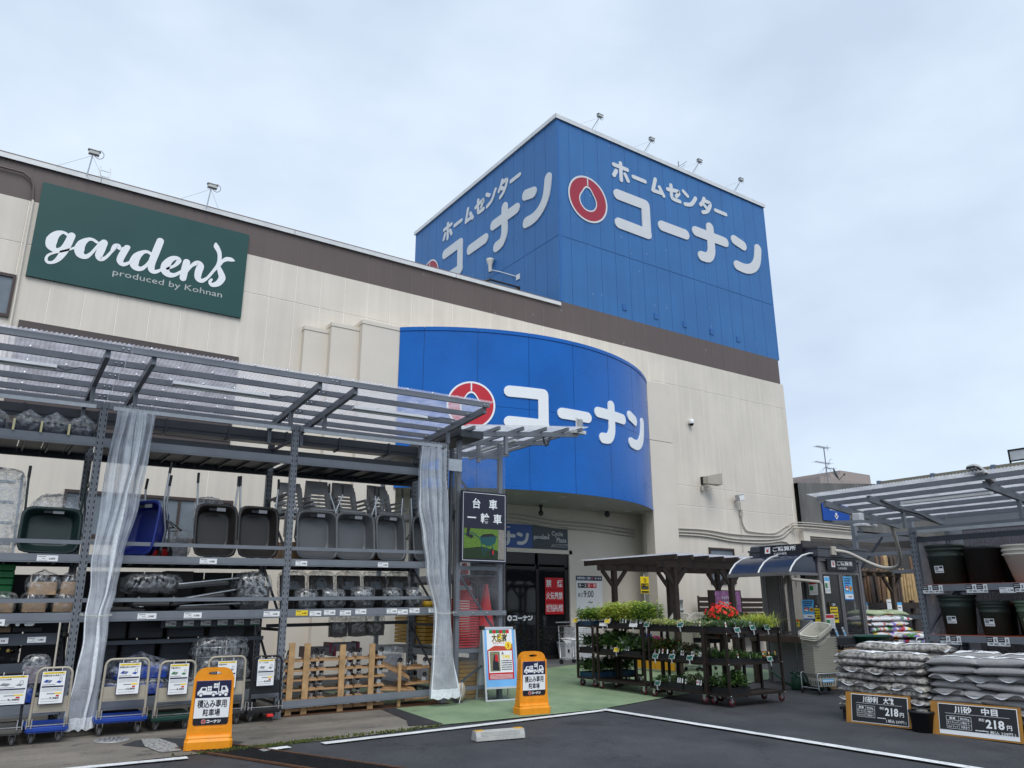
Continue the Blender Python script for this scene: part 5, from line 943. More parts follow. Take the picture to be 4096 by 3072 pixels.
# ================================================================== platform trucks with price placards
BEIGE = M('beige steel tube', (.40, .36, .29), .4, .1, var=.1); TBLUE = MATS['truck blue']; TGRN = M('dark green deck', (.012, .05, .04), .4)
def placard(x, y, z, w_, h, title, price_, pic, label, rz=0, tilt=.0):
    t = thing('price_placard', label, 'placard', (x, y, z), rot=(tilt, 0, rz)); F = XZ(0, 0, 0); q = MB(NAVY); q.plate(F, -w_ / 2, w_ / 2, 0, h, 0, .006); q.build('frame', t)
    q = MB(PAPER); e_ = .008; q.plate(F, -w_ / 2 + e_, w_ / 2 - e_, e_, h - e_, .006, .0075)
    X = lambda u: -w_ / 2 + w_ * u; Yy = lambda v: h * v; d = .009
    q.rect(F, X(.07), X(.93), Yy(.9), Yy(.955), d, YEL); q.text('コーナンオリジナル台車', F, 0, Yy(.915), h * .03, INK, fit=w_ * .7, d=d + .001, off=.01)
    q.text(title, F, X(.07), Yy(.83), h * .04, INK, al='l', wmax=w_ * .84, d=d, off=.02)
    for cx, k in ((.28, 0), (.73, 1)):
        a, b_ = X(cx), Yy(.69)
        if k == 0: q.add([F(a - w_ * .17, b_ - h * .03, d), F(a + w_ * .08, b_ - h * .06, d), F(a + w_ * .18, b_ + h * .015, d), F(a - w_ * .06, b_ + h * .045, d)], [(0, 1, 2, 3)], pic); q.add([F(a - .01, b_ - h * .05, d + .001), F(a + .012, b_ - h * .05, d + .001), F(a + .03, b_ + h * .03, d + .001), F(a + .008, b_ + h * .03, d + .001)], [(0, 1, 2, 3)], GREY)
        else: q.add([F(a - w_ * .12, b_ - h * .045, d), F(a + w_ * .04, b_ - h * .075, d), F(a + w_ * .12, b_ - h * .02, d), F(a - w_ * .02, b_ + h * .005, d)], [(0, 1, 2, 3)], pic); q.stroke([(a - .0, b_), (a + .01, b_ + h * .11), (a + w_ * .1, b_ + h * .1), (a + w_ * .11, b_ - h * .02)], F, GREY, d, d + .001, wd=.005, sub=1)
    q.greek(F, X(.08), X(.6), Yy(.575), h * .016, INK, d); q.rect(F, X(.07), X(.93), Yy(.5), Yy(.545), d, NAVY)
    for k in range(3): q.greek(F, X(.08), X(.9), Yy(.46 - k * .035), h * .012, GREY, d)
    q.rect(F, X(.3), X(.62), Yy(.3), Yy(.33), d, GREY); q.rect(F, X(.62), X(.9), Yy(.3), Yy(.345), d, YEL); q.rect(F, X(.68), X(.8), Yy(.22), Yy(.27), d, RED)
    q.text(price_, F, X(.62), Yy(.15), h * .058, INK, fit=w_ * .38, d=d, off=.03); q.greek(F, X(.1), X(.42), Yy(.16), h * .018, GREY, d); q.greek(F, X(.1), X(.8), Yy(.08), h * .014, GREY, d); q.build('print', t)
    for s_ in (-.3, .3): q = MB(COPING); q.box(w_ * s_ - .004, w_ * s_ + .004, -.012, .004, h - .005, h + .03); q.build('clip', t)
    return t
def platform_truck(label, x, y, w_, tube, deck, hz, rz=0, board=True, dz=.14, dl=.7, hw=None):
    g0 = gz(y) + .009; t = thing('platform_truck', label, 'hand truck', (x, y, g0), rz, 'platform trucks in front of the rack'); hw = hw or w_ * .86
    q = MB(deck); q.cbox(-w_ / 2, w_ / 2, 0, dl, dz, dz + .045, .012); q.box(-w_ / 2 + .02, w_ / 2 - .02, .02, dl - .02, dz - .02, dz); q.build('deck', t)
    q = MB(CHROME); q.box(-w_ / 2 + .01, w_ / 2 - .01, -.006, .006, dz + .055, dz + .063); q.build('edge_strip', t)
    a, h = hw / 2, hz - g0; R_ = .07; P = [(-a, .02, dz + .04), (-a + .01, .03, h - R_)] + [(-a + .01 + R_ - R_ * math.cos(k * math.pi / 8), .03, h - R_ + R_ * math.sin(k * math.pi / 8)) for k in range(1, 5)]
    P += [(-p[0], p[1], p[2]) for p in P[::-1]]; q = MB(tube); q.tube(P, .0145, n=9); o = q.build('handle', t)
    if board: q = MB(tube); q.box(-a + .012, a - .012, .022, .032, h - .46, h - .3); q.box(-a + .03, a - .03, .018, .022, h - .44, h - .32); q.build('kick_plate', t)
    for s_ in (-1, 1):
        q = MB(CHROME); q.box(s_ * a - .028, s_ * a - .018, -.02, .05, dz + .03, dz + .13); q.box(s_ * a + .018, s_ * a + .028, -.02, .05, dz + .03, dz + .13); q.build('hinge', t)
        for yy_ in (.11, dl - .1):
            q = MB(CHROME); c = s_ * (w_ / 2 - .08); q.box(c - .035, c + .035, yy_ - .04, yy_ + .04, dz - .027, dz - .02); q.bar((c - .028, yy_ + .0, dz - .02), (c - .028, yy_ + .02, .05), .004, .045, up=(0, 1, 0)); q.bar((c + .028, yy_, dz - .02), (c + .028, yy_ + .02, .05), .004, .045, up=(0, 1, 0)); o = q.build('caster', t)
            q = MB(M('grey rubber', (.13, .13, .135), .7)); q.lathe([(.0, -.017), (.045, -.017), (.052, -.01), (.052, .01), (.045, .017), (0, .017)], c=(c, yy_ + .02, .052), n=18, axis='x'); q.build('wheel', o)
    return t
platform_truck('black and brown platform truck at the lower left corner', .45, 10.42, .5, BLACK, M('brown grey deck', (.09, .085, .08), .6), .92, board=False)
platform_truck('beige handled platform truck with small blue deck and the 7,980 card', .93, 10.43, .42, BEIGE, TBLUE, .96, dl=.6)
platform_truck('large beige handled platform truck with blue deck and the 12,800 card', 1.69, 10.58, .57, BEIGE, TBLUE, 1.02, dz=.165)
platform_truck('beige handled platform truck with dark green deck and the 4,480 card', 2.27, 10.63, .5, BEIGE, TGRN, .97, dz=.13)
platform_truck('beige handled platform truck mostly behind the left orange sign', 2.87, 10.66, .55, BEIGE, M('dark grey truck deck', (.03, .032, .035), .5), 1.0)
platform_truck('black handled platform truck with a red pedal beside the middle post', 3.4, 10.7, .46, BLACK, BLACK, .985, dz=.13)
q = MB(M('red pedal', (.6, .02, .02), .4)); q.cbox(3.42, 3.5, 10.62, 10.7, .25, .28, .01); tag(q.build('brake_pedal'), 'small red brake pedal under the black platform truck', 'pedal')
placard(.53, 10.4, .6, .3, .31, '折りたたみ台車', '9,480', GREY, 'price placard on the black platform truck at the left edge')
placard(.92, 10.41, .585, .245, .35, '樹脂製台車150 静音タイプ', '7,980', TBLUE, 'price placard with blue truck pictures on the small blue truck at the left', rz=.02, tilt=-.06)
placard(1.71, 10.56, .625, .255, .36, '樹脂製台車300 静音タイプ', '12,800', TBLUE, 'price placard with blue truck pictures on the large blue truck', tilt=-.06)
placard(2.28, 10.61, .585, .235, .365, '軽量台車100', '4,480', GREENP, 'price placard with green truck pictures marked 4,480', tilt=-.06)
placard(2.86, 10.64, .62, .25, .34, '軽量台車200', '7,480', GREY, 'price placard with grey truck pictures half behind the orange sign', tilt=-.05)
placard(3.37, 10.68, .62, .235, .34, 'プレート付台車', '8,800', GREY, 'price placard on the black truck beside the middle post', tilt=-.05)
# ------------------------------------------------------------------ orange pole signs
ORG = M('orange moulded plastic', (.78, .28, .008), .42, var=.12, vs=7, bump=.04, bs=90)
def pole_sign(label, x, y, rz, sc=1.0):
    t = thing('pole_sign', label, 'sign', (x, y, gz(y) + .012), rz); F = XZ(0, 0, 0)
    def half(z):                                       # half width of the body at height z
        return .222 - .028 * max(0, z - .14) / .5 if z < .66 else .196
    zs = [.12, .17, .19, .3, .31, .32, .42, .43, .44, .56, .57, .58, .66]
    side = [(half(z) - (.006 if z in (.31, .43, .57) else 0), z) for z in zs]
    top = [(.196 * math.cos(a) ** .45 if a < 1.57 else 0, .66 + .13 * math.sin(a)) for a in [k * math.pi / 20 for k in range(1, 10)]]
    right = side + top; outl = right + [(0, .79)] + [(-a, c) for a, c in right[::-1]]
    hole = [(.066 * math.cos(a), .735 + .016 * math.sin(a)) for a in [math.pi / 2 + k * math.pi / 10 for k in range(20)]]
    i = len(right); loop = outl[:i + 1] + [hole[0]] + hole[1:][::-1] + [hole[0]] + [(0, .79)] + outl[i + 1:]
    q = MB(ORG); n = len(loop)
    def dep(z): return .045 + .035 * max(0, (.35 - z) / .35)
    vs_ = [F(a * sc, c * sc, dep(c) * sc) for a, c in loop] + [F(a * sc, c * sc, -dep(c) * sc) for a, c in loop]
    q.add(vs_, [tuple(range(n)), tuple(range(2 * n - 1, n - 1, -1))] + [(k, (k + 1) % n, n + (k + 1) % n, n + k) for k in range(n)]); q.build('body', t)
    q = MB(ORG); q.add([F(a * sc, c * sc, d * sc) for d in (.046, .066) for a, c in [(-.2, .69), (-.212, .12), (.212, .12), (.2, .69), (.18, .69), (.178, .25), (.14, .2), (-.14, .2), (-.178, .25), (-.18, .69)]], [tuple(range(10, 20))] + [(k, (k + 1) % 10, 10 + (k + 1) % 10, 10 + k) for k in range(10)]); q.build('front_frame', t)
    q = MB(ORG); q.cbox(-.235 * sc, .235 * sc, -.12 * sc, .12 * sc, 0, .1 * sc, .025 * sc); q.cbox(-.225 * sc, .225 * sc, -.1 * sc, .1 * sc, .1 * sc, .13 * sc, .02 * sc); q.build('base', t)
    B_ = Frame((0, -.05 * sc, 0), (1, 0, 0), (0, -.03, 1)); W_ = .172 * sc; z0, z1 = .23 * sc, .665 * sc; q = MB(PAPER); q.plate(B_, -W_, W_, z0, z1, 0, .008); q.rect(B_, -W_, W_, z1 - .17 * sc, z1, .009, NAVY); q.rect(B_, -W_, W_, z0, z0 + .068 * sc, .009, INK)
    q.text('積込み専用', B_, 0, z0 + .175 * sc, .062 * sc, INK, fit=.29 * sc, off=.02, d=.0095); q.text('駐車場', B_, 0, z0 + .093 * sc, .055 * sc, INK, fit=.17 * sc, off=.02, d=.0095)
    logo_ring(q, B_, PAPER, RED, -.07 * sc, z0 + .034 * sc, .022 * sc, .0105); logo_letters(q, B_, PAPER, -.04 * sc, z0 + .034 * sc, .0185 * sc, d=.011, u0=2.3)
    k = .155 * sc; c0 = z1 - .14 * sc; d = .0105
    def P(pts): q.add([B_(a * k, c0 + b_ * k, d) for a, b_ in pts], [tuple(range(len(pts)))], PAPER)
    P([(-1, .0), (.22, 0), (.22, .22), (-.42, .22), (-.42, .5), (-.78, .5), (-.92, .26), (-1, .2)]); P([(.22, .02), (.4, .02), (.4, .1), (.22, .1)]); P([(.36, 0), (.95, 0), (.95, .3), (.8, .55), (.5, .55), (.48, .2), (.36, .2)]); P([(.3, -.02), (.35, -.02), (.35, .8), (.3, .8)]); P([(-.38, .26), (-.12, .26), (-.12, .55), (-.38, .55)]); P([(.0, .42), (.28, .42), (.28, .72), (0, .72)])
    for a, r in ((-.78, .11), (.02, .11), (.45, .1), (.82, .12)): q.disc(B_, a * k, c0 - .01 * k, r * k * 1.25, d + .0006, NAVY, 16); q.disc(B_, a * k, c0 - .01 * k, r * k * .85, d + .0012, PAPER, 16)
    for pts in ([(-.74, .28), (-.5, .28), (-.5, .44), (-.72, .44)], [(.55, .28), (.78, .28), (.72, .48), (.58, .48)], [(-.26, .26), (-.24, .26), (-.24, .55), (-.26, .55)], [(-.38, .4), (-.12, .4), (-.12, .42), (-.38, .42)], [(.13, .42), (.15, .42), (.15, .72), (.13, .72)], [(0, .56), (.28, .56), (.28, .58), (0, .58)]): q.add([B_(a * k, c0 + b_ * k, d + .0006) for a, b_ in pts], [(0, 1, 2, 3)], NAVY)
    q.build('sign_face', t); return t
pole_sign('orange plastic loading-only parking sign on the concrete, the left of two', 2.37, 9.29, -.22, 1.03)
pole_sign('orange plastic loading-only parking sign on the green pavement, the right of two', 6.83, 9.52, -.12, 1.05)
# ------------------------------------------------------------------ wheel stop
t = thing('wheel_stop', 'pale grey concrete wheel stop with yellow reflectors on the asphalt', 'wheel stop', (5.33, 8.1, gz(8.1) + .01), -.14); WST = M('aged concrete block', (.42, .42, .40), .8, var=.15, vs=10, bump=.2)
q = MB(WST); pr = [(-.075, 0), (.075, 0), (.07, .04), (.045, .1), (-.045, .1), (-.07, .04)]; L_ = .31
q.add([(-L_, a, c) for a, c in pr] + [(L_, a, c) for a, c in pr], [(5, 4, 3, 2, 1, 0), (6, 7, 8, 9, 10, 11)] + [(k, (k + 1) % 6, 6 + (k + 1) % 6, 6 + k) for k in range(6)])
q.build('block', t)
for k in range(4): q = MB(WST); z = .05 + k * .012; y = -.067 + (z - .04) * .42; q.bar((-L_ + .06, y - .003, z), (L_ - .06, y - .003, z), .008, .005); q.build('ridge', t)
for s_ in (-1, 1): q = MB(M('amber reflector', (.75, .4, .02), .3)); q.box(s_ * (L_ - .06) - .05, s_ * (L_ - .06) + .05, -.035, .03, .1, .106); q.box(s_ * (L_ - .06) - .02, s_ * (L_ - .06) + .02, -.05, -.046, .075, .09); q.build('reflector', t)
# ------------------------------------------------------------------ cable reel
t = thing('cable_reel', 'beige cord reel on a grey tube stand by the right curtain', 'cord reel', (6.53, 11.0, gz(11) + .012), .5); q = MB(M('cream plastic', (.5, .42, .32), .5)); q.lathe([(0, -.02), (.05, -.03), (.13, -.02), (.135, 0), (.13, .02), (0, .02)], c=(0, 0, .16), n=24, axis='y'); q.build('disc', t)
q = MB(GALV); q.tube([(-.14, -.06, .0), (-.04, -.05, .16), (-.03, -.04, .3), (.03, .04, .3), (.04, .05, .16), (.14, .06, 0)], .01, n=6); q.tube([(-.14, -.06, 0), (.14, -.06, 0)], .01, n=6); q.build('stand', t); q = MB(BLACK); q.tube([(.1 * math.cos(a), .03, .16 + .1 * math.sin(a)) for a in [k * .4 for k in range(15)]], .009, n=5); q.build('cord', t)
# ================================================================== entrance-side rack with clear end panel
rk2 = thing('end_rack', 'grey steel rack end clad in clear ribbed sheet beside the entrance path', 'rack', (6.92, 11.1, gz(11.1)))
X0, X1 = -.41, .42; D2 = 3.0
for x in (X0, X1):
    for y in (.0, 1.5, D2): q = MB(STEEL); q.box(x - .035, x + .035, y, y + .07, 0, 4.2); q.build('post', rk2)
for z in (.2, .76, 2.05, 2.75, 3.95): q = MB(STEEL); q.box(X0 + .036, X1 - .036, .015, .05, z - .03, z + .03); q.build('end_rail', rk2)
for a, c in (((X0, 1.95), (X1, 1.0)), ((X0, 3.5), (X1, 2.75)), ((X0, .25), (X1, .7))): q = MB(STEELD); q.bar((a[0] + .04, .05, a[1]), (c[0] - .04, .05, c[1]), .02, .035); q.build('brace', rk2)
for z in (.76, 1.95, 3.1):
    for x in (X0, X1): q = MB(STEEL); q.box(x - .025, x + .025, .07, 1.5, z - .1, z); q.box(x - .025, x + .025, 1.57, D2, z - .1, z); q.build('beam', rk2)
    q = MB(DECK); q.box(X0 + .03, X1 - .03, .08, D2, z - .03, z - .005); q.build('deck_panel', rk2)
RIB = film('ribbed clear sheet', (.52, .54, .60), op=.15, rough=.25, wr=3, spread=.15, gl=.35, bump=0)
q = MB(RIB); n = 34; q.grid(lambda u, v: (-.5 + 1.0 * u, -.02 + .009 * (1 if (int(u * n * 2) % 2) else -1), .03 + 4.1 * v), n * 4, 2, smooth=False); q.build('clear_sheet', rk2)
q = MB(STEEL); q.box(-.52, .5, -.055, -.035, 1.3, 1.38); q.build('front_bar', rk2); q = MB(GALV)
for x in (-.47, -.15, .12, .45): q.lathe([(.014, 0), (.012, -.012), (0, -.014)], c=(x, -.055, 1.34), n=8, axis='y')
q.build('bolts', rk2, kind='stuff'); q = MB(GALV); q.box(-.66, -.4, -.05, -.035, 3.62, 3.82); q.build('bracket', rk2)
q = MB(STEELD); q.cyl((-.56, .02, .05), (-.56, .02, 4.0), .035, n=10); q.build('downpipe', rk2)
q = MB(GUT); q.box(-.55, -.1, -.25, 3.2, 4.18, 4.3); q.box(-.56, -.54, -.25, 3.2, 4.2, 4.34); q.build('gutter', rk2)
cn2 = thing('side_canopy', 'small clear corrugated canopy rising to the right above the clear rack end', 'canopy', (6.5, 11.0, 4.2)); zf = lambda x: .22 + x * .112
for y in (-.1, .8, 2.2): q = MB(STEEL); q.bar((0, y, zf(0)), (2.42, y, zf(2.42)), .05, .085); q.build('rafter', cn2); q = MB(STEEL); q.box(.78, .84, y - .03, y + .03, -.05, zf(.8) - .04); q.build('stub_post', cn2)
for x in (.05, .55, 1.05, 1.55, 2.05, 2.38): q = MB(STEEL); q.bar((x, -.3, zf(x) + .07), (x, 3.2, zf(x) + .07), .04, .06); q.build('purlin', cn2)
q = MB(ROOFW); q.grid(lambda u, v: (-.1 + 2.6 * v, -.35 + 3.6 * u, zf(-.1 + 2.6 * v) + .11 + .008 * math.sin(u * 3.6 / .05 * 6.283)), 430, 1); q.build('roof_sheet', cn2)
q = MB(WHITE); q.bar((1.3, .3, .2 + .13), (1.3, 1.6, .33), .09, .04); q.build('tube_lamp', cn2); q = MB(BLACK); q.tube([(1.6, -.12, .36), (1.62, -.12, .25), (1.7, -.1, .2), (1.75, -.12, .36)], .008, n=4); q.tube([(1.62, -.12, .36), (1.66, -.12, .18), (1.74, -.1, .24), (1.8, -.12, .4)], .008, n=4); q.build('cable', cn2)
t = thing('canopy_floodlight', 'white finned floodlight on the tip of the small canopy', 'floodlight', (8.93, 10.88, 4.74)); q = MB(COPING); q.box(-.14, .14, -.06, .06, -.03, .03); q.build('bracket', t); q = MB(M('white lamp body', (.6, .62, .62), .4)); q.cbox(-.05, .1, -.02, .03, .03, .28, .02); q.build('housing', t)
for k in range(5): q = MB(GALV); q.box(-.04 + k * .03, -.03 + k * .03, -.035, -.02, .05, .25); q.build('fin', t)
# hanging board with wheelbarrow picture
t = thing('category_board', 'navy board with white characters above a wheelbarrow photograph on the clear rack end', 'sign', (6.49, 11.02, 2.31)); F = XZ(0, 0, 0); BNAVY = M('dark navy board', (.014, .014, .032), .4, var=.05)
q = MB(BNAVY); q.plate(F, 0, .9, 0, 1.17, 0, .03); q.build('board', t); q = MB(LW)
for a in ((.03, .87, 1.135, 1.142), (.03, .87, .03, .037), (.03, .037, .037, 1.135), (.863, .87, .037, 1.135)): q.rect(F, *a, .032)
q.text('台', F, .29, .9, .13, d=.033, off=.02); q.text('車', F, .62, .9, .13, d=.033, off=.02); q.text('一', F, .2, .66, .13, d=.033, off=.02); q.text('輪', F, .46, .66, .13, d=.033, off=.02); q.text('車', F, .71, .66, .13, d=.033, off=.02); q.build('lettering', t)
GRASSP = M('printed grass', (.11, .21, .025), .45, var=.55, vs=60); q = MB(GRASSP); q.plate(F, .05, .85, .06, .55, .03, .0325); q.build('photo', t)
DGP = M('printed shade', (.012, .03, .008), .45, var=.3, vs=30); TEAL = M('printed teal', (.01, .075, .085), .45, var=.2); BARK = M('printed bark', (.24, .22, .2), .5, var=.3, vs=40)
q = MB(GRASSP); d = .034; q.add([F(.05, .06, d), F(.75, .06, d), F(.72, .2, d), F(.4, .26, d), F(.05, .22, d)], [tuple(range(5))], DGP); q.add([F(.72, .06, d + .0004), F(.85, .06, d + .0004), F(.85, .55, d + .0004), F(.73, .55, d + .0004)], [(0, 1, 2, 3)], BARK)
q.add([F(.34, .41, d + .001), F(.7, .44, d + .001), F(.66, .32, d + .001), F(.55, .27, d + .001), F(.42, .3, d + .001)], [tuple(range(5))], TEAL); q.add([F(.36, .41, d + .0016), F(.42, .46, d + .0016), F(.6, .48, d + .0016), F(.68, .44, d + .0016)], [(0, 1, 2, 3)], BLACK)
for pts in ([(.34, .41), (.2, .48), (.06, .45)], [(.38, .38), (.42, .14)], [(.4, .22), (.55, .2)], [(.6, .32), (.64, .12)], [(.5, .28), (.45, .1)]): q.stroke(pts, F, TEAL, d + .001, d + .0018, wd=.016, sub=1)
q.disc(F, .6, .16, .035, d + .0024, BLACK, 14, .08); q.disc(F, .62, .17, .014, d + .003, RED, 10, .04); q.stroke([(.14, .54), (.12, .44), (.2, .42)], F, BLACK, d, d + .0028, wd=.06, sub=1); q.build('print', t)
# cones and crates inside
CRED = M('cone red', (.62, .018, .022), .45, var=.08); CWHT = M('reflective white', (.62, .62, .64), .4)
t = thing('cone_stack', 'tall nested stack of red and white traffic cones behind the clear sheet', 'traffic cones', (7.02, 11.75, .96))
for k in range(19): q = MB(CRED); q.cbox(-.19, .19, -.19, .19, k * .042, k * .042 + .026, .02); q.build('base', t)
q = MB(CRED); q.lathe([(.17, .78), (.045, 1.36), (.04, 1.38), (0, 1.38)], n=20); q.build('cone', t)
for z0, z1 in ((.93, 1.0), (1.12, 1.19)): q = MB(CWHT); q.lathe([(.17 - (z0 - .78) * .2155 + .003, z0), (.17 - (z1 - .78) * .2155 + .003, z1)], n=20); q.build('band', t)
t = thing('traffic_cone', 'single red and white traffic cone beside the cone stack', 'traffic cone', (7.36, 11.6, .97)); q = MB(CRED); q.cbox(-.19, .19, -.19, .19, .0, .04, .02); q.cbox(-.16, .16, -.16, .16, .04, .3, .02); q.build('base', t); q = MB(CRED); q.lathe([(.15, .3), (.04, 1.0), (.035, 1.02), (0, 1.02)], n=20); q.build('cone', t); q = MB(CWHT); q.lathe([(.095, .65), (.068, .82)], n=20); q.build('band', t)
CYEL = M('yellow crate', (.34, .19, .02), .5)
for k in range(2):
    t = thing('yellow_crates', 'pile of folded yellow crates on the floor under the cones, %s' % ('front', 'rear')[k], 'crates', (6.95, 11.5 + .6 * k, gz(11.5) + .02))
    for j in range(9): q = MB(CYEL); q.cbox(-.28, .28, -.22, .22, j * .065, j * .065 + .055, .015); q.build('crate', t)
for k in range(2):
    t = thing('yellow_crates', 'pile of folded yellow crates on the middle shelf behind the right curtain, %s' % ('front', 'rear')[k], 'crates', (6.75, 12.5 + .7 * k, 1.0))
    for j in range(12): q = MB(CYEL); q.cbox(-.2, .28, -.25, .25, j * .065, j * .065 + .055, .015); q.build('crate', t)
# ------------------------------------------------------------------ A-frame sign with a campaign poster
t = thing('a_frame_sign', 'white and blue A-frame stand with a colourful campaign poster', 'sign', (7.22, 10.95, gz(10.95) + .012), -.12); lean = .16; F = Frame((-.3, -.12, 0), (1, 0, 0), (0, .14, 1)); Fb = Frame((.3, .26, 0), (-1, 0, 0), (0, -.18, 1))
for fr, nm in ((F, 'front_frame'), (Fb, 'rear_frame')):
    q = MB(M('aluminium frame', (.55, .57, .58), .35, .6)); 
    for a in ((0, .03, 0, 1.12), (.57, .6, 0, 1.12), (.03, .57, 1.09, 1.12), (.03, .57, .18, .21), (.03, .57, .0, .025)): q.plate(fr, *a, -.012, .012)
    q.build(nm, t)
q = MB(WHITE); q.plate(Fb, .03, .57, .21, 1.09, -.004, .004); q.build('rear_board', t)
q = MB(BLACK); q.bar((-.32, .06, 1.1), (-.26, .06, 1.1), .1, .06); q.bar((.26, .06, 1.1), (.32, .06, 1.1), .1, .06); q.build('corner_joint', t)
q = MB(M('light blue panel', (.16, .42, .78), .4)); q.plate(F, .03, .57, .21, 1.09, -.004, .006); q.build('panel', t)
q = MB(PAPER); d = .008; q.rect(F, .07, .53, .32, 1.08, d, PAPER); q.rect(F, .07, .53, .32, .68, d + .0006, RED); q.add([F(.07, .64, d + .0008), F(.53, .68, d + .0008), F(.53, .86, d + .0008), F(.38, .82, d + .0008), F(.2, .83, d + .0008), F(.07, .76, d + .0008)], [tuple(range(6))], M('poster red', (.5, .06, .03), .45))
for k in range(6): q.rect(F, .12 + k * .06, .18 + k * .06, 1.02, 1.075, d + .001, RED if k % 2 else GREENP)
q.text('大感謝', F, .3, .9, .1, YEL, fit=.28, off=.05, d=d + .0014); q.text('大感謝', F, .3, .9, .1, INK, fit=.28, off=.02, d=d + .002); q.text('キャンペーン', F, .28, .85, .04, RED, fit=.2, d=d + .0018)
q.add([F(.45 + (.075 if k % 2 else .052) * math.cos(k * math.pi / 12), .83 + (.075 if k % 2 else .052) * math.sin(k * math.pi / 12), d + .0022) for k in range(24)], [tuple(range(24))], YEL); q.text('5', F, .45, .8, .06, RED, d=d + .003, off=.03)
q.rect(F, .09, .51, .42, .75, d + .0016, PAPER); q.rect(F, .11, .29, .44, .74, d + .0022, M('poster photo', (.22, .2, .12), .5, var=.5, vs=40)); q.add([F(.15, .46, d + .003), F(.27, .45, d + .003), F(.25, .66, d + .003), F(.19, .7, d + .003), (F(.16, .58, d + .003))], [tuple(range(5))], INK); q.add([F(.2, .6, d + .0035), F(.26, .58, d + .0035), F(.25, .69, d + .0035), F(.21, .7, d + .0035)], [(0, 1, 2, 3)], RED)
q.text('A', F, .34, .69, .05, INK, d=d + .003, off=.02); q.text('歌舞伎', F, .4, .63, .05, YEL, fit=.15, off=.03, d=d + .003)
for k in range(5): q.greek(F, .31, .5, .59 - k * .033, .018, INK, d + .003)
for k in range(4): q.greek(F, .1, .5, .385 - k * .018, .009, PAPER, d + .003)
q.build('poster', t)

# ================================================================== plants
def leafmat(name, c, tl=.35):
    if name in MATS: return MATS[name]
    m, t, b, g = nodes_mat(name); nn = t.nodes.new; l = t.links.new
    n = nn('ShaderNodeTexNoise'); n.inputs['Scale'].default_value = 23; n.inputs['Detail'].default_value = 2; l(g.outputs['Position'], n.inputs['Vector'])
    r = nn('ShaderNodeMapRange'); r.inputs['From Min'].default_value = .3; r.inputs['From Max'].default_value = .7; r.inputs['To Min'].default_value = .6; r.inputs['To Max'].default_value = 1.35; l(n.outputs[0], r.inputs['Value'])
    v = nn('ShaderNodeVectorMath'); v.operation = 'SCALE'; v.inputs[0].default_value = c; l(r.outputs[0], v.inputs['Scale']); l(v.outputs[0], b.inputs['Base Color']); b.inputs['Roughness'].default_value = .5
    tr = nn('ShaderNodeBsdfTranslucent'); l(v.outputs[0], tr.inputs[0]); mx = nn('ShaderNodeMixShader'); mx.inputs[0].default_value = tl
    o = [x for x in t.nodes if x.type == 'OUTPUT_MATERIAL'][0]; l(b.outputs[0], mx.inputs[1]); l(tr.outputs[0], mx.inputs[2]); l(mx.outputs[0], o.inputs[0]); return m
LG = {'bright': leafmat('bright seedling leaf', (.42, .54, .10)), 'yellow': leafmat('yellow green leaf', (.56, .58, .12)), 'mid': leafmat('mid green leaf', (.12, .23, .05)), 'dark': leafmat('dark green leaf', (.034, .085, .032)), 'cream': leafmat('cream variegated leaf', (.66, .66, .36)), 'grey': leafmat('grey green leaf', (.19, .25, .17)), 'stem': M('green stem', (.06, .10, .03), .6), 'pink': leafmat('magenta petal', (.52, .02, .20)), 'blue': leafmat('blue petal', (.06, .09, .45)), 'red': leafmat('scarlet petal', (.75, .02, .008), .2), 'org': leafmat('bronze leaf', (.20, .085, .02))}
def leaf(q, p, d, ln, wd, mat, up=V3((0, 0, 1))):
    d = d.normalized(); s_ = d.cross(up)
    if s_.length < .1: s_ = V3((1, 0, 0))
    s_.normalize(); nrm = s_.cross(d); m = p + d * ln * .5 - nrm * ln * .03; tip = p + d * ln - V3((0, 0, ln * .18))
    q.add([p, m + s_ * wd / 2 + nrm * wd * .15, tip, m - s_ * wd / 2 + nrm * wd * .15], [(0, 1, 2), (0, 2, 3)], mat)
def rdir(r, lo=-.2, hi=.9): a = r.uniform(0, 6.283); z = r.uniform(lo, hi); c = math.sqrt(max(0, 1 - z * z)); return V3((c * math.cos(a), c * math.sin(a), z))
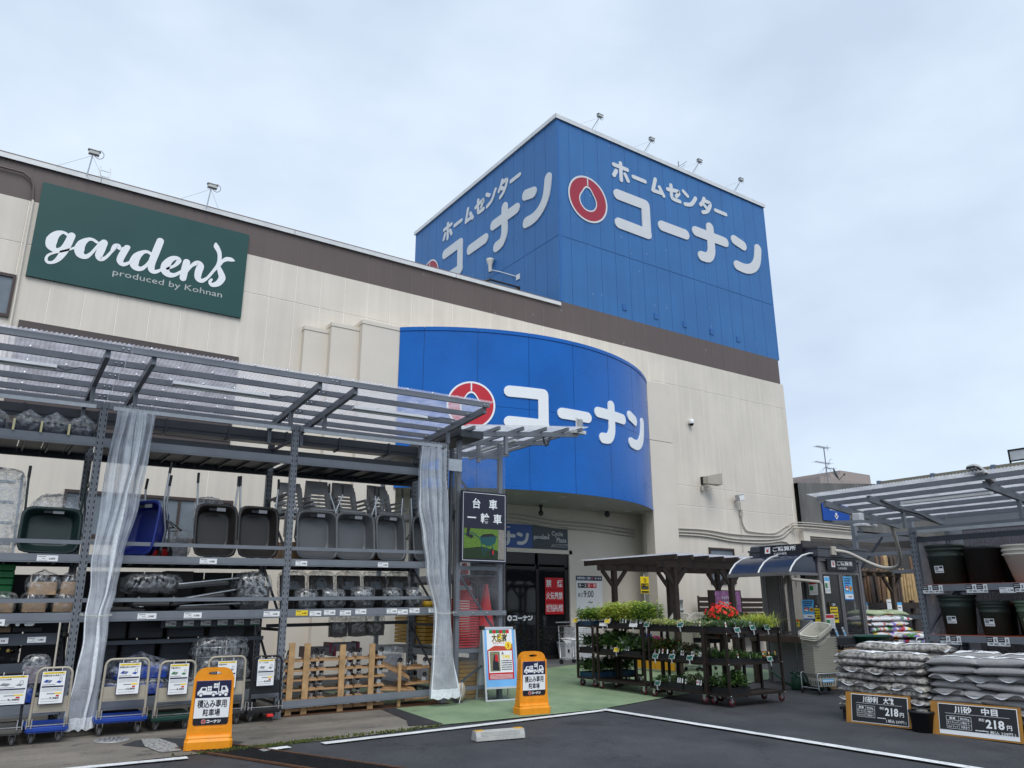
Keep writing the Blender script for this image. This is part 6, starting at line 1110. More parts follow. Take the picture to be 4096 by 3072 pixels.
def foliage(q, kind, w_, d, h, seed, z0=.05, cols=('bright', 'mid')):
    r = random.Random(seed); C = [LG[c] for c in cols]; ar = w_ * d
    if kind == 'seedling':                                # upright stems with paired leaflets
        for k in range(int(ar * 420) + 8):
            x, y = r.uniform(-w_ / 2, w_ / 2), r.uniform(-d / 2, d / 2); H = h * r.uniform(.6, 1.1); lean = V3((r.uniform(-.2, .2), r.uniform(-.2, .2), 1)); p0 = V3((x, y, z0)); p1 = p0 + lean * H
            q.tube([p0, p0 + lean * H * .5 + V3((.01, 0, 0)), p1], .0025, LG['stem'], n=3)
            for j in range(9):
                u = .3 + .7 * j / 8; p = p0 + lean * H * u; dd = rdir(r, -.1, .5)
                for i in range(3): leaf(q, p + dd * i * .022, (dd + rdir(r, -.3, .4) * .8), r.uniform(.045, .075), r.uniform(.024, .04), r.choice(C))
    elif kind == 'grass':
        for k in range(int(ar * 4200) + 60):
            x, y = r.gauss(0, w_ / 3.6), r.gauss(0, d / 3.6); dd = rdir(r, .35, 1); ln = h * r.uniform(.6, 1.25); p = V3((x, y, z0)); s_ = dd.cross(V3((0, 0, 1))); s_.normalize(); wd = r.uniform(.004, .008); m = p + dd * ln * .6; tip = p + V3((dd.x * 1.3, dd.y * 1.3, dd.z * .8)) * ln
            q.add([p - s_ * wd, p + s_ * wd, m + s_ * wd, m - s_ * wd, tip], [(0, 1, 2, 3), (3, 2, 4)], r.choice(C))
    else:                                                 # low mounds / bushes
        dens_ = 9000 if kind == 'low' else 5200; sz = (.022, .042) if kind == 'low' else (.045, .09) if kind == 'bush' else (.08, .15)
        cl = [(r.uniform(-w_ / 2, w_ / 2), r.uniform(-d / 2, d / 2), r.uniform(.6, 1.1)) for _ in range(int(ar * 110) + 3)]
        for k in range(int(ar * dens_ * (1 if kind != 'big' else .5))):
            cx, cy, hh = r.choice(cl); dd = rdir(r, 0, 1); R_ = r.uniform(.35, 1) ** .6; p = V3((cx + dd.x * .07 * R_, cy + dd.y * .07 * R_, z0 + h * hh * (.25 + .75 * dd.z * R_)))
            leaf(q, p, dd + rdir(r, -.4, .5), r.uniform(*sz), r.uniform(*sz) * .55, r.choice(C))
            if k % 12 == 0: q.tube([V3((cx, cy, z0)), p], .002, LG['stem'], n=3)
    return q
TRB = M('black tray plastic', (.014, .015, .017), .45); TRBL = M('blue tray plastic', (.006, .05, .105), .4)
def plant_tray(label, x, y, z, w_, d, kind, h, seed, cols, tray=TRB, rz=0, tags=3, tagm=PAPER, th=.075, group='trays of plants on the flower carts', cat='plants', flowers=None, front=(-1, 0)):
    t = thing('plant_tray', label, cat, (x, y, z), rz, group); q = MB(tray); e_ = .012
    q.box(-w_ / 2, w_ / 2, -d / 2, d / 2, 0, .012)
    for a in ((-w_ / 2, w_ / 2, -d / 2, -d / 2 + e_), (-w_ / 2, w_ / 2, d / 2 - e_, d / 2), (-w_ / 2, -w_ / 2 + e_, -d / 2 + e_, d / 2 - e_), (w_ / 2 - e_, w_ / 2, -d / 2 + e_, d / 2 - e_)): q.box(*a, .012, th); q.box(a[0] - .004, a[1] + .004, a[2] - .004, a[3] + .004, th - .012, th)
    q.build('tray', t); q = MB(M('potting soil', (.02, .014, .01), .9)); q.box(-w_ / 2 + .014, w_ / 2 - .014, -d / 2 + .014, d / 2 - .014, .013, th - .012); q.build('soil', t)
    q = MB(LG['mid']); foliage(q, kind, w_ * .98, d * .98, h * 1.15, seed, z0=th - .015, cols=cols); q.build('foliage', t)
    r = random.Random(seed + 500)
    for k in range(tags):
        q = MB(tagm); a = r.uniform(-.45, .45); fx_, fy_ = front; px_, py_ = (fx_ * w_ / 2 * .93 if fx_ else a * w_), (fy_ * d / 2 * .93 if fy_ else a * d); F = Frame((px_, py_, th - .02), (-fy_, fx_, 0) if False else ((1, 0, 0) if fy_ else (0, -1, 0)), (fx_ * -.2, fy_ * -.2, 1)); q.slab([(-.013, 0), (.013, 0), (.015, .075), (.008, .095), (-.008, .095), (-.015, .075)], F, 0, .002); q.rect(F, -.01, .01, .045, .075, .003, r.choice([RED, GREENP, GREY, PAPER])); q.build('plant_label', t)
    if flowers:
        fm, n, sz = flowers
        for k in range(n):
            q = MB(fm); p = V3((r.uniform(-w_ / 2, w_ / 2), r.uniform(-d / 2, d / 2), th + h * r.uniform(.75, 1.1))); 
            for j in range(26): leaf(q, p + rdir(r, -.3, 1) * sz * .6, rdir(r, -.2, 1), sz * .7, sz * .6, fm)
            q.build('flower', t)
    return t
# ------------------------------------------------------------------ flower carts
BRN = M('dark brown steel', (.026, .019, .016), .5, .2, var=.2)
def flower_cart(label, x, y, L_, D_, rz=0):
    g0 = gz(y) + .014; t = thing('flower_cart', label, 'cart', (x, y, g0), rz, 'dark brown flower carts'); a, c = L_ / 2, D_ / 2
    for sx in (-1, 1):
        for sy in (-1, 1):
            q = MB(BRN); q.box(sx * a - .018, sx * a + .018, sy * c - .018, sy * c + .018, .14, 1.13); q.build('post', t)
            q = MB(CHROME); X, Y = sx * (a - .05), sy * (c - .04); q.box(X - .04, X + .04, Y - .035, Y + .035, .125, .135); q.bar((X - .0, Y - .022, .13), (X + .025, Y - .022, .055), .004, .05, up=(1, 0, 0)); q.bar((X, Y + .022, .13), (X + .025, Y + .022, .055), .004, .05, up=(1, 0, 0)); o = q.build('caster', t)
            q = MB(M('maroon caster', (.085, .014, .02), .45)); q.lathe([(.035, -.016), (.058, -.016), (.062, 0), (.058, .016), (.035, .016)], c=(X + .025, Y, .062), n=18, axis='y'); q.build('wheel', o); q = MB(CHROME); q.lathe([(0, -.014), (.034, -.012), (.034, .012), (0, .014)], c=(X + .025, Y, .062), n=12, axis='y'); q.build('hub', o)
    for z in (.17, .62, 1.08):
        for sy in (-1, 1): q = MB(BRN); q.box(-a + .019, a - .019, sy * c - .014, sy * c + .014, z - .035, z); q.build('rail', t)
        for sx in (-1, 1): q = MB(BRN); q.box(sx * a - .014, sx * a + .014, -c + .019, c - .019, z - .035, z); q.build('rail', t)
        n = 7
        for k in range(n): q = MB(WOODD); yy_ = -c + .03 + k * (D_ - .06) / n; q.box(-a + .016, a - .016, yy_, yy_ + (D_ - .06) / n - .012, z - .022, z - .008); q.build('slat', t)
    q = MB(CHROME)
    for sx in (-1, 1):
        for z in (.17, .62, 1.07): q.lathe([(.008, 0), (.006, -.006), (0, -.007)], c=(sx * a, -c - .018, z - .02), n=6, axis='y')
    q.build('bolts', t, kind='stuff'); return t
flower_cart('dark brown three-tier flower cart at the far end with blue seedling trays', 10.24, 11.7, 1.22, .45, 0)
flower_cart('dark brown three-tier flower cart in the side row, nearer the doors', 9.86, 10.75, 1.2, .44, math.pi / 2)
flower_cart('dark brown three-tier flower cart in the side row, nearer the asphalt', 9.88, 9.43, 1.2, .44, math.pi / 2)
flower_cart('dark brown three-tier flower cart at the near end facing the car park', 10.36, 8.62, 1.28, .42, 0)
Zt, Zm, Zl = 1.08, .62, .17
def ph(y, z): return gz(y) + .014 + z - .006
I = 0
for (lab, x, y, zl, w_, d, kind, h, cols, kw) in (
    ('blue tray of leafy vegetable seedlings at the far corner of the top tier', 9.86, 11.7, Zt, .44, .42, 'seedling', .2, ('bright', 'mid'), dict(tray=TRBL, tagm=PAPER)),
    ('black tray of seedlings behind the blue tray on the far cart', 10.4, 11.7, Zt, .5, .42, 'seedling', .24, ('bright', 'mid'), {}),
    ('tray of tall yellow-green seedlings with white tags, far half of the side row', 9.86, 11.1, Zt, .42, .44, 'seedling', .27, ('bright', 'yellow'), dict(tags=5)),
    ('tray of tall yellow-green seedlings with white pots, middle of the side row', 9.86, 10.64, Zt, .42, .44, 'seedling', .30, ('bright', 'yellow'), dict(tags=5)),
    ('tray of feathery green seedlings beside the paired posts', 9.86, 10.24, Zt, .42, .34, 'seedling', .28, ('mid', 'bright'), dict(tags=3)),
    ('tray of small creamy yellow flowers right of the paired posts', 9.88, 9.82, Zt, .42, .4, 'low', .09, ('cream', 'yellow', 'mid'), dict(tags=4)),
    ('tray of small creamy yellow flowers, second right of the paired posts', 9.88, 9.42, Zt, .42, .38, 'low', .09, ('cream', 'yellow', 'mid'), dict(tags=3)),
    ('tray of creamy variegated leaves at the end of the side row', 9.88, 9.03, Zt, .42, .38, 'low', .09, ('cream', 'mid', 'grey'), dict(tags=3)),
    ('tray of grey-green trailing plants at the near corner', 9.97, 8.62, Zt, .46, .4, 'low', .10, ('grey', 'mid', 'dark'), dict(tags=2, front=(0, -1))),
    ('tray of fine blue-green grass plants in the middle of the near cart', 10.42, 8.62, Zt, .42, .4, 'grass', .13, ('grey', 'mid'), dict(tags=2, front=(0, -1))),
    ('tray of arching bright yellow-green grass at the right of the near cart', 10.78, 8.62, Zt, .36, .4, 'grass', .24, ('yellow', 'bright'), dict(tags=3, front=(0, -1))),
    ('tray of dark leafy plants on the middle tier at the far corner', 9.86, 11.7, Zm, .42, .4, 'bush', .22, ('mid', 'dark'), {}),
    ('tray of dark leafy plants on the middle tier of the far cart', 10.4, 11.7, Zm, .5, .4, 'bush', .24, ('dark', 'mid'), {}),
    ('tray of tomato-like plants with red tags on the middle tier', 9.86, 11.05, Zm, .42, .5, 'seedling', .26, ('mid', 'dark'), dict(tags=6)),
    ('tray of broad leaved cucumber-like plants on the middle tier', 9.86, 10.5, Zm, .42, .5, 'big', .22, ('mid', 'grey'), dict(tags=5)),
    ('tray of dark leaves left of the middle-tier price cards', 9.88, 9.8, Zm, .42, .42, 'bush', .2, ('dark', 'mid', 'org'), dict(tags=4)),
    ('tray of bronze and green leaves on the middle tier', 9.88, 9.36, Zm, .42, .4, 'bush', .15, ('dark', 'org', 'grey'), dict(tags=3)),
    ('tray of pale rounded leaves with grey tags on the middle tier', 9.88, 8.99, Zm, .42, .32, 'low', .12, ('grey', 'cream', 'dark'), dict(tags=4)),
    ('tray of fine dark trailing plants on the middle tier near corner', 9.98, 8.62, Zm, .48, .38, 'low', .14, ('dark', 'mid'), dict(tags=1, front=(0, -1))),
    ('tray of short dark grass plants on the middle tier of the near cart', 10.4, 8.62, Zm, .36, .38, 'grass', .09, ('dark', 'mid'), dict(tags=0, front=(0, -1))),
    ('black tray of orange-tagged succulents at the right of the middle tier', 10.77, 8.62, Zm, .36, .38, 'low', .05, ('dark',), dict(tags=9, tagm=M('orange tag', (.6, .24, .05), .5), front=(0, -1))),
    ('blue tray of leafy cuttings on the bottom tier at the far corner', 9.88, 11.7, Zl, .44, .42, 'bush', .22, ('dark', 'mid'), dict(tray=TRBL, tags=0, th=.09)),
    ('blue tray of leafy cuttings on the bottom tier of the far cart', 10.42, 11.7, Zl, .56, .42, 'bush', .24, ('dark', 'mid'), dict(tray=TRBL, tags=0, th=.09)),
    ('tray of small dark bedding plants left on the bottom tier', 9.88, 9.85, Zl, .42, .34, 'low', .1, ('dark', 'mid'), dict(tags=0)),
    ('open crate of bedding plants with picture tags on the bottom tier', 9.88, 9.5, Zl, .42, .34, 'low', .12, ('dark', 'mid', 'grey'), dict(tags=4, th=.1)),
    ('crate of variegated plants with grey tags on the bottom tier', 9.88, 9.1, Zl, .42, .4, 'low', .13, ('grey', 'cream', 'dark'), dict(tags=4, th=.1)),
    ('crate of upright dark plants on the bottom tier near corner', 9.98, 8.62, Zl, .46, .38, 'bush', .2, ('dark', 'mid'), dict(tags=0, front=(0, -1), th=.1))):
    I += 1; plant_tray(lab, x, y, ph(y, zl), w_, d, kind, h, 900 + I, cols, **kw)
plant_tray('pot tray of magenta flowers inside the cart enclosure, left clump', 10.42, 11.25, .72, .5, .4, 'bush', .25, 951, ('dark', 'mid'), tags=0, flowers=(LG['pink'], 7, .075), group='hydrangea trays inside the enclosure'); plant_tray('pot tray of magenta flowers inside the cart enclosure, right clump', 10.42, 10.5, .72, .45, .4, 'bush', .25, 952, ('dark', 'mid'), tags=0, flowers=(LG['pink'], 4, .075), group='hydrangea trays inside the enclosure'); plant_tray('pot tray of blue flowers between the magenta clumps', 10.45, 10.9, .74, .35, .35, 'bush', .25, 953, ('dark', 'mid'), tags=0, flowers=(LG['blue'], 5, .07), group='hydrangea trays inside the enclosure')
q = MB(WOODD); q.box(10.2, 10.66, 9.2, 11.5, .68, .71)
for x in (10.22, 10.6):
    for y in (9.25, 10.3, 11.4): q.box(x, x + .05, y, y + .05, gz(y) + .014, .68)
tag(q.build('plant_bench'), 'low dark wooden bench carrying flowers inside the cart enclosure', 'bench')
# scarlet flowers
t = thing('red_flower_plant', 'large mound of scarlet flowers standing above the trays', 'flowering plant', (10.72, 9.32, 1.12)); r = random.Random(77)
q = MB(M('terracotta', (.25, .09, .045), .7)); q.lathe([(0, 0), (.13, 0), (.17, .2), (.18, .2), (.18, .24), (.15, .24), (.14, .2)], n=20); q.build('pot', t)
q = MB(LG['dark'])
for k in range(700): dd = rdir(r, -.1, 1); leaf(q, V3((dd.x * .33, dd.y * .33, .27 + dd.z * .2)) * r.uniform(.6, 1), dd + rdir(r, -.5, .3), r.uniform(.06, .1), r.uniform(.03, .05), r.choice([LG['dark'], LG['mid']]))
q.build('foliage', t)
for k in range(120):
    dd = rdir(r, .02, 1); c = V3((dd.x * .30, dd.y * .30, .32 + dd.z * .24)) * r.uniform(.9, 1.04); q = MB(LG['red']); a0 = r.uniform(0, 6); s1 = dd.orthogonal().normalized(); s2 = dd.cross(s1)
    for j in range(5): a = a0 + j * 1.2566; e = (s1 * math.cos(a) + s2 * math.sin(a)); f = (s1 * math.cos(a + .6) + s2 * math.sin(a + .6)); g_ = (s1 * math.cos(a - .6) + s2 * math.sin(a - .6)); q.add([c, c + g_ * .021, c + e * .034 + dd * r.uniform(-.006, .01), c + f * .021], [(0, 1, 2, 3)], LG['red'])
    q.build('flower', t)
q = MB(WOODD); q.box(10.5, 11.0, 9.1, 9.55, 1.08, 1.12)
for x in (10.52, 10.94):
    for y in (9.12, 9.49): q.box(x, x + .04, y, y + .04, gz(9.3) + .014, 1.08)
tag(q.build('plant_stand'), 'dark wooden stand carrying the scarlet flowers', 'plant stand')
plant_tray('dark broad-leaved pot plants around the foot of the scarlet flowers', 10.9, 9.75, 1.0, .5, .4, 'big', .3, 960, ('dark', 'mid'), tags=0, group='pot plants behind the near cart'); plant_tray('tall green pot plants beside the flower poster', 12.0, 10.35, 1.05, .5, .4, 'big', .42, 961, ('mid', 'bright'), tags=0, group='pot plants behind the near cart'); plant_tray('dark red and green pot plants beside the booth window', 12.45, 10.3, 1.05, .4, .35, 'bush', .3, 962, ('mid', 'dark'), tags=0, flowers=(leafmat('dark red bloom', (.25, .01, .02)), 6, .05), group='pot plants behind the near cart')
# small price cards on clips
CARDG = M('dark green card', (.01, .10, .075), .4)
def clip_card(label, x, y, z, n, bg=CARDG, wd=.125, ht=.075, txt=None):
    t = thing('price_sign', label, 'price sign', (x, y, z), 0, 'small price cards clipped to the carts'); u = V3((-n[1], n[0], 0)); F = Frame((0, 0, 0), u, V3((n[0] * -.35, n[1] * -.35, 1))); q = MB(PAPER); q.plate(F, -wd / 2, wd / 2, 0, ht, 0, .003); q.rect(F, -wd / 2 + .005, wd / 2 - .005, .005, ht - .005, .0036, bg)
    m = PAPER if bg is CARDG else INK; q.greek(F, -wd * .35, wd * .05, ht * .72, .005, m, .0045); q.rect(F, wd * .26, wd * .36, ht * .3, ht * .44, .0045, m if bg is CARDG else RED); q.build('card', t)
    q = MB(FILMT); q = MB(M('clear clip', (.55, .58, .6), .3, trans=.4)); q.bar(F(0, 0, 0), F(.01, -.07, -.02), .018, .01); q.build('clip', t)
for k, (y, z) in enumerate(((10.02, 1.28), (9.24, 1.29), (9.85, .78), (9.47, .79), (9.08, .79), (9.83, .36))): clip_card('small green price card on the side row of carts, %s' % ('top tier by the paired posts', 'top tier nearer the corner', 'middle tier left of three', 'middle tier centre of three', 'middle tier right of three', 'bottom tier')[k], 9.6, y, z, (-1, 0))
for k, (x, z) in enumerate(((9.95, 1.22), (10.32, 1.25), (10.67, 1.25), (10.67, .77))): clip_card('small green price card on the near cart, %s' % ('top tier at the left', 'top tier in the middle', 'top tier at the right', 'middle tier at the right')[k], x, 8.36, z, (0, -1))
for k, (y, z) in enumerate(((11.03, 1.32), (10.81, .84), (11.95, 1.32))): clip_card('small yellow price card on the carts, %s' % ('on the seedling tray edge', 'hanging on the middle tier', 'at the far end')[k], 9.6, y, z, (-1, 0), YEL, .14, .08)
for k, y in enumerate((10.35, 11.15)): clip_card('white picture card along the seedling trays, %s' % ('right', 'left')[k], 9.6, y, 1.27, (-1, 0), PAPER, .2, .06)
# ================================================================== pergola
pg = thing('pergola', 'dark brown wooden pergola with sheet roof in front of the cream wall', 'pergola', (12.9, 12.49, 0))
PXs, PYs = (0, 1.86, 3.7), (0, 2.01)
for x in PXs:
    for y in PYs:
        g0 = gz(12.49 + y) + .014; q = MB(WOODD); q.box(x - .055, x + .055, y - .055, y + .055, g0, 2.45); q.build('post', pg)
        for sx in (-1, 1):
            if (x == 0 and sx < 0) and False: continue
            q = MB(WOODD); q.bar((x, y, 2.05), (x + sx * .38, y, 2.46), .05, .09); q.build('brace', pg)
for y in PYs: q = MB(WOODD); q.box(-.5, 4.3, y - .04, y + .04, 2.45, 2.58); q.build('beam', pg)
for k in range(10): x = -.42 + k * .5; q = MB(WOODD); q.add([(x - .03, -.5, 2.60), (x + .03, -.5, 2.60), (x + .03, 2.6, 2.58), (x - .03, 2.6, 2.58), (x - .03, -.5, 2.70), (x + .03, -.5, 2.70), (x + .03, 2.6, 2.70), (x - .03, 2.6, 2.70)], [(0, 3, 2, 1), (4, 5, 6, 7), (0, 1, 5, 4), (1, 2, 6, 5), (2, 3, 7, 6), (3, 0, 4, 7)]); q.build('rafter', pg)
q = MB(ROOFS); q.grid(lambda u, v: (-.55 + 4.8 * u, -.55 + 3.2 * v, 2.72 + .008 * math.sin(u * 4.8 / .06 * 6.283)), 480, 1); q.build('roof_sheet', pg)
OYEL = M('amber board', (.62, .30, .015), .5, var=.08)
for k, (y0, y1) in enumerate(((12.62, 13.2), (13.22, 13.86))): q = MB(OYEL); q.box(12.86, 12.9, y0, y1, .27, .62); tag(q.build('barrier_board'), 'amber yellow barrier board at the pergola side, %s' % ('nearer the asphalt', 'nearer the shop')[k], 'barrier')
# ================================================================== shopping baskets
BSK = M('beige basket plastic', (.60, .575, .49), .5, var=.07)
def basket_mesh(open_=True, full=True):
    q = MB(BSK); W0, D0, W1, D1, H = .25, .17, .20, .13, .23
    def rr_(a, c, z, n=20, p=6):
        o = []
        for k in range(n):
            th = 2 * math.pi * k / n; ct, st = math.cos(th), math.sin(th); r_ = (abs(ct) ** p + abs(st) ** p) ** (-1 / p); o.append((a * ct * r_, c * st * r_, z))
        return o
    zs = [(W0 + .026, D0 + .026, H - .012), (W0 + .028, D0 + .028, H), (W0, D0, H), (W0 - .005, D0 - .005, H - .04)]
    n = 20; R_ = [rr_(*z) for z in zs]; q.add([p for r_ in R_ for p in r_], [(i * n + k, i * n + (k + 1) % n, (i + 1) * n + (k + 1) % n, (i + 1) * n + k) for i in range(3) for k in range(n)], None, False)
    if full:
        # slotted walls: vertical bars with gaps and solid bands
        top, mid, low, bot = rr_(W0 - .005, D0 - .005, H - .04, 60), rr_(W0 - .02, D0 - .018, .14, 60), rr_(W0 - .03, D0 - .025, .09, 60), rr_(W1, D1, 0, 60)
        for A, B_ in ((top, mid), (low, bot)):
            for k in range(60):
                if k % 2 == 0: j = (k + 1) % 60; q.add([A[k], A[j], B_[j], B_[k]], [(0, 1, 2, 3)])
        q.add(mid + low, [(k, (k + 1) % 60, 60 + (k + 1) % 60, 60 + k) for k in range(60)]); q.add(bot, [tuple(range(60))])
    return q.mesh('basket')
BM_, BR_ = basket_mesh(), basket_mesh(full=False)
def basket_stack(label, x, y, n, rz, tilt_top=3, trolley=True):
    g0 = gz(y) + .012; t = thing('basket_stack', label, 'shopping baskets', (x, y, g0), rz, 'stacks of shopping baskets'); z = .12
    o = inst(BM_, 'basket', t, (0, 0, z))
    for k in range(n): inst(BR_, 'basket', t, (.004 * math.sin(k * 2.1), .004 * math.cos(k * 1.7), z + .03 + k * .0275), (0, 0, .01 * math.sin(k)))
    zt = z + n * .0275 + .03
    for k in range(tilt_top):
        o = inst(BM_ if k == tilt_top - 1 or k == 0 else BR_, 'basket', t, (-.03, -.03, zt + .07 + k * .03), (.12, -.42, .2))
        q = MB(BSK); q.tube([(-.22, -.19, .235), (-.22, -.2, .25), (.22, -.2, .25), (.22, -.19, .235)], .006, n=5); q.tube([(-.22, .19, .235), (-.22, .2, .25), (.22, .2, .25), (.22, .19, .235)], .006, n=5); q.build('handle', o)
    if tilt_top: q = MB(RED); F = XZ(0, 0, 0); F = Frame((.04, -.172, .14), (1, 0, 0), (0, -.2, 1)); q.text('コーナン', F, .05, 0, .028, RED, d=.004); q.parent = None; o2 = q.build('logo', o)
    if trolley:
        q = MB(GALV)
        q.tube([(-.29, -.21, .06), (-.29, -.21, .32), (-.27, -.21, .34), (.27, -.21, .34), (.29, -.21, .32), (.29, -.21, .06)], .011, n=6); q.tube([(-.29, .21, .06), (-.29, .21, .32), (-.27, .21, .34), (.27, .21, .34), (.29, .21, .32), (.29, .21, .06)], .011, n=6); q.tube([(-.29, -.21, .1), (-.29, .21, .1)], .011, n=6); q.tube([(.29, -.21, .1), (.29, .21, .1)], .011, n=6); q.build('trolley_frame', t)
        for sx in (-1, 1):
            for sy in (-1, 1): q = MB(RUBBER); q.cyl((sx * .29 - .012, sy * .21, .04), (sx * .29 + .012, sy * .21, .04), .038, n=12); q.build('wheel', t)
        q = MB(CYAN); F = XZ(-.2, -.215, .2); q.plate(F, 0, .24, 0, .05, 0, .004); q.greek(F, .01, .23, .015, .02, PAPER, .005); q.build('sticker', t)
    return t
basket_stack('tall stack of beige shopping baskets topped by tilted ones beside the booth', 12.58, 8.78, 21, -.25)
basket_stack('stack of beige shopping baskets under the pergola, left of two', 13.45, 12.95, 26, .2, 1); basket_stack('stack of beige shopping baskets under the pergola, right of two', 14.05, 12.95, 26, .2, 1)
# ------------------------------------------------------------------ things by the doors and the wall
t = thing('waste_bin', 'white plastic waste bin with a bag and swing lid beside the doors', 'waste bin', (13.28, 16.95, gz(16.95) + .012)); q = MB(WHITE)
q.add([(-.11, -.13, 0), (.11, -.13, 0), (.11, .13, 0), (-.11, .13, 0), (-.14, -.17, .4), (.14, -.17, .4), (.14, .17, .4), (-.14, .17, .4)], [(0, 3, 2, 1), (0, 1, 5, 4), (1, 2, 6, 5), (2, 3, 7, 6), (3, 0, 4, 7)]); q.build('body', t); q = MB(FILM); lump(q, (0, 0, .37), (.17, .2, .07), FILM, 5); q.build('bag', t)
q = MB(WHITE); q.grid(lambda u, v: (-.145 + .29 * v, -.17 + .34 * u, .43 + .07 * math.sin(u * math.pi)), 8, 1); q.box(-.15, .15, -.18, .18, .4, .43); q.build('lid', t); q = MB(BLACK); q.plate(XZ(-.05, -.15, .18), 0, .05, 0, .08, 0, .02); q.build('sticker', t)
t = thing('white_cabinet', 'low white cabinet against the porch wall behind the far cart', 'cabinet', (13.5, 16.75, gz(16.7) + .01)); q = MB(WHITE); q.cbox(-.15, .45, -.12, .35, 0, .82, .01); q.build('body', t); q = MB(GREY); q.box(-.14, .44, -.126, -.121, .4, .406); q.build('seam', t)
t = thing('shopping_cart', 'chrome wire shopping cart standing behind the far flower cart', 'shopping cart', (12.6, 15.6, gz(15.6) + .01), .2); q = MB(CHROME)
for z in (.55, .7, .85): q.tube([(-.25, -.4, z), (.25, -.4, z), (.28, .4, z + .05), (-.28, .4, z + .05)], .006, n=5, closed=True)
for k in range(9): a = -.25 + k * .0625; q.tube([(a, -.4, .85), (a, -.4, .55), (a, .4, .6), (a * 1.1, .4, .9)], .004, n=4)
q.build('basket', t); q = MB(CHROME); q.tube([(-.25, .4, .9), (-.25, .35, .15), (-.22, -.45, .12)], .013, n=6); q.tube([(.25, .4, .9), (.25, .35, .15), (.22, -.45, .12)], .013, n=6); q.tube([(-.28, .45, .98), (.28, .45, .98)], .015, n=6); q.build('frame', t)
for sx in (-1, 1):
    for yy_ in (-.42, .33): q = MB(RUBBER); q.cyl((sx * .24 - .012, yy_, .06), (sx * .24 + .012, yy_, .06), .06, n=14); q.build('wheel', t)
t = thing('cart_corner_sign', 'yellow cart-parking sign on a white pole by the right pillar', 'sign', (15.14, 15.8, gz(15.8) + .01)); q = MB(WHITE); q.cyl((0, 0, 0), (0, 0, 2.2), .012, n=8); q.cyl((0, 0, 0), (0, 0, .03), .15, n=16); q.build('pole', t); F = XZ(-.155, -.015, 1.7)
q = MB(YEL); q.plate(F, 0, .31, 0, .44, 0, .006); q.rect(F, .02, .29, .1, .26, .0075, INK); q.text('カート置場', F, .155, .19, .045, YEL, fit=.24, d=.009); q.greek(F, .05, .26, .13, .025, GREY, .009); q.rect(F, .02, .29, .015, .06, .0075, INK)
for pts in ([(.09, .4), (.12, .4), (.14, .31), (.21, .31)], [(.125, .385), (.23, .385), (.21, .325)], [(.13, .355), (.22, .355)], [(.15, .385), (.155, .32)], [(.185, .385), (.185, .32)]): q.stroke(pts, F, INK, .007, .0085, wd=.009, sub=1)
q.disc(F, .15, .29, .012, .0085, INK, 10); q.disc(F, .2, .29, .012, .0085, INK, 10); q.build('board', t)
t = thing('notice_stand', 'narrow black and yellow notice on a stand behind a pergola post', 'notice', (15.55, 15.3, gz(15.3) + .01)); q = MB(BLACK); q.box(-.02, .02, -.02, .02, 0, 1.6); q.build('pole', t); F = XZ(-.1, -.025, 1.55); q = MB(INK); q.plate(F, 0, .3, 0, .48, 0, .01)
q.rect(F, .01, .29, .13, .37, .0115, YEL); q.text('お客様へ', F, .15, .31, .04, INK, fit=.2, d=.0125); q.rect(F, .06, .24, .2, .28, .0125, INK); q.text('店内', F, .15, .215, .045, YEL, d=.0135); q.greek(F, .03, .27, .15, .025, INK, .0125); q.text('ご案内', F, .15, .4, .05, PAPER, d=.0125); q.rect(F, .02, .28, .02, .11, .0115, PAPER); q.build('board', t)
t = thing('white_planters', 'pile of white plastic planters below the narrow notice', 'planters', (15.58, 15.0, gz(15) + .01))
for k in range(6): q = MB(WHITE); q.lathe([(.09, k * .26), (.12, k * .26 + .22), (.135, k * .26 + .22), (.135, k * .26 + .25), (.1, k * .26 + .25)], n=16); q.build('planter', t)
for lab, x0, x1, z0, z1 in (('left of the flower poster', 17.8, 18.5, .7, 1.92), ('right of the flower poster', 19.7, 20.9, .7, 1.9)):
    t = thing('slatted_screen', 'dark brown slatted wooden screen against the cream wall, ' + lab, 'screen', (x0, 16.35, 0)); n = 8
    for k in range(n): q = MB(WOODD); z = z0 + (z1 - z0) * k / n; q.box(0, x1 - x0, -.01, .015, z, z + (z1 - z0) / n - .035); q.build('slat', t)
    for x in (.03, x1 - x0 - .08): q = MB(WOODD); q.box(x, x + .05, .016, .05, .26, z1); q.build('upright', t)
t = thing('flower_poster', 'dark framed poster of purple flowers with white characters above the scarlet flowers', 'poster', (15.9, 14.1, 1.3)); F = XZ(0, 0, 0); q = MB(WOODD); q.plate(F, -.12, 1.12, 0, .72, -.05, 0); q.box(.0, .05, .02, .07, -1.08, .0); q.box(.95, 1.0, .02, .07, -1.08, 0); q.build('frame', t)
PUR = M('printed purple flowers', (.42, .20, .40), .45, var=.6, vs=9); q = MB(PUR); q.plate(F, .1, 1.09, .1, .7, 0, .004); q.build('print_sheet', t); q = MB(LW); r = random.Random(4)
for k in range(16): q.disc(F, r.uniform(.14, 1.05), r.uniform(.14, .66), r.uniform(.02, .05), .005 + .0002 * k, r.choice([M('printed lilac', (.5, .3, .5), .45), M('printed pink', (.5, .12, .32), .45), MATS['printed grass'], M('pale petal', (.6, .55, .6), .45)]), 9)
q.text('季節の', F, .5, .26, .16, INK, off=.07, d=.009); q.text('季節の', F, .5, .26, .16, LW, off=.02, d=.0105); q.text('今おすすめ', F, .52, .5, .055, LW, off=.03, d=.01); q.build('lettering', t)

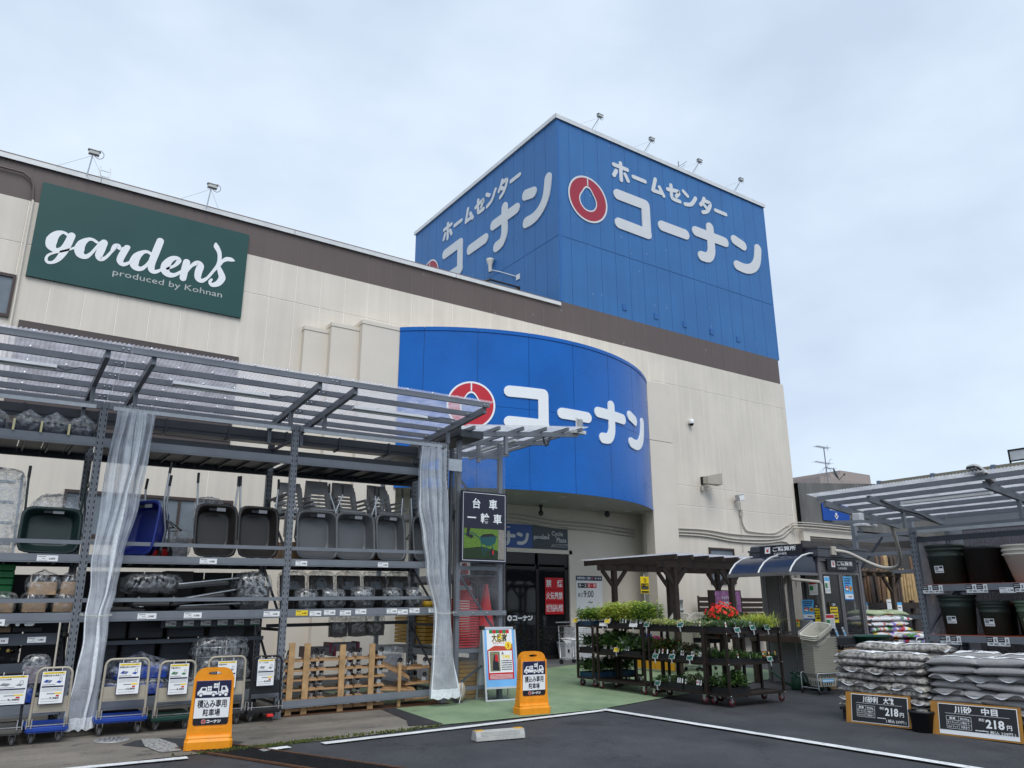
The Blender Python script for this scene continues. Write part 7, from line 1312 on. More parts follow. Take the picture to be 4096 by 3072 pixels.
r = random.Random(41)
for k, (x, y, c, h) in enumerate(((11.6, 18.0, 'mid', .9), (12.3, 17.9, 'org', 1.1), (12.95, 17.8, 'dark', .9), (13.35, 18.1, 'mid', 1.2))):
    t = thing('potted_plant', 'dim potted plant standing inside the shop doors, %s from the left' % ORD[k], 'potted plant', (x, y, .28)); q = MB(MATS['terracotta']); q.lathe([(0, 0), (.12, 0), (.16, .25), (.17, .25), (.14, .26)], n=16); q.build('pot', t); q = MB(LG[c])
    for j in range(420): dd = rdir(r, .0, 1); p = V3((dd.x * .28, dd.y * .2, .3 + dd.z * h * .7)) * r.uniform(.75, 1); leaf(q, p, dd + rdir(r, -.3, .6), r.uniform(.08, .18), r.uniform(.03, .06), LG[c] if j % 5 else LG['bright'])
    q.build('foliage', t)

# ================================================================== cashier booth
BZ = M('bronze aluminium', (.18, .175, .18), .4, .4, var=.1); BZD = M('dark booth roof', (.075, .08, .095), .45, .2, var=.1); BGLS = nodes_mat('booth glass')[0]
for n_ in BGLS.node_tree.nodes:
    if n_.type == 'BSDF_PRINCIPLED': n_.inputs['Base Color'].default_value = (.03, .034, .036, 1); n_.inputs['Roughness'].default_value = .05; n_.inputs['Alpha'].default_value = .24; n_.inputs['Specular IOR Level'].default_value = .55
bx, by = 13.6, 9.33; W_, D_ = 1.44, 1.4; g0 = gz(9.8) + .005
bt = thing('cashier_booth', 'small glazed cashier booth with curved dark awning beside the flower carts', 'booth', (bx, by, 0))
for x, y in ((0, 0), (W_ - .07, 0), (0, D_ - .07), (W_ - .07, D_ - .07)): q = MB(BZ); q.box(x, x + .07, y, y + .07, g0, 2.52); q.build('corner_post', bt)
q = MB(BZD); q.box(-.1, W_ + .12, -.1, D_ + .15, 2.54, 2.72); q.box(-.12, W_ + .14, -.12, D_ + .17, 2.70, 2.735); q.build('roof', bt); q = MB(BZ); q.box(-.02, W_ + .02, -.02, D_ + .02, 2.46, 2.54); q.build('head_band', bt)
q = MB(M('grey booth panel', (.23, .235, .245), .5, var=.08)); 
for k in range(2): q2 = MB(MATS['grey booth panel']); q2.box(.01, .03, .08 + k * .63, .68 + k * .63, g0, 1.0); q2.build('base_panel', bt); q2 = MB(MATS['grey booth panel']); q2.box(.08 + k * .65, .71 + k * .65, .01, .03, g0, 1.0); q2.build('base_panel', bt)
def glazed(F, x0, x1, z0, z1, par):
    q = MB(BZ); e_ = .045
    for a in ((x0, x1, z1 - e_, z1), (x0, x1, z0, z0 + e_), (x0, x0 + e_, z0 + e_, z1 - e_), (x1 - e_, x1, z0 + e_, z1 - e_)): q.plate(F, *a, -.02, .02)
    o = q.build('window', par); q = MB(BGLS); q.plate(F, x0 + e_, x1 - e_, z0 + e_, z1 - e_, -.004, .004); q.build('pane', o)
FL = Frame((.03, D_ - .07, 0), (0, -1, 0)); FFr = Frame((.07, .03, 0), (1, 0, 0))
glazed(FL, 0, .6, 1.02, 2.3, bt); glazed(FL, .61, 1.26, 1.02, 2.3, bt); glazed(FFr, 0, .63, 1.02, 2.26, bt); glazed(FFr, .64, 1.3, 1.02, 2.26, bt)
q = MB(BZ); q.plate(FFr, 0, 1.3, 2.27, 2.45, -.02, .01); q.plate(FL, 0, 1.26, 2.31, 2.45, -.02, .01); q.build('transom', bt)
BIN = M('booth interior', (.36, .35, .33), .7, var=.1); q = MB(BIN); q.box(.08, W_ - .08, D_ - .05, D_ - .03, g0, 1.05); q.build('rear_panel', bt); q = MB(BIN); q.box(W_ - .05, W_ - .03, .08, D_ - .08, g0, 1.05); q.build('rear_panel', bt); q = MB(BIN); q.box(.1, W_ - .1, .1, D_ - .1, 2.47, 2.5); q.build('ceiling', bt); q = MB(BIN); q.box(.08, .5, D_ - .05, D_ - .03, 1.05, 2.45); q.build('rear_panel', bt); q = MB(BIN); q.box(.1, W_ - .1, .1, D_ - .1, g0, g0 + .05); q.build('floor', bt)
FK = Frame((W_ - .07, D_ - .04, 0), (-1, 0, 0)); FRt = Frame((W_ - .04, .07, 0), (0, 1, 0))
glazed(FK, 0, .86, 1.06, 2.4, bt); glazed(FRt, 0, 1.26, 1.06, 2.4, bt)
q = MB(WHITE); q.cbox(.3, .7, .7, 1.0, 1.0, 1.35, .03); q.build('till', bt); q = MB(M('counter wood', (.06, .04, .03), .5, var=.2)); q.box(-.62, .0, -.1, 1.3, .95, 1.06); q.build('counter', bt)
for y in (-.05, 1.2): q = MB(WOODD); q.box(-.58, -.48, y, y + .1, g0, .95); q.build('counter_leg', bt)
# curved awning along the left side
AWN = M('smoked awning panel', (.016, .024, .05), .16, var=.12, spec=.45); aw = [(-.0, 2.60), (-.22, 2.59), (-.45, 2.54), (-.66, 2.44), (-.8, 2.32), (-.87, 2.23)]
for y0, y1 in ((.04, .74), (.76, 1.45)):
    q = MB(AWN); n = len(aw); q.add([(x, y0, z) for x, z in aw] + [(x, y1, z) for x, z in aw], [(k, k + 1, n + k + 1, n + k) for k in range(n - 1)], None, True); q.build('awning_panel', bt)
for y in (.02, .75, 1.47): q = MB(COPING); q.tube([(x, y, z + .006) for x, z in aw], .018, n=6); q.build('awning_rib', bt)
q = MB(BZ); q.box(-.91, -.85, .0, 1.49, 2.17, 2.24); q.build('awning_gutter', bt); q = MB(AWN); q.add([(x, .03, z) for x, z in aw] + [(0, .03, 2.23)], [tuple(range(7))]); q.build('awning_end', bt); q = MB(BZ); q.box(-.85, 0, .015, .045, 2.18, 2.23); q.build('awning_arm', bt)
q = MB(CON); q.tube([(-.8, .05, 2.18), (-.8, .05, 2.1), (-.1, -.04, 2.06), (-.05, -.05, 2.02), (-.05, -.05, g0)], .03, n=8); q.build('rain_pipe', bt)
def cashier_sign(name, lab, loc, u, wd, ht, up=(0, 0, 1)):
    t = thing(name, lab, 'sign', loc); F = Frame((0, 0, 0), u, up); q = MB(INK); q.plate(F, 0, wd, 0, ht, -.03, 0); q.build('board', t); q = MB(PAPER); q.rect(F, wd * .13, wd * .26, ht * .3, ht * .88, .002, PAPER); q.text('¥', F, wd * .195, ht * .4, ht * .38, RED, d=.004, off=.02, wmax=wd * .1); q.text('ご精算所', F, wd * .32, ht * .48, ht * .33, PAPER, al='l', fit=wd * .54, d=.003, off=.02); q.text('CASHIER', F, wd * .5, ht * .13, ht * .2, PAPER, d=.003, fit=wd * .3, off=.005); q.build('lettering', t)
cashier_sign('roof_sign', 'black cashier sign with yen mark on the booth roof', (13.38, 10.52, 2.58), (0, -1, 0), 1.02, .22, (.12, 0, 1)); cashier_sign('door_sign', 'black cashier sign with yen mark above the booth doors', (13.85, 9.29, 2.285), (1, 0, 0), .98, .22)
t = thing('roof_unit', 'dark grey box unit on the booth roof behind the cashier sign', 'roof unit', (13.6, 10.2, 2.73)); q = MB(BZD); q.cbox(0, .5, -.1, .75, 0, .1, .03); q.build('casing', t)
def poster(lab, loc, u, wd, ht, bg, kind):
    t = thing('poster', lab, 'poster', loc); F = Frame((0, 0, 0), u); q = MB(bg); q.plate(F, 0, wd, 0, ht, 0, .002); d = .003
    if kind == 'app':
        q.greek(F, wd * .1, wd * .9, ht * .88, ht * .06, NAVY, d); q.greek(F, wd * .1, wd * .85, ht * .78, ht * .07, INK, d); q.rect(F, wd * .12, wd * .8, ht * .68, ht * .74, d, BLUEP); q.slab([(wd * .12, ht * .4), (wd * .5, ht * .36), (wd * .56, ht * .62), (wd * .16, ht * .65)], F, d, d + .001, NAVY); q.slab([(wd * .17, ht * .43), (wd * .47, ht * .4), (wd * .5, ht * .58), (wd * .2, ht * .61)], F, d + .001, d + .0016, PAPER); q.slab([(wd * .18, ht * .52), (wd * .49, ht * .49), (wd * .5, ht * .56), (wd * .19, ht * .59)], F, d + .0016, d + .0022, RED)
        q.disc(F, wd * .76, ht * .5, wd * .17, d + .001, M('amber print', (.7, .33, .02), .45), 18, ht * .12); q.greek(F, wd * .64, wd * .9, ht * .48, ht * .04, INK, d + .002); q.rect(F, wd * .04, wd * .96, ht * .06, ht * .26, d, PAPER); q.greek(F, wd * .4, wd * .78, ht * .12, ht * .06, INK, d + .001); q.rect(F, 0, wd, 0, ht * .04, d, BLUEP)
    elif kind == 'notice':
        q.rect(F, 0, wd, ht * .78, ht, d, INK); q.text('ご案内', F, wd * .5, ht * .84, ht * .1, PAPER, d=d + .001, fit=wd * .5)
        for k in range(3): q.greek(F, wd * .08, wd * .92, ht * (.62 - k * .16), ht * .09, INK, d)
        q.rect(F, wd * .3, wd * .95, ht * .16, ht * .26, d + .001, INK)
    else:
        q.rect(F, wd * .05, wd * .95, ht * .72, ht * .95, d, RED if kind == 'flyer' else CYAN); q.rect(F, wd * .08, wd * .5, ht * .3, ht * .6, d, GREENP)
        for k in range(5): q.greek(F, wd * .55, wd * .92, ht * (.6 - k * .07), ht * .03, GREY, d)
        for k in range(3): q.greek(F, wd * .08, wd * .92, ht * (.22 - k * .07), ht * .03, GREY, d)
    q.build('sheet', t)
xl, yl = bx - .004, by - .004
poster('blue phone-app poster on the booth side window', (xl, 9.78, 1.36), (0, -1, 0), .27, .37, CYAN, 'app'); poster('white and green flyer high on the booth side window', (xl, 9.58, 1.82), (0, -1, 0), .19, .28, PAPER, 'flyer'); poster('yellow and black notice on the booth side window edge', (xl, 9.52, 1.32), (0, -1, 0), .12, .32, YEL, 'notice'); poster('white reservation notice low on the booth side window', (xl, 9.64, 1.2), (0, -1, 0), .24, .12, PAPER, 'plain'); poster('small yellow card standing in the booth side window', (xl, 9.95, 1.22), (0, -1, 0), .075, .14, YEL, 'flyer')
poster('blue phone-app poster on the booth front door', (14.36, yl, 1.72), (1, 0, 0), .3, .46, CYAN, 'app'); poster('green and white flyer on the booth front door', (13.74, yl, 1.85), (1, 0, 0), .17, .32, PAPER, 'plain'); poster('yellow and black notice low on the booth front door', (13.83, yl, 1.3), (1, 0, 0), .24, .38, YEL, 'notice'); poster('picture leaflet of red flowers hung by the booth corner', (13.6, yl - .02, 1.2), (1, 0, 0), .3, .26, PAPER, 'flyer')
wob([(14.0, 9.2, 2.66), (14.3, 9.1, 2.62), (14.7, 8.9, 2.42), (14.75, 8.6, 2.32), (14.5, 8.2, 2.36), (14.2, 8.0, 2.6), (13.9, 7.9, 3.0), (13.7, 7.85, 3.1)], .035, 'thick beige cable duct looping from the booth roof to the right canopy'); q = MB(SPK); q.cbox(13.9, 14.05, 9.18, 9.24, 2.58, 2.74, .01); tag(q.build('junction_box'), 'beige junction box on the booth roof edge', 'junction box')
wob([(14.05, 9.25, 2.74), (14.3, 9.3, 2.82), (14.7, 9.35, 2.76), (15.0, 9.3, 2.74)], .01, 'thin black cable looping over the booth roof', BLACK)
# watering cans
WCG = M('green watering can', (.012, .055, .03), .4)
for k, (x, y, rz) in enumerate(((12.74, 9.42, 2.6), (12.98, 9.2, 2.7))):
    t = thing('watering_can', 'dark green watering can on the asphalt by the booth, %s of two' % ('left', 'right')[k], 'watering can', (x, y, gz(y) + .005), rz); q = MB(WCG); q.lathe([(0, 0), (.11, 0), (.125, .02), (.12, .2), (.09, .25), (.06, .26)], n=18); q.build('body', t); q = MB(WCG); q.tube([(.1, 0, .06), (.25, 0, .14), (.46, 0, .3)], [.024, .018, .014], n=8); q.lathe([(.015, 0), (.04, .04), (0, .045)], c=(.47, 0, .28), n=10); q.build('spout', t); q = MB(WCG); q.tube([(-.12, 0, .05), (-.19, 0, .14), (-.12, 0, .28), (.02, 0, .3), (.06, 0, .26)], .014, n=7); q.build('handle', t)
# ------------------------------------------------------------------ display table in front of the booth
t = thing('pine_table', 'pale pine display table carrying black pots and a green tub', 'table', (13.35, 8.82, 0))
for k in range(3): q = MB(WOODL); q.box(0, 1.75, .13 * k, .13 * k + .12, .8, .83); q.build('plank', t)
q = MB(WOODL); q.box(0, 1.75, -.03, -.002, .72, .87); q.build('front_board', t)
for x in (.02, 1.65):
    for y in (.0, .3): q = MB(WOODL); q.box(x, x + .08, y, y + .08, gz(8.9), .8); q.build('leg', t)
t = thing('green_tub', 'dark green oval tub on the pine table', 'tub', (14.55, 8.98, .831)); q = MB(M('deep green plastic', (.006, .07, .045), .35)); 
def oval(r, h): return [(r * 1.5 * math.cos(a), r * .62 * math.sin(a), h) for a in [k * math.pi / 14 for k in range(28)]]
R_ = [oval(.30, 0), oval(.34, .2), oval(.37, .205), oval(.375, .235), oval(.35, .235), oval(.31, .02), oval(.01, .02)]; q.add([p for r_ in R_ for p in r_], [(i * 28 + k, i * 28 + (k + 1) % 28, (i + 1) * 28 + (k + 1) % 28, (i + 1) * 28 + k) for i in range(6) for k in range(28)], None, True); q.build('shell', t)
t = thing('pot_display', 'black crates and rows of small black pots on the left of the pine table', 'pots', (13.42, 8.83, .831)); q = MB(TRB); q.cbox(.0, .62, .16, .42, 0, .22, .015); q.build('crate', t); pq = MB(TRB); pq.lathe([(0, 0), (.022, 0), (.03, .09), (.026, .09), (.02, .01), (0, .01)], n=10); pm2 = pq.mesh('pot')
for k in range(20): inst(pm2, 'pot', t, (.035 + (k % 10) * .064, .04 + (k // 10) * .065, 0))
t = thing('price_sign', 'small red price tag standing on the pine table', 'price sign', (14.1, 8.82, .831)); F = XZ(0, 0, 0); q = MB(M('vermilion card', (.65, .09, .03), .5)); q.slab([(0, 0), (.12, 0), (.09, .09), (.01, .09)], F, 0, .005); q.greek(F, .02, .1, .03, .02, PAPER, .006); q.build('card', t)
for k, x in enumerate((13.62, 13.86)):
    t = thing('card_holder', 'clear card holder leaning behind the black pots, %s' % ('left', 'right')[k], 'card holder', (x, 9.1, 1.06)); F = Frame((0, 0, 0), (1, .3, 0), (.0, .3, 1)); q = MB(M('pale card', (.5, .55, .58), .4)); q.plate(F, 0, .11, 0, .17, 0, .003); q.greek(F, .01, .1, .12, .02, BLUEP, .004); q.build('card', t); q = MB(CYAN); q.rect(F, .01, .1, .02, .08, .004); q.build('print', t)
# ================================================================== bags
def bag_fn(a, c, H, seed, flat=.55):
    rr = random.Random(seed); rr.random(); A = [(rr.uniform(3, 9), rr.uniform(3, 9), rr.uniform(0, 6), rr.uniform(.4, 1)) for _ in range(4)]
    def top(x, y):
        u, v = min(1, abs(x) / a), min(1, abs(y) / c); e = max(0, (1 - u ** 4)) ** .42 * max(0, (1 - v ** 4)) ** .42
        w_ = sum(k[3] * math.sin(k[0] * x / a + k[1] * y / c + k[2]) for k in A) / 4 + .35 * math.sin(x / a * 16 + A[0][2]) * max(0, v - .55)
        return H * e * (1 + .20 * w_)
    return top
def bag_mesh(a, c, H, mat, seed, flap=None, n=18):
    top = bag_fn(a, c, H, seed); q = MB(mat); r0 = random.Random(seed * 3 + 1); bd, bd2, tw = r0.uniform(-.022, .008), r0.uniform(-.014, .006), r0.uniform(-.016, .016)
    def bend(x, y): return bd * (x / a) ** 2 + bd2 * (y / c) ** 2 + tw * (x / a) * (y / c)
    def P(u, v, s_):
        x, y = a * math.sin((u - .5) * math.pi), c * math.sin((v - .5) * math.pi); rx_ = 1 + .03 * math.sin(v * 11 + seed); return (x * rx_, y * (1 + .03 * math.sin(u * 9 + seed)), top(x, y) * (1 if s_ > 0 else -.62) + bend(x, y))
    q.grid(lambda u, v: P(u, v, 1), n, n); q.grid(lambda u, v: P(u, v, -1), n, n)
    if flap:
        for s_ in (-1, 1): q.grid(lambda u, v: ((a * .92 + .05 * v) * s_, c * .9 * (2 * u - 1), .004 + bd + .03 * v * math.sin(u * 7 + seed)), 10, 2, flap)
    return q, (lambda x, y: top(x, y) + bend(x, y))
def grain_mat(name, c0, c1, sc, op=1):
    m, t, b, g = nodes_mat(name); nn = t.nodes.new; l = t.links.new
    v = nn('ShaderNodeTexVoronoi'); v.inputs['Scale'].default_value = sc; l(g.outputs['Position'], v.inputs['Vector']); n = nn('ShaderNodeTexNoise'); n.inputs['Scale'].default_value = sc * .35; n.inputs['Detail'].default_value = 5; l(g.outputs['Position'], n.inputs['Vector'])
    n2 = nn('ShaderNodeTexNoise'); n2.inputs['Scale'].default_value = 7; n2.inputs['Detail'].default_value = 5; l(g.outputs['Position'], n2.inputs['Vector'])
    r = nn('ShaderNodeMix'); r.data_type = 'RGBA'; mr = nn('ShaderNodeMapRange'); mr.inputs['From Min'].default_value = .36; mr.inputs['From Max'].default_value = .64; l(n.outputs[0], mr.inputs['Value']); l(mr.outputs[0], r.inputs[0]); r.inputs['A'].default_value = (*c0, 1); r.inputs['B'].default_value = (*c1, 1)
    # milky film over the grains where the bag is creased
    r2 = nn('ShaderNodeMix'); r2.data_type = 'RGBA'; m2 = nn('ShaderNodeMapRange'); m2.inputs['From Min'].default_value = .5; m2.inputs['From Max'].default_value = .72; m2.inputs['To Max'].default_value = .38; l(n2.outputs[0], m2.inputs['Value']); l(m2.outputs[0], r2.inputs[0]); l(r.outputs['Result'], r2.inputs['A']); r2.inputs['B'].default_value = (.36, .37, .39, 1)
    l(r2.outputs['Result'], b.inputs['Base Color']); b.inputs['Roughness'].default_value = .55; b.inputs['Specular IOR Level'].default_value = .35
    bp = nn('ShaderNodeBump'); bp.inputs['Strength'].default_value = .35; bp.inputs['Distance'].default_value = .012; l(v.outputs[0], bp.inputs['Height']); l(bp.outputs[0], b.inputs['Normal']); return m
GRAV = grain_mat('bagged gravel', (.09, .085, .078), (.44, .415, .38), 55); SAND = grain_mat('bagged sand', (.25, .245, .245), (.32, .315, .315), 160); FLAP = M('milky bag seam', (.50, .52, .56), .4, var=.3, vs=14)
def map_print(q, top, F2, pts_faces, mat, lift):
    vv, ff = pts_faces; q.add([(x, y, top(x, y) + lift) for x, y in vv], ff, mat)
def bag(name, lab, cat, loc, rz, a, c, H, mat, seed, grp, flap=FLAP, print_=None, tilt=(0, 0)):
    t = thing(name, lab, cat, loc, 0, grp, rot=(tilt[0], tilt[1], rz)); q, top = bag_mesh(a, c, H, mat, seed, flap); q.build('sack', t)
    if print_:
        q = MB(PAPER); ex = .8
        q.grid(lambda u, v: ((2 * u - 1) * a * ex, (2 * v - 1) * c * .7, top((2 * u - 1) * a * ex, (2 * v - 1) * c * .7) + .007), 14, 10, print_[0]); q.build('print_ground', t); q = MB(INK)
        vv, ff = text2d(print_[1], .03); k = .13; xs = [p[0] for p in vv]; ox = (min(xs) + max(xs)) / 2
        map_print(q, top, None, ([((x - ox) * k, y * k - .03 + c * .12) for x, y in vv], ff), print_[2], .012)
        for j in range(4):
            y0 = -c * .2 - j * .035; n = 8; q.add([(-a * .6 + a * 1.2 * i / n * (.6 + .1 * (j % 3)), y, top(-a * .6 + a * 1.2 * i / n * (.6 + .1 * (j % 3)), y) + .012) for y in (y0, y0 + .016) for i in range(n + 1)], [(i, i + 1, n + 2 + i, n + 1 + i) for i in range(n)], print_[2])
        if len(print_) > 3:
            r = random.Random(seed)
            for j in range(10):
                cx, cy, rr = r.uniform(-a * .65, a * .65), r.uniform(-c * .6, c * .6), r.uniform(.03, .07); pts = [(cx + rr * math.cos(k2 * .7), cy + rr * math.sin(k2 * .7)) for k2 in range(9)]; pts = [(max(-a * .7, min(a * .7, x)), max(-c * .66, min(c * .66, y))) for x, y in pts]; q.add([(x, y, top(x, y) + .0125 + .0003 * j) for x, y in pts], [tuple(range(9))], print_[3][j % len(print_[3])])
        q.build('print', t)
    return t
def bag_pile(pile, y0, y1, mat, txt, nl=8, XP=10.26):
    r = random.Random(hash(txt) % 1000 if False else len(txt)); gb = gz((y0 + y1) / 2) + .17; W2 = (y1 - y0) / 2; LH = .089
    for k in range(nl):
        z = gb + .05 + k * LH; top_ = k == nl - 1
        if k % 2 == 0 or top_:
            for j in range(2):
                bag('gravel_bag' if mat is GRAV else 'sand_bag', '%s bag lying lengthwise, %s from the bottom, %s end of the %s pile' % ('gravel' if mat is GRAV else 'sand', ORD[k], ('right', 'left')[j], pile), 'bag', (XP + .21 + r.uniform(-.02, .02), y0 + W2 * (j + .5), z), math.pi / 2 + r.uniform(-.04, .04), W2 / 2 + .02, .23, .068, mat, 300 + k * 7 + j + len(txt) * 31, '%s pile bags' % pile, print_=(PAPER, txt, INK) if top_ else None, tilt=(r.uniform(-.05, .05), 0))
        else:
            for j in range(3): bag('gravel_bag' if mat is GRAV else 'sand_bag', '%s bag lying end-on, %s from the bottom, %s of the %s pile' % ('gravel' if mat is GRAV else 'sand', ORD[k], ('right', 'centre', 'left')[j], pile), 'bag', (XP + .31 + r.uniform(-.02, .02), y0 + (y1 - y0) * (j + .5) / 3, z - (.012 if j == 1 else 0)), r.uniform(-.05, .05), .33, (y1 - y0) / 6 + .02, .068, mat, 400 + k * 7 + j + len(txt) * 31, '%s pile bags' % pile, tilt=(r.uniform(-.06, .06), 0))
    for j in range(2):
        for k in range(2): bag('gravel_bag' if mat is GRAV else 'sand_bag', '%s bag at the back of the %s pile, %s %s' % ('gravel' if mat is GRAV else 'sand', pile, ('right', 'left')[j], ('under the top one', 'on top')[k]), 'bag', (XP + .8, y0 + W2 * (j + .5) + .03, gb + .05 + (nl - 1 + k - (0 if mat is GRAV else .7)) * LH), math.pi / 2 + .1 * j, W2 / 2 + .02, .24, .074, mat, 500 + j + k * 3 + len(txt) * 31, '%s pile bags' % pile, print_=(PAPER, txt, INK) if k else None)
    t = thing('pallet', 'black plastic pallet under the %s pile' % pile, 'pallet', (XP, y0, gz((y0 + y1) / 2)))
    for j in range(4): q = MB(TRB); y = j * (y1 - y0 - .12) / 3; q.cbox(0, .95, y, y + .12, 0, .13, .02); q.build('runner', t)
    q = MB(TRB); q.box(-.02, .97, -.01, y1 - y0 + .01, .13, .165); q.build('deck', t)
bag_pile('gravel', 5.72, 6.92, GRAV, '川砂利'); bag_pile('sand', 4.5, 5.66, SAND, '川砂', XP=10.36)
q = MB(TRB); q.lathe([(0, 0), (.13, 0), (.15, .22), (.16, .22), (.16, .25), (.13, .25)], c=(10.16, 5.72, gz(5.7)), n=20); tag(q.build('black_pot'), 'black plastic pot squeezed between the two price boards', 'pot')
BORD = M('stained board frame', (.36, .165, .025), .55, var=.2, vs=8)
def price_board(lab, x, y0, y1, name, kg, strip):
    Lb = y1 - y0; t = thing('price_board', lab, 'price board', (x, y1, gz((y0 + y1) / 2) + .006), rot=(0, 0, 0)); F = Frame((0, 0, 0), (.1, -1, 0), (.17, 0, 1)); q = MB(BORD); q.plate(F, 0, Lb, 0, .385, -.025, 0); q.build('backing', t); H_ = .385; a0, a1, b0, b1 = Lb * .09, Lb * .965, .018, .365
    q = MB(PAPER); q.plate(F, a0, a1, b0, b1, 0, .003); q.build('white_edge', t); q = MB(M('black chalk board', (.012, .013, .016), .4)); q.plate(F, a0 + .008, a1 - .008, b0 + (.05 if strip else .008), b1 - .008, .003, .005); q.build('panel', t); q = MB(PAPER); d = .007
    q.text(name, F, Lb * .52, .275, .06, fit=Lb * .48, d=d, off=.03); q.rect(F, Lb * .17, Lb * .88, .255, .258, d)
    x0, x1 = Lb * .18, Lb * .46; yb = .085; 
    for k in range(4): q.rect(F, x0, x1, yb + k * .047, yb + k * .047 + .003, d)
    for xx in (x0, (x0 + x1) / 2, x1): q.rect(F, xx, xx + .003, yb, yb + .144, d)
    for k, (s1, s2) in enumerate((('1.5tトラック', '75袋まで'), ('軽トラック', '17袋まで'), ('重量', kg))): q.text(s1, F, (x0 + (x0 + x1) / 2) / 2, yb + .013 + k * .047, .022, fit=min((x1 - x0) * .42, .06 * len(s1) * .6), d=d); q.text(s2, F, ((x0 + x1) / 2 + x1) / 2, yb + .013 + k * .047, .022, fit=(x1 - x0) * .36, d=d)
    q.text('税抜', F, Lb * .58, .2, .025, d=d); q.text('218', F, Lb * .72, .13, .095, fit=Lb * .2, d=d, off=.03); q.text('円', F, Lb * .87, .13, .045, d=d, off=.02); q.greek(F, Lb * .5, Lb * .63, .085, .012, PAPER, d); q.text('( 税込 239円 )', F, Lb * .78, .068 if strip else .05, .03, fit=Lb * .3, d=d, off=.01); q.build('lettering', t)
price_board('black price board with tan frame reading 218 yen in front of the gravel bags', 10.06, 5.87, 6.73, '川砂利　大粒', '約20kg', False); price_board('black price board with tan frame reading 218 yen in front of the sand bags', 10.12, 4.6, 5.6, '川砂　中目', '約20kg', True)
# soil bags beyond the booth
FC = [RED, M('print orange', (.7, .25, .02), .45), GREENP, M('print violet', (.18, .1, .42), .45), YEL]
PBAG, _t, _b, _g = nodes_mat('printed soil bag'); _n = _t.nodes.new; _l = _t.links.new
_v = _n('ShaderNodeTexVoronoi'); _v.inputs['Scale'].default_value = 11; _l(_g.outputs['Position'], _v.inputs['Vector']); _s = _n('ShaderNodeSeparateColor'); _l(_v.outputs['Color'], _s.inputs[0])
_r = _n('ShaderNodeValToRGB'); _r.color_ramp.interpolation = 'CONSTANT'; _e = _r.color_ramp.elements; _e[0].color = (.62, .63, .65, 1); _e[1].position = .62; _e[1].color = (.55, .2, .04, 1)
for _p, _c in ((.70, (.05, .22, .06, 1)), (.78, (.2, .12, .42, 1)), (.85, (.5, .03, .05, 1)), (.9, (.03, .03, .05, 1)), (.95, (.62, .5, .1, 1))): _x = _e.new(_p); _x.color = _c
_l(_s.outputs[0], _r.inputs[0]); _l(_r.outputs[0], _b.inputs['Base Color']); _b.inputs['Roughness'].default_value = .4
t = thing('goods_table', 'dark wooden table carrying soil bags to the right of the booth', 'table', (15.25, 9.45, 0)); q = MB(WOODD); q.box(0, 2.3, 0, .9, .92, .98); q.build('top', t)
for x in (.05, 2.15):
    for y in (.05, .75): q = MB(WOODD); q.box(x, x + .1, y, y + .1, gz(9.6), .92); q.build('leg', t)
for k in range(4):
    for j in range(2): bag('soil_bag', 'white printed soil bag on the table right of the booth, %s from the bottom, %s' % (ORD[k], ('left', 'right')[j]), 'bag', (15.72 + j * .75 + .05 * (k % 2), 9.75, 1.04 + k * .1), .05 * (k % 3 - 1), .42, .28, .065, PBAG, 600 + k * 3 + j, 'printed soil bags', flap=None, print_=(PAPER, '培養土', INK, FC))
for k, (x, lab) in enumerate(((16.05, 'left'), (16.9, 'right'))): bag('soil_bag', 'pale green soil bag on top of the pile, ' + lab, 'bag', (x, 9.95, 1.46), .1, .4, .26, .07, M('pale green bag', (.36, .42, .26), .45, var=.2), 620 + k, 'printed soil bags', flap=None)
for k in range(5): bag('soil_bag', 'white printed soil bag on the hand cart, %s from the bottom' % ORD[k], 'bag', (16.6, 9.25, .55 + k * .115), 0, .5, .3, .07, PBAG, 640 + k, 'printed soil bags', flap=None, print_=(PAPER, '花の土', INK, FC))
t = thing('hand_cart', 'grey tube hand cart carrying printed soil bags', 'hand cart', (16.6, 9.25, gz(9.2))); q = MB(BZ); q.cbox(-.55, .55, -.32, .32, .26, .32, .02); q.build('deck', t); q = MB(GALV); q.tube([(-.55, -.3, .3), (-.55, -.3, .78), (-.5, -.3, .84), (.5, -.3, .84), (.55, -.3, .78), (.55, -.3, .3)], .018, n=8); q.build('handle', t)
for sx in (-1, 1): q = MB(RUBBER); q.cyl((sx * .45, -.28, .13), (sx * .45, -.22, .13), .12, n=16); q.cyl((sx * .45, .22, .13), (sx * .45, .28, .13), .12, n=16); q.build('wheel', t)
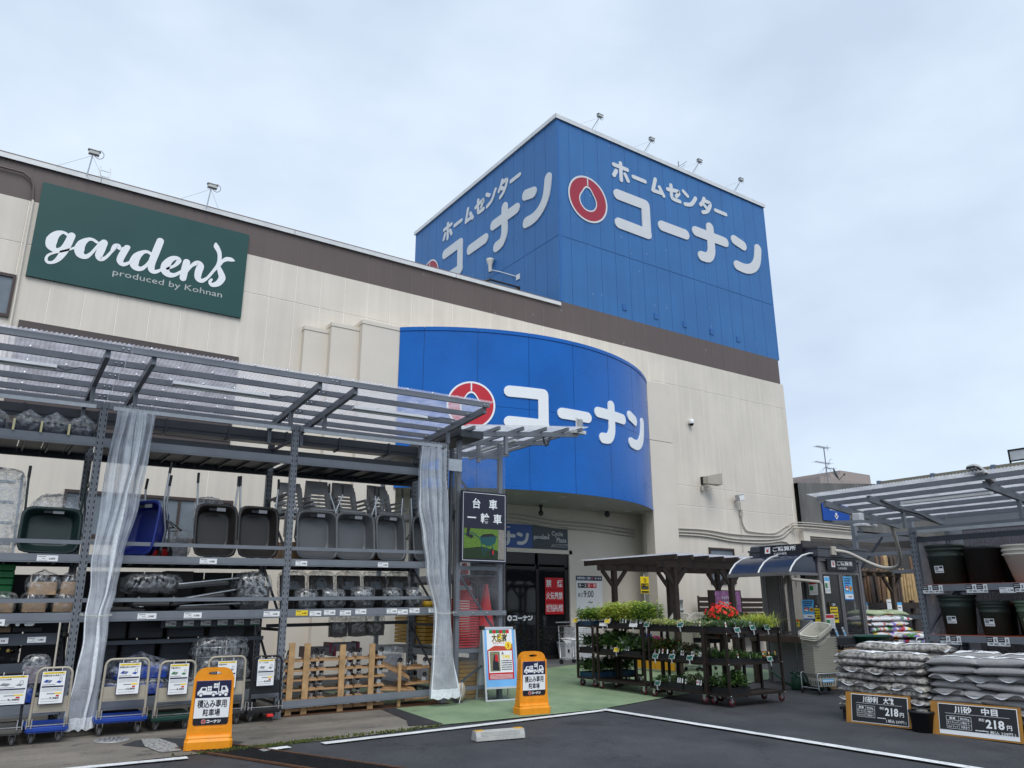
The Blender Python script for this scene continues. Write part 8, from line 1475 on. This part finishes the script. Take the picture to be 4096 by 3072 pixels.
# timber stakes in a wooden stand, small arbour
t = thing('stake_stand', 'wooden stand with rails holding bundles of pale timber stakes', 'stand', (17.4, 11.2, 0))
for z in (1.62, 1.35): q = MB(WOODD); q.box(0, 4.2, -.03, .02, z - .07, z + .07); q.build('rail', t)
for x in (0, 1.4, 2.8, 4.1): q = MB(WOODD); q.box(x, x + .1, .021, .1, gz(11), 1.75); q.build('upright', t)
q = MB(WOODD); q.box(0, 4.2, .25, .3, 2.42, 2.5); q.build('rear_rail', t); q = MB(M('dark backing', (.06, .055, .055), .7, var=.2)); q.box(-.3, 5, .9, .95, .1, 3.2); q.build('backing', t)
STK = [M('pale stake', (.42, .29, .14), .7, var=.3, vs=8), M('brown stake', (.16, .095, .055), .7, var=.3, vs=8), M('dark stake', (.07, .05, .04), .7, var=.3, vs=8)]; r = random.Random(12)
for k in range(46):
    m = STK[(0, 0, 1, 2, 1, 0, 2)[(k // 4) % 7]]; h = 2.86 - (.35 if (k // 9) % 2 else 0) + r.uniform(-.03, .03); q = MB(m); q.lathe([(.038, 0), (.038, h - 1.75), (.01, h - 1.67), (0, h - 1.67)], n=7); tag(q.build('timber_stake', None, (17.55 + k * .088 + r.uniform(-.01, .01), 11.32 + r.uniform(-.04, .1), 1.7), (r.uniform(-.03, .03), r.uniform(-.025, .025), 0)), 'upright %s timber stake standing in the bundle behind the booth' % ('pale', 'brown', 'dark')[STK.index(m)], 'stake', 'timber stakes in the stand')
for k, (x, wd, ht) in enumerate(((17.5, .3, .4), (17.85, .22, .32), (18.9, .4, .6), (19.35, .22, .32))):
    t = thing('price_sheet', 'white price sheet pinned to the stake stand, %s' % ('far left', 'with blue top at the left', 'the large 398 one', 'with blue top at the right')[k], 'price sheet', (x, 11.15, 1.62 - ht * .75)); F = XZ(0, 0, 0); q = MB(PAPER); q.plate(F, 0, wd, 0, ht, 0, .003); q.greek(F, .03, wd - .03, ht * .86, .03, GREY, .004); q.greek(F, .05, wd - .05, ht * .55, .035, INK, .004)
    if k % 2: q.rect(F, 0, wd, ht * .8, ht, .0045, CYAN); q.disc(F, wd * .7, ht * .2, .05, .0045, RED, 10)
    else: q.text('398' if k == 2 else '298', F, wd * .6, ht * .22, ht * .15, INK, d=.005, off=.03)
    q.build('sheet', t)
t = thing('arbour', 'small brown wooden arbour frame between the booth and the stakes', 'arbour', (16.6, 10.5, 0)); WB2 = M('brown wood', (.10, .07, .05), .7, var=.25)
for x in (.1, 1.55): q = MB(WB2); q.box(x, x + .09, 0, .09, gz(10.5), 2.3); q.build('post', t); q = MB(WB2); q.bar((x + .045, .045, 1.9), (x + .4, .045, 2.28), .05, .07); q.bar((x + .045, .045, 1.9), (x - .3, .045, 2.28), .05, .07); q.build('brace', t)
for k in range(6): q = MB(WB2); q.box(-.3 + k * .4, -.02 + k * .4, -.35, .5, 2.36, 2.4); q.build('slat', t)
q = MB(WB2); q.box(-.3, 2.0, 0, .08, 2.28, 2.36); q.build('beam', t)
# ================================================================== right rack
XR, Y0 = 12.8, 6.95; r3 = thing('pot_rack', 'grey steel rack at the right edge holding large green and black planters', 'rack', (XR, Y0, 0)); zb0 = gz(6) - .02
def post3(x, y, h, nm='post'):
    q = MB(STEEL); q.box(x, x + .075, y - .045, y + .045, zb0, h); F = Frame((x - .001, y, 0), (0, -1, 0)); z = zb0 + .12
    while z < h - .1:
        for s_ in (-1, 1): q.slab([(s_ * .026 - .006, z), (s_ * .026 + .006, z), (s_ * .03 + .005, z + .034), (s_ * .03 - .008, z + .034)], F, 0, .001, SLOT)
        z += .075
    q.build(nm, r3)
for y in (0, -2.55): post3(0, y, 2.86); post3(1.15, y, 2.86)
ef = thing('rear_frame', 'tall grey steel rack frame standing behind the booth beside the stakes', 'rack', (17.6, 11.0, gz(11)))
for y in (0, -1.43): q = MB(STEEL); q.box(0, .09, y - .05, y + .05, 0, 3.5); q.build('post', ef)
for z in (3.05, 2.62, 2.2, 1.2): q = MB(STEEL); q.box(.02, .07, -1.38, -.05, z - .04, z + .04); q.build('side_rail', ef)
q = MB(STEELD); q.bar((.045, -.05, 2.3), (.045, -.7, 3.0), .03, .045); q.build('brace', ef)
for z0, z1 in ((.3, 1.1), (1.2, 1.9)): q = MB(STEEL); q.bar((.09, 0, z0), (1.15, 0, z1), .03, .035); q.build('brace', r3)
BRED = M('orange red shelf edge', (.35, .07, .03), .5)
for z in (1.935, 1.165):
    for x in (0, 1.12): q = MB(STEEL); q.box(x - .012, x + .045, -2.5, -.046, z - .1, z); q.build('beam', r3)
    q = MB(DECK); q.box(.05, 1.12, -2.5, -.046, z - .04, z - .008); q.build('deck_panel', r3); q = MB(BRED); q.box(-.005, 1.1, -2.5, -.06, z, z + .006); q.build('shelf_liner', r3)
q = MB(STEEL); q.box(-.02, .04, -2.55, .0, 2.78, 2.86); q.build('curtain_rail', r3); q = MB(GALV); q.box(-.035, -.021, -2.5, -.1, 2.76, 2.81); q.build('rail_track', r3); q = MB(STEELD); q.box(.05, .12, -2.55, 0, 2.62, 2.7); q.build('rear_rail', r3)
RIBD = film('smoky ribbed sheet', (.28, .26, .30), op=.5, rough=.3, wr=3, spread=.2, gl=.2, bump=0)
q = MB(RIBD); q.grid(lambda u, v: (.02 + 1.25 * u, .06 + .009 * (1 if int(u * 60) % 2 else -1), .35 + 2.35 * v), 120, 1, smooth=False); q.build('end_sheet', r3); q = MB(RIBD); q.grid(lambda u, v: (1.28 + .009 * (1 if int(u * 130) % 2 else -1), .05 - 3.0 * u, .1 + 2.75 * v), 260, 1, smooth=False); q.build('rear_sheet', r3)
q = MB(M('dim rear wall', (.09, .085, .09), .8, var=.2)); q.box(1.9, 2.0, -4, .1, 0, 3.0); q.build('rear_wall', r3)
RF = Frame((-.016, 0, 0), (0, -1, 0))
def bw_card(y, z, s_, wd=.155, ht=.125):
    q = MB(PAPER); q.plate(RF, y, y + wd, z, z + ht, 0, .003); q.rect(RF, y, y + wd * .6, z + ht * .42, z + ht, .0038, INK); q.greek(RF, y + .01, y + wd * .52, z + ht * .8, .008, PAPER, .0045); q.greek(RF, y + .01, y + wd * .5, z + ht * .6, .01, PAPER, .0045); q.text(s_, RF, y + wd * .34, z + ht * .14, ht * .2, INK, d=.0045, off=.02); q.disc(RF, y + wd * .8, z + ht * .72, wd * .09, .0045, GREY, 8); q.rect(RF, y + wd * .74, y + wd * .86, z + ht * .45, z + ht * .6, .0045, INK); q.rect(RF, y + wd * .64, y + wd * .96, z + ht * .1, z + ht * .3, .0045, GREY); q.build('price_card', r3)
for y, s_ in ((.06, '1,480'), (.225, '1,480'), (.74, '1,780'), (.9, '1,780'), (1.42, '980')): bw_card(y, 1.80, s_)
for y, s_ in ((.22, '1,180'), (.385, '1,180'), (.92, '798'), (1.08, '798')): bw_card(y, 1.03, s_)
price(r3, RF, 1.22, 1.79, .22, .08, '1,180'); price(r3, RF, 1.5, 1.05, .2, .08, '1,480')
# big planters
DGN = M('dark green planter plastic', (.030, .042, .034), .45, var=.1); DBK = M('charcoal planter plastic', (.014, .018, .018), .5, var=.12); WPL = M('off white planter plastic', (.56, .52, .46), .45, var=.06); LGN = M('sage planter plastic', (.10, .155, .105), .45, var=.06)
def planter(lab, x, y, z, rt, rb, h, mat, ribs=2, stack=0, sticker=True):
    t = thing('planter', lab, 'planter', (x, y, z), 0, 'large planters on the right rack'); prof = [(0, 0), (rb, 0)]
    for k in range(ribs): u = .68 + .16 * k; r_ = rb + (rt - rb) * u; prof += [(r_ * .985, h * u), (r_ * 1.045, h * (u + .015)), (r_ * 1.05, h * (u + .045)), (r_ * .995, h * (u + .06))]
    prof += [(rt * .98, h * .93), (rt * 1.06, h * .94), (rt * 1.06, h), (rt * .95, h), (rt * .92, h * .8)]; q = MB(mat); q.lathe(prof, n=36); q.build('shell', t)
    for k in range(stack): q = MB(mat); hh = h + k * h * .16; q.lathe([(rt * .97, hh - h * .02), (rt * .99, hh + h * .07), (rt * 1.06, hh + h * .08), (rt * 1.06, hh + h * .15), (rt * .95, hh + h * .15), (rt * .9, hh)], n=36); q.build('nested_shell', t)
    if sticker: q = MB(PAPER); rr = rb + (rt - rb) * .35 + .004; F = Frame((-rr, 0, h * .28), (0, -1, 0), (-(rt - rb) / h, 0, 1)); q.plate(F, -.07, .07, 0, .11, .002, .006); q.rect(F, -.06, -.005, .04, .1, .007, GREY); q.rect(F, .005, .06, .07, .1, .007, INK); q.greek(F, -.06, .06, .015, .012, INK, .007); q.build('label', t)
    return t
planter('dark green ribbed planter on the upper shelf next to the rack post', 13.12, 6.62, 1.945, .28, .235, .62, DGN, 2); planter('tall charcoal planter second on the upper shelf', 13.12, 6.05, 1.945, .26, .22, .55, DBK, 0, sticker=False); planter('charcoal planter at the back of the upper shelf behind the first two', 13.65, 6.45, 1.945, .27, .22, .6, DBK, 0, sticker=False); planter('charcoal planter behind the white planter', 13.55, 5.75, 1.945, .27, .22, .52, DBK, 0, sticker=False)
planter('off white tapered planter stack at the right edge of the upper shelf', 13.08, 5.45, 1.945, .255, .15, .42, WPL, 0, 2, False)
planter('dark green ribbed planter on the lower shelf next to the rack post', 13.12, 6.55, 1.175, .27, .22, .6, DGN, 2); planter('dark green ribbed planter of medium size, second on the lower shelf', 13.1, 6.0, 1.175, .225, .18, .48, DGN, 3); planter('sage green planter at the right edge of the lower shelf', 13.05, 5.42, 1.175, .24, .17, .5, LGN, 2)
for k, y in enumerate((6.1, 5.7)): t = thing('terracotta_tray', 'shallow terracotta coloured tray behind the lower planters, %s' % ('left', 'right')[k], 'tray', (13.6, y, 1.6)); q = MB(M('terracotta plastic', (.45, .12, .045), .5)); q.lathe([(0, 0), (.18, 0), (.22, .06), (.21, .06), (.17, .012), (0, .012)], n=24); q.build('dish', t); q = MB(DBK); q.lathe([(.17, -.42), (.19, 0), (0, 0)], n=24); q.build('stand', t)
for k in range(3): wrapped('soil_sack', 'dim printed sack on the floor under the right rack, %s' % ('left', 'middle', 'right')[k], 'sack', 13.3, 6.3 - k * .55, .2, .5, .5, .62, [BLACK, RED, BLACK][k], 700 + k, film_=FILMT)
q = MB(M('pale sack', (.5, .5, .5), .5)); t = thing('lower_display', 'low dark shelf of boxed goods under the planters', 'shelf', (12.95, 5.9, zb0)); q = MB(STEELD); q.box(0, .8, -1.4, .9, .5, .53); q.build('board', t)
# canopy of the right rack
c3 = thing('right_canopy', 'clear corrugated canopy on grey rafters over the right rack', 'canopy', (XR, Y0, 2.86)); zf3 = lambda x: .36 - (x + .95) * .112 + .06
for y in (.9, .1, -1.7, -2.3): q = MB(STEEL); q.bar((-.98, y, zf3(-.98)), (1.25, y, zf3(1.25)), .055, .1); q.build('rafter', c3); q = MB(STEEL); q.box(-.03, .03, y - .025, y + .025, -.0, zf3(0) - .05); q.build('stub_post', c3)
for x in (-1.05, -.6, -.15, .3, .75, 1.2):
    for y0_, y1_ in ((.0, .98), (-4.5, -.02)): q = MB(STEEL); q.bar((x, y0_, zf3(x) + .085), (x, y1_, zf3(x) + .085), .04, .07); q.build('purlin', c3)
q = MB(ROOFW); q.grid(lambda u, v: (-1.25 + 2.6 * v, 1.05 - 5.6 * u, zf3(-1.25 + 2.6 * v) + .13 + .008 * math.sin(u * 5.6 / .05 * 6.283)), 670, 1); q.build('roof_sheet', c3)
q = MB(WHITE); q.bar((-.35, -.1, zf3(-.35) + .02), (-.35, -1.5, zf3(-.35) + .02), .09, .04); q.build('tube_lamp', c3); q = MB(BLACK); q.tube([(-.7, .06, zf3(-.7) + .02), (-.2, .05, zf3(-.2) - .03), (.4, .06, zf3(.4) + .0), (1.0, .06, zf3(1) - .06)], .009, n=5); q.build('cable', c3)
t = thing('canopy_lamp', 'grey led street lamp head on the right canopy edge', 'lamp', (11.82, 5.22, 3.4), rot=(0, .5, -.25)); q = MB(M('lamp grey', (.34, .35, .35), .4)); q.cbox(-.3, .02, -.1, .1, -.02, .035, .04); q.cbox(0, .16, -.05, .05, -.03, .04, .02); q.build('housing', t); q = MB(BLACK); q.box(-.28, -.07, -.085, .085, -.03, -.0201); q.build('lens_plate', t)
for a in range(4):
    for c_ in range(3): q = MB(LW); q.box(-.265 + a * .05, -.235 + a * .05, -.07 + c_ * .055, -.035 + c_ * .055, -.034, -.0305); q.build('led', t)
t = thing('canopy_floodlight', 'white flat floodlight under the left tip of the right canopy', 'floodlight', (12.55, 7.75, 3.0)); q = MB(STEEL); q.bar((-.4, .2, .0), (.45, -.5, 0), .05, .06); q.build('arm', t); q = MB(WHITE); q.cbox(-.15, .3, -.2, .0, -.07, -.03, .01); q.cbox(-.05, .08, -.1, .05, .04, .16, .01); q.build('housing', t)
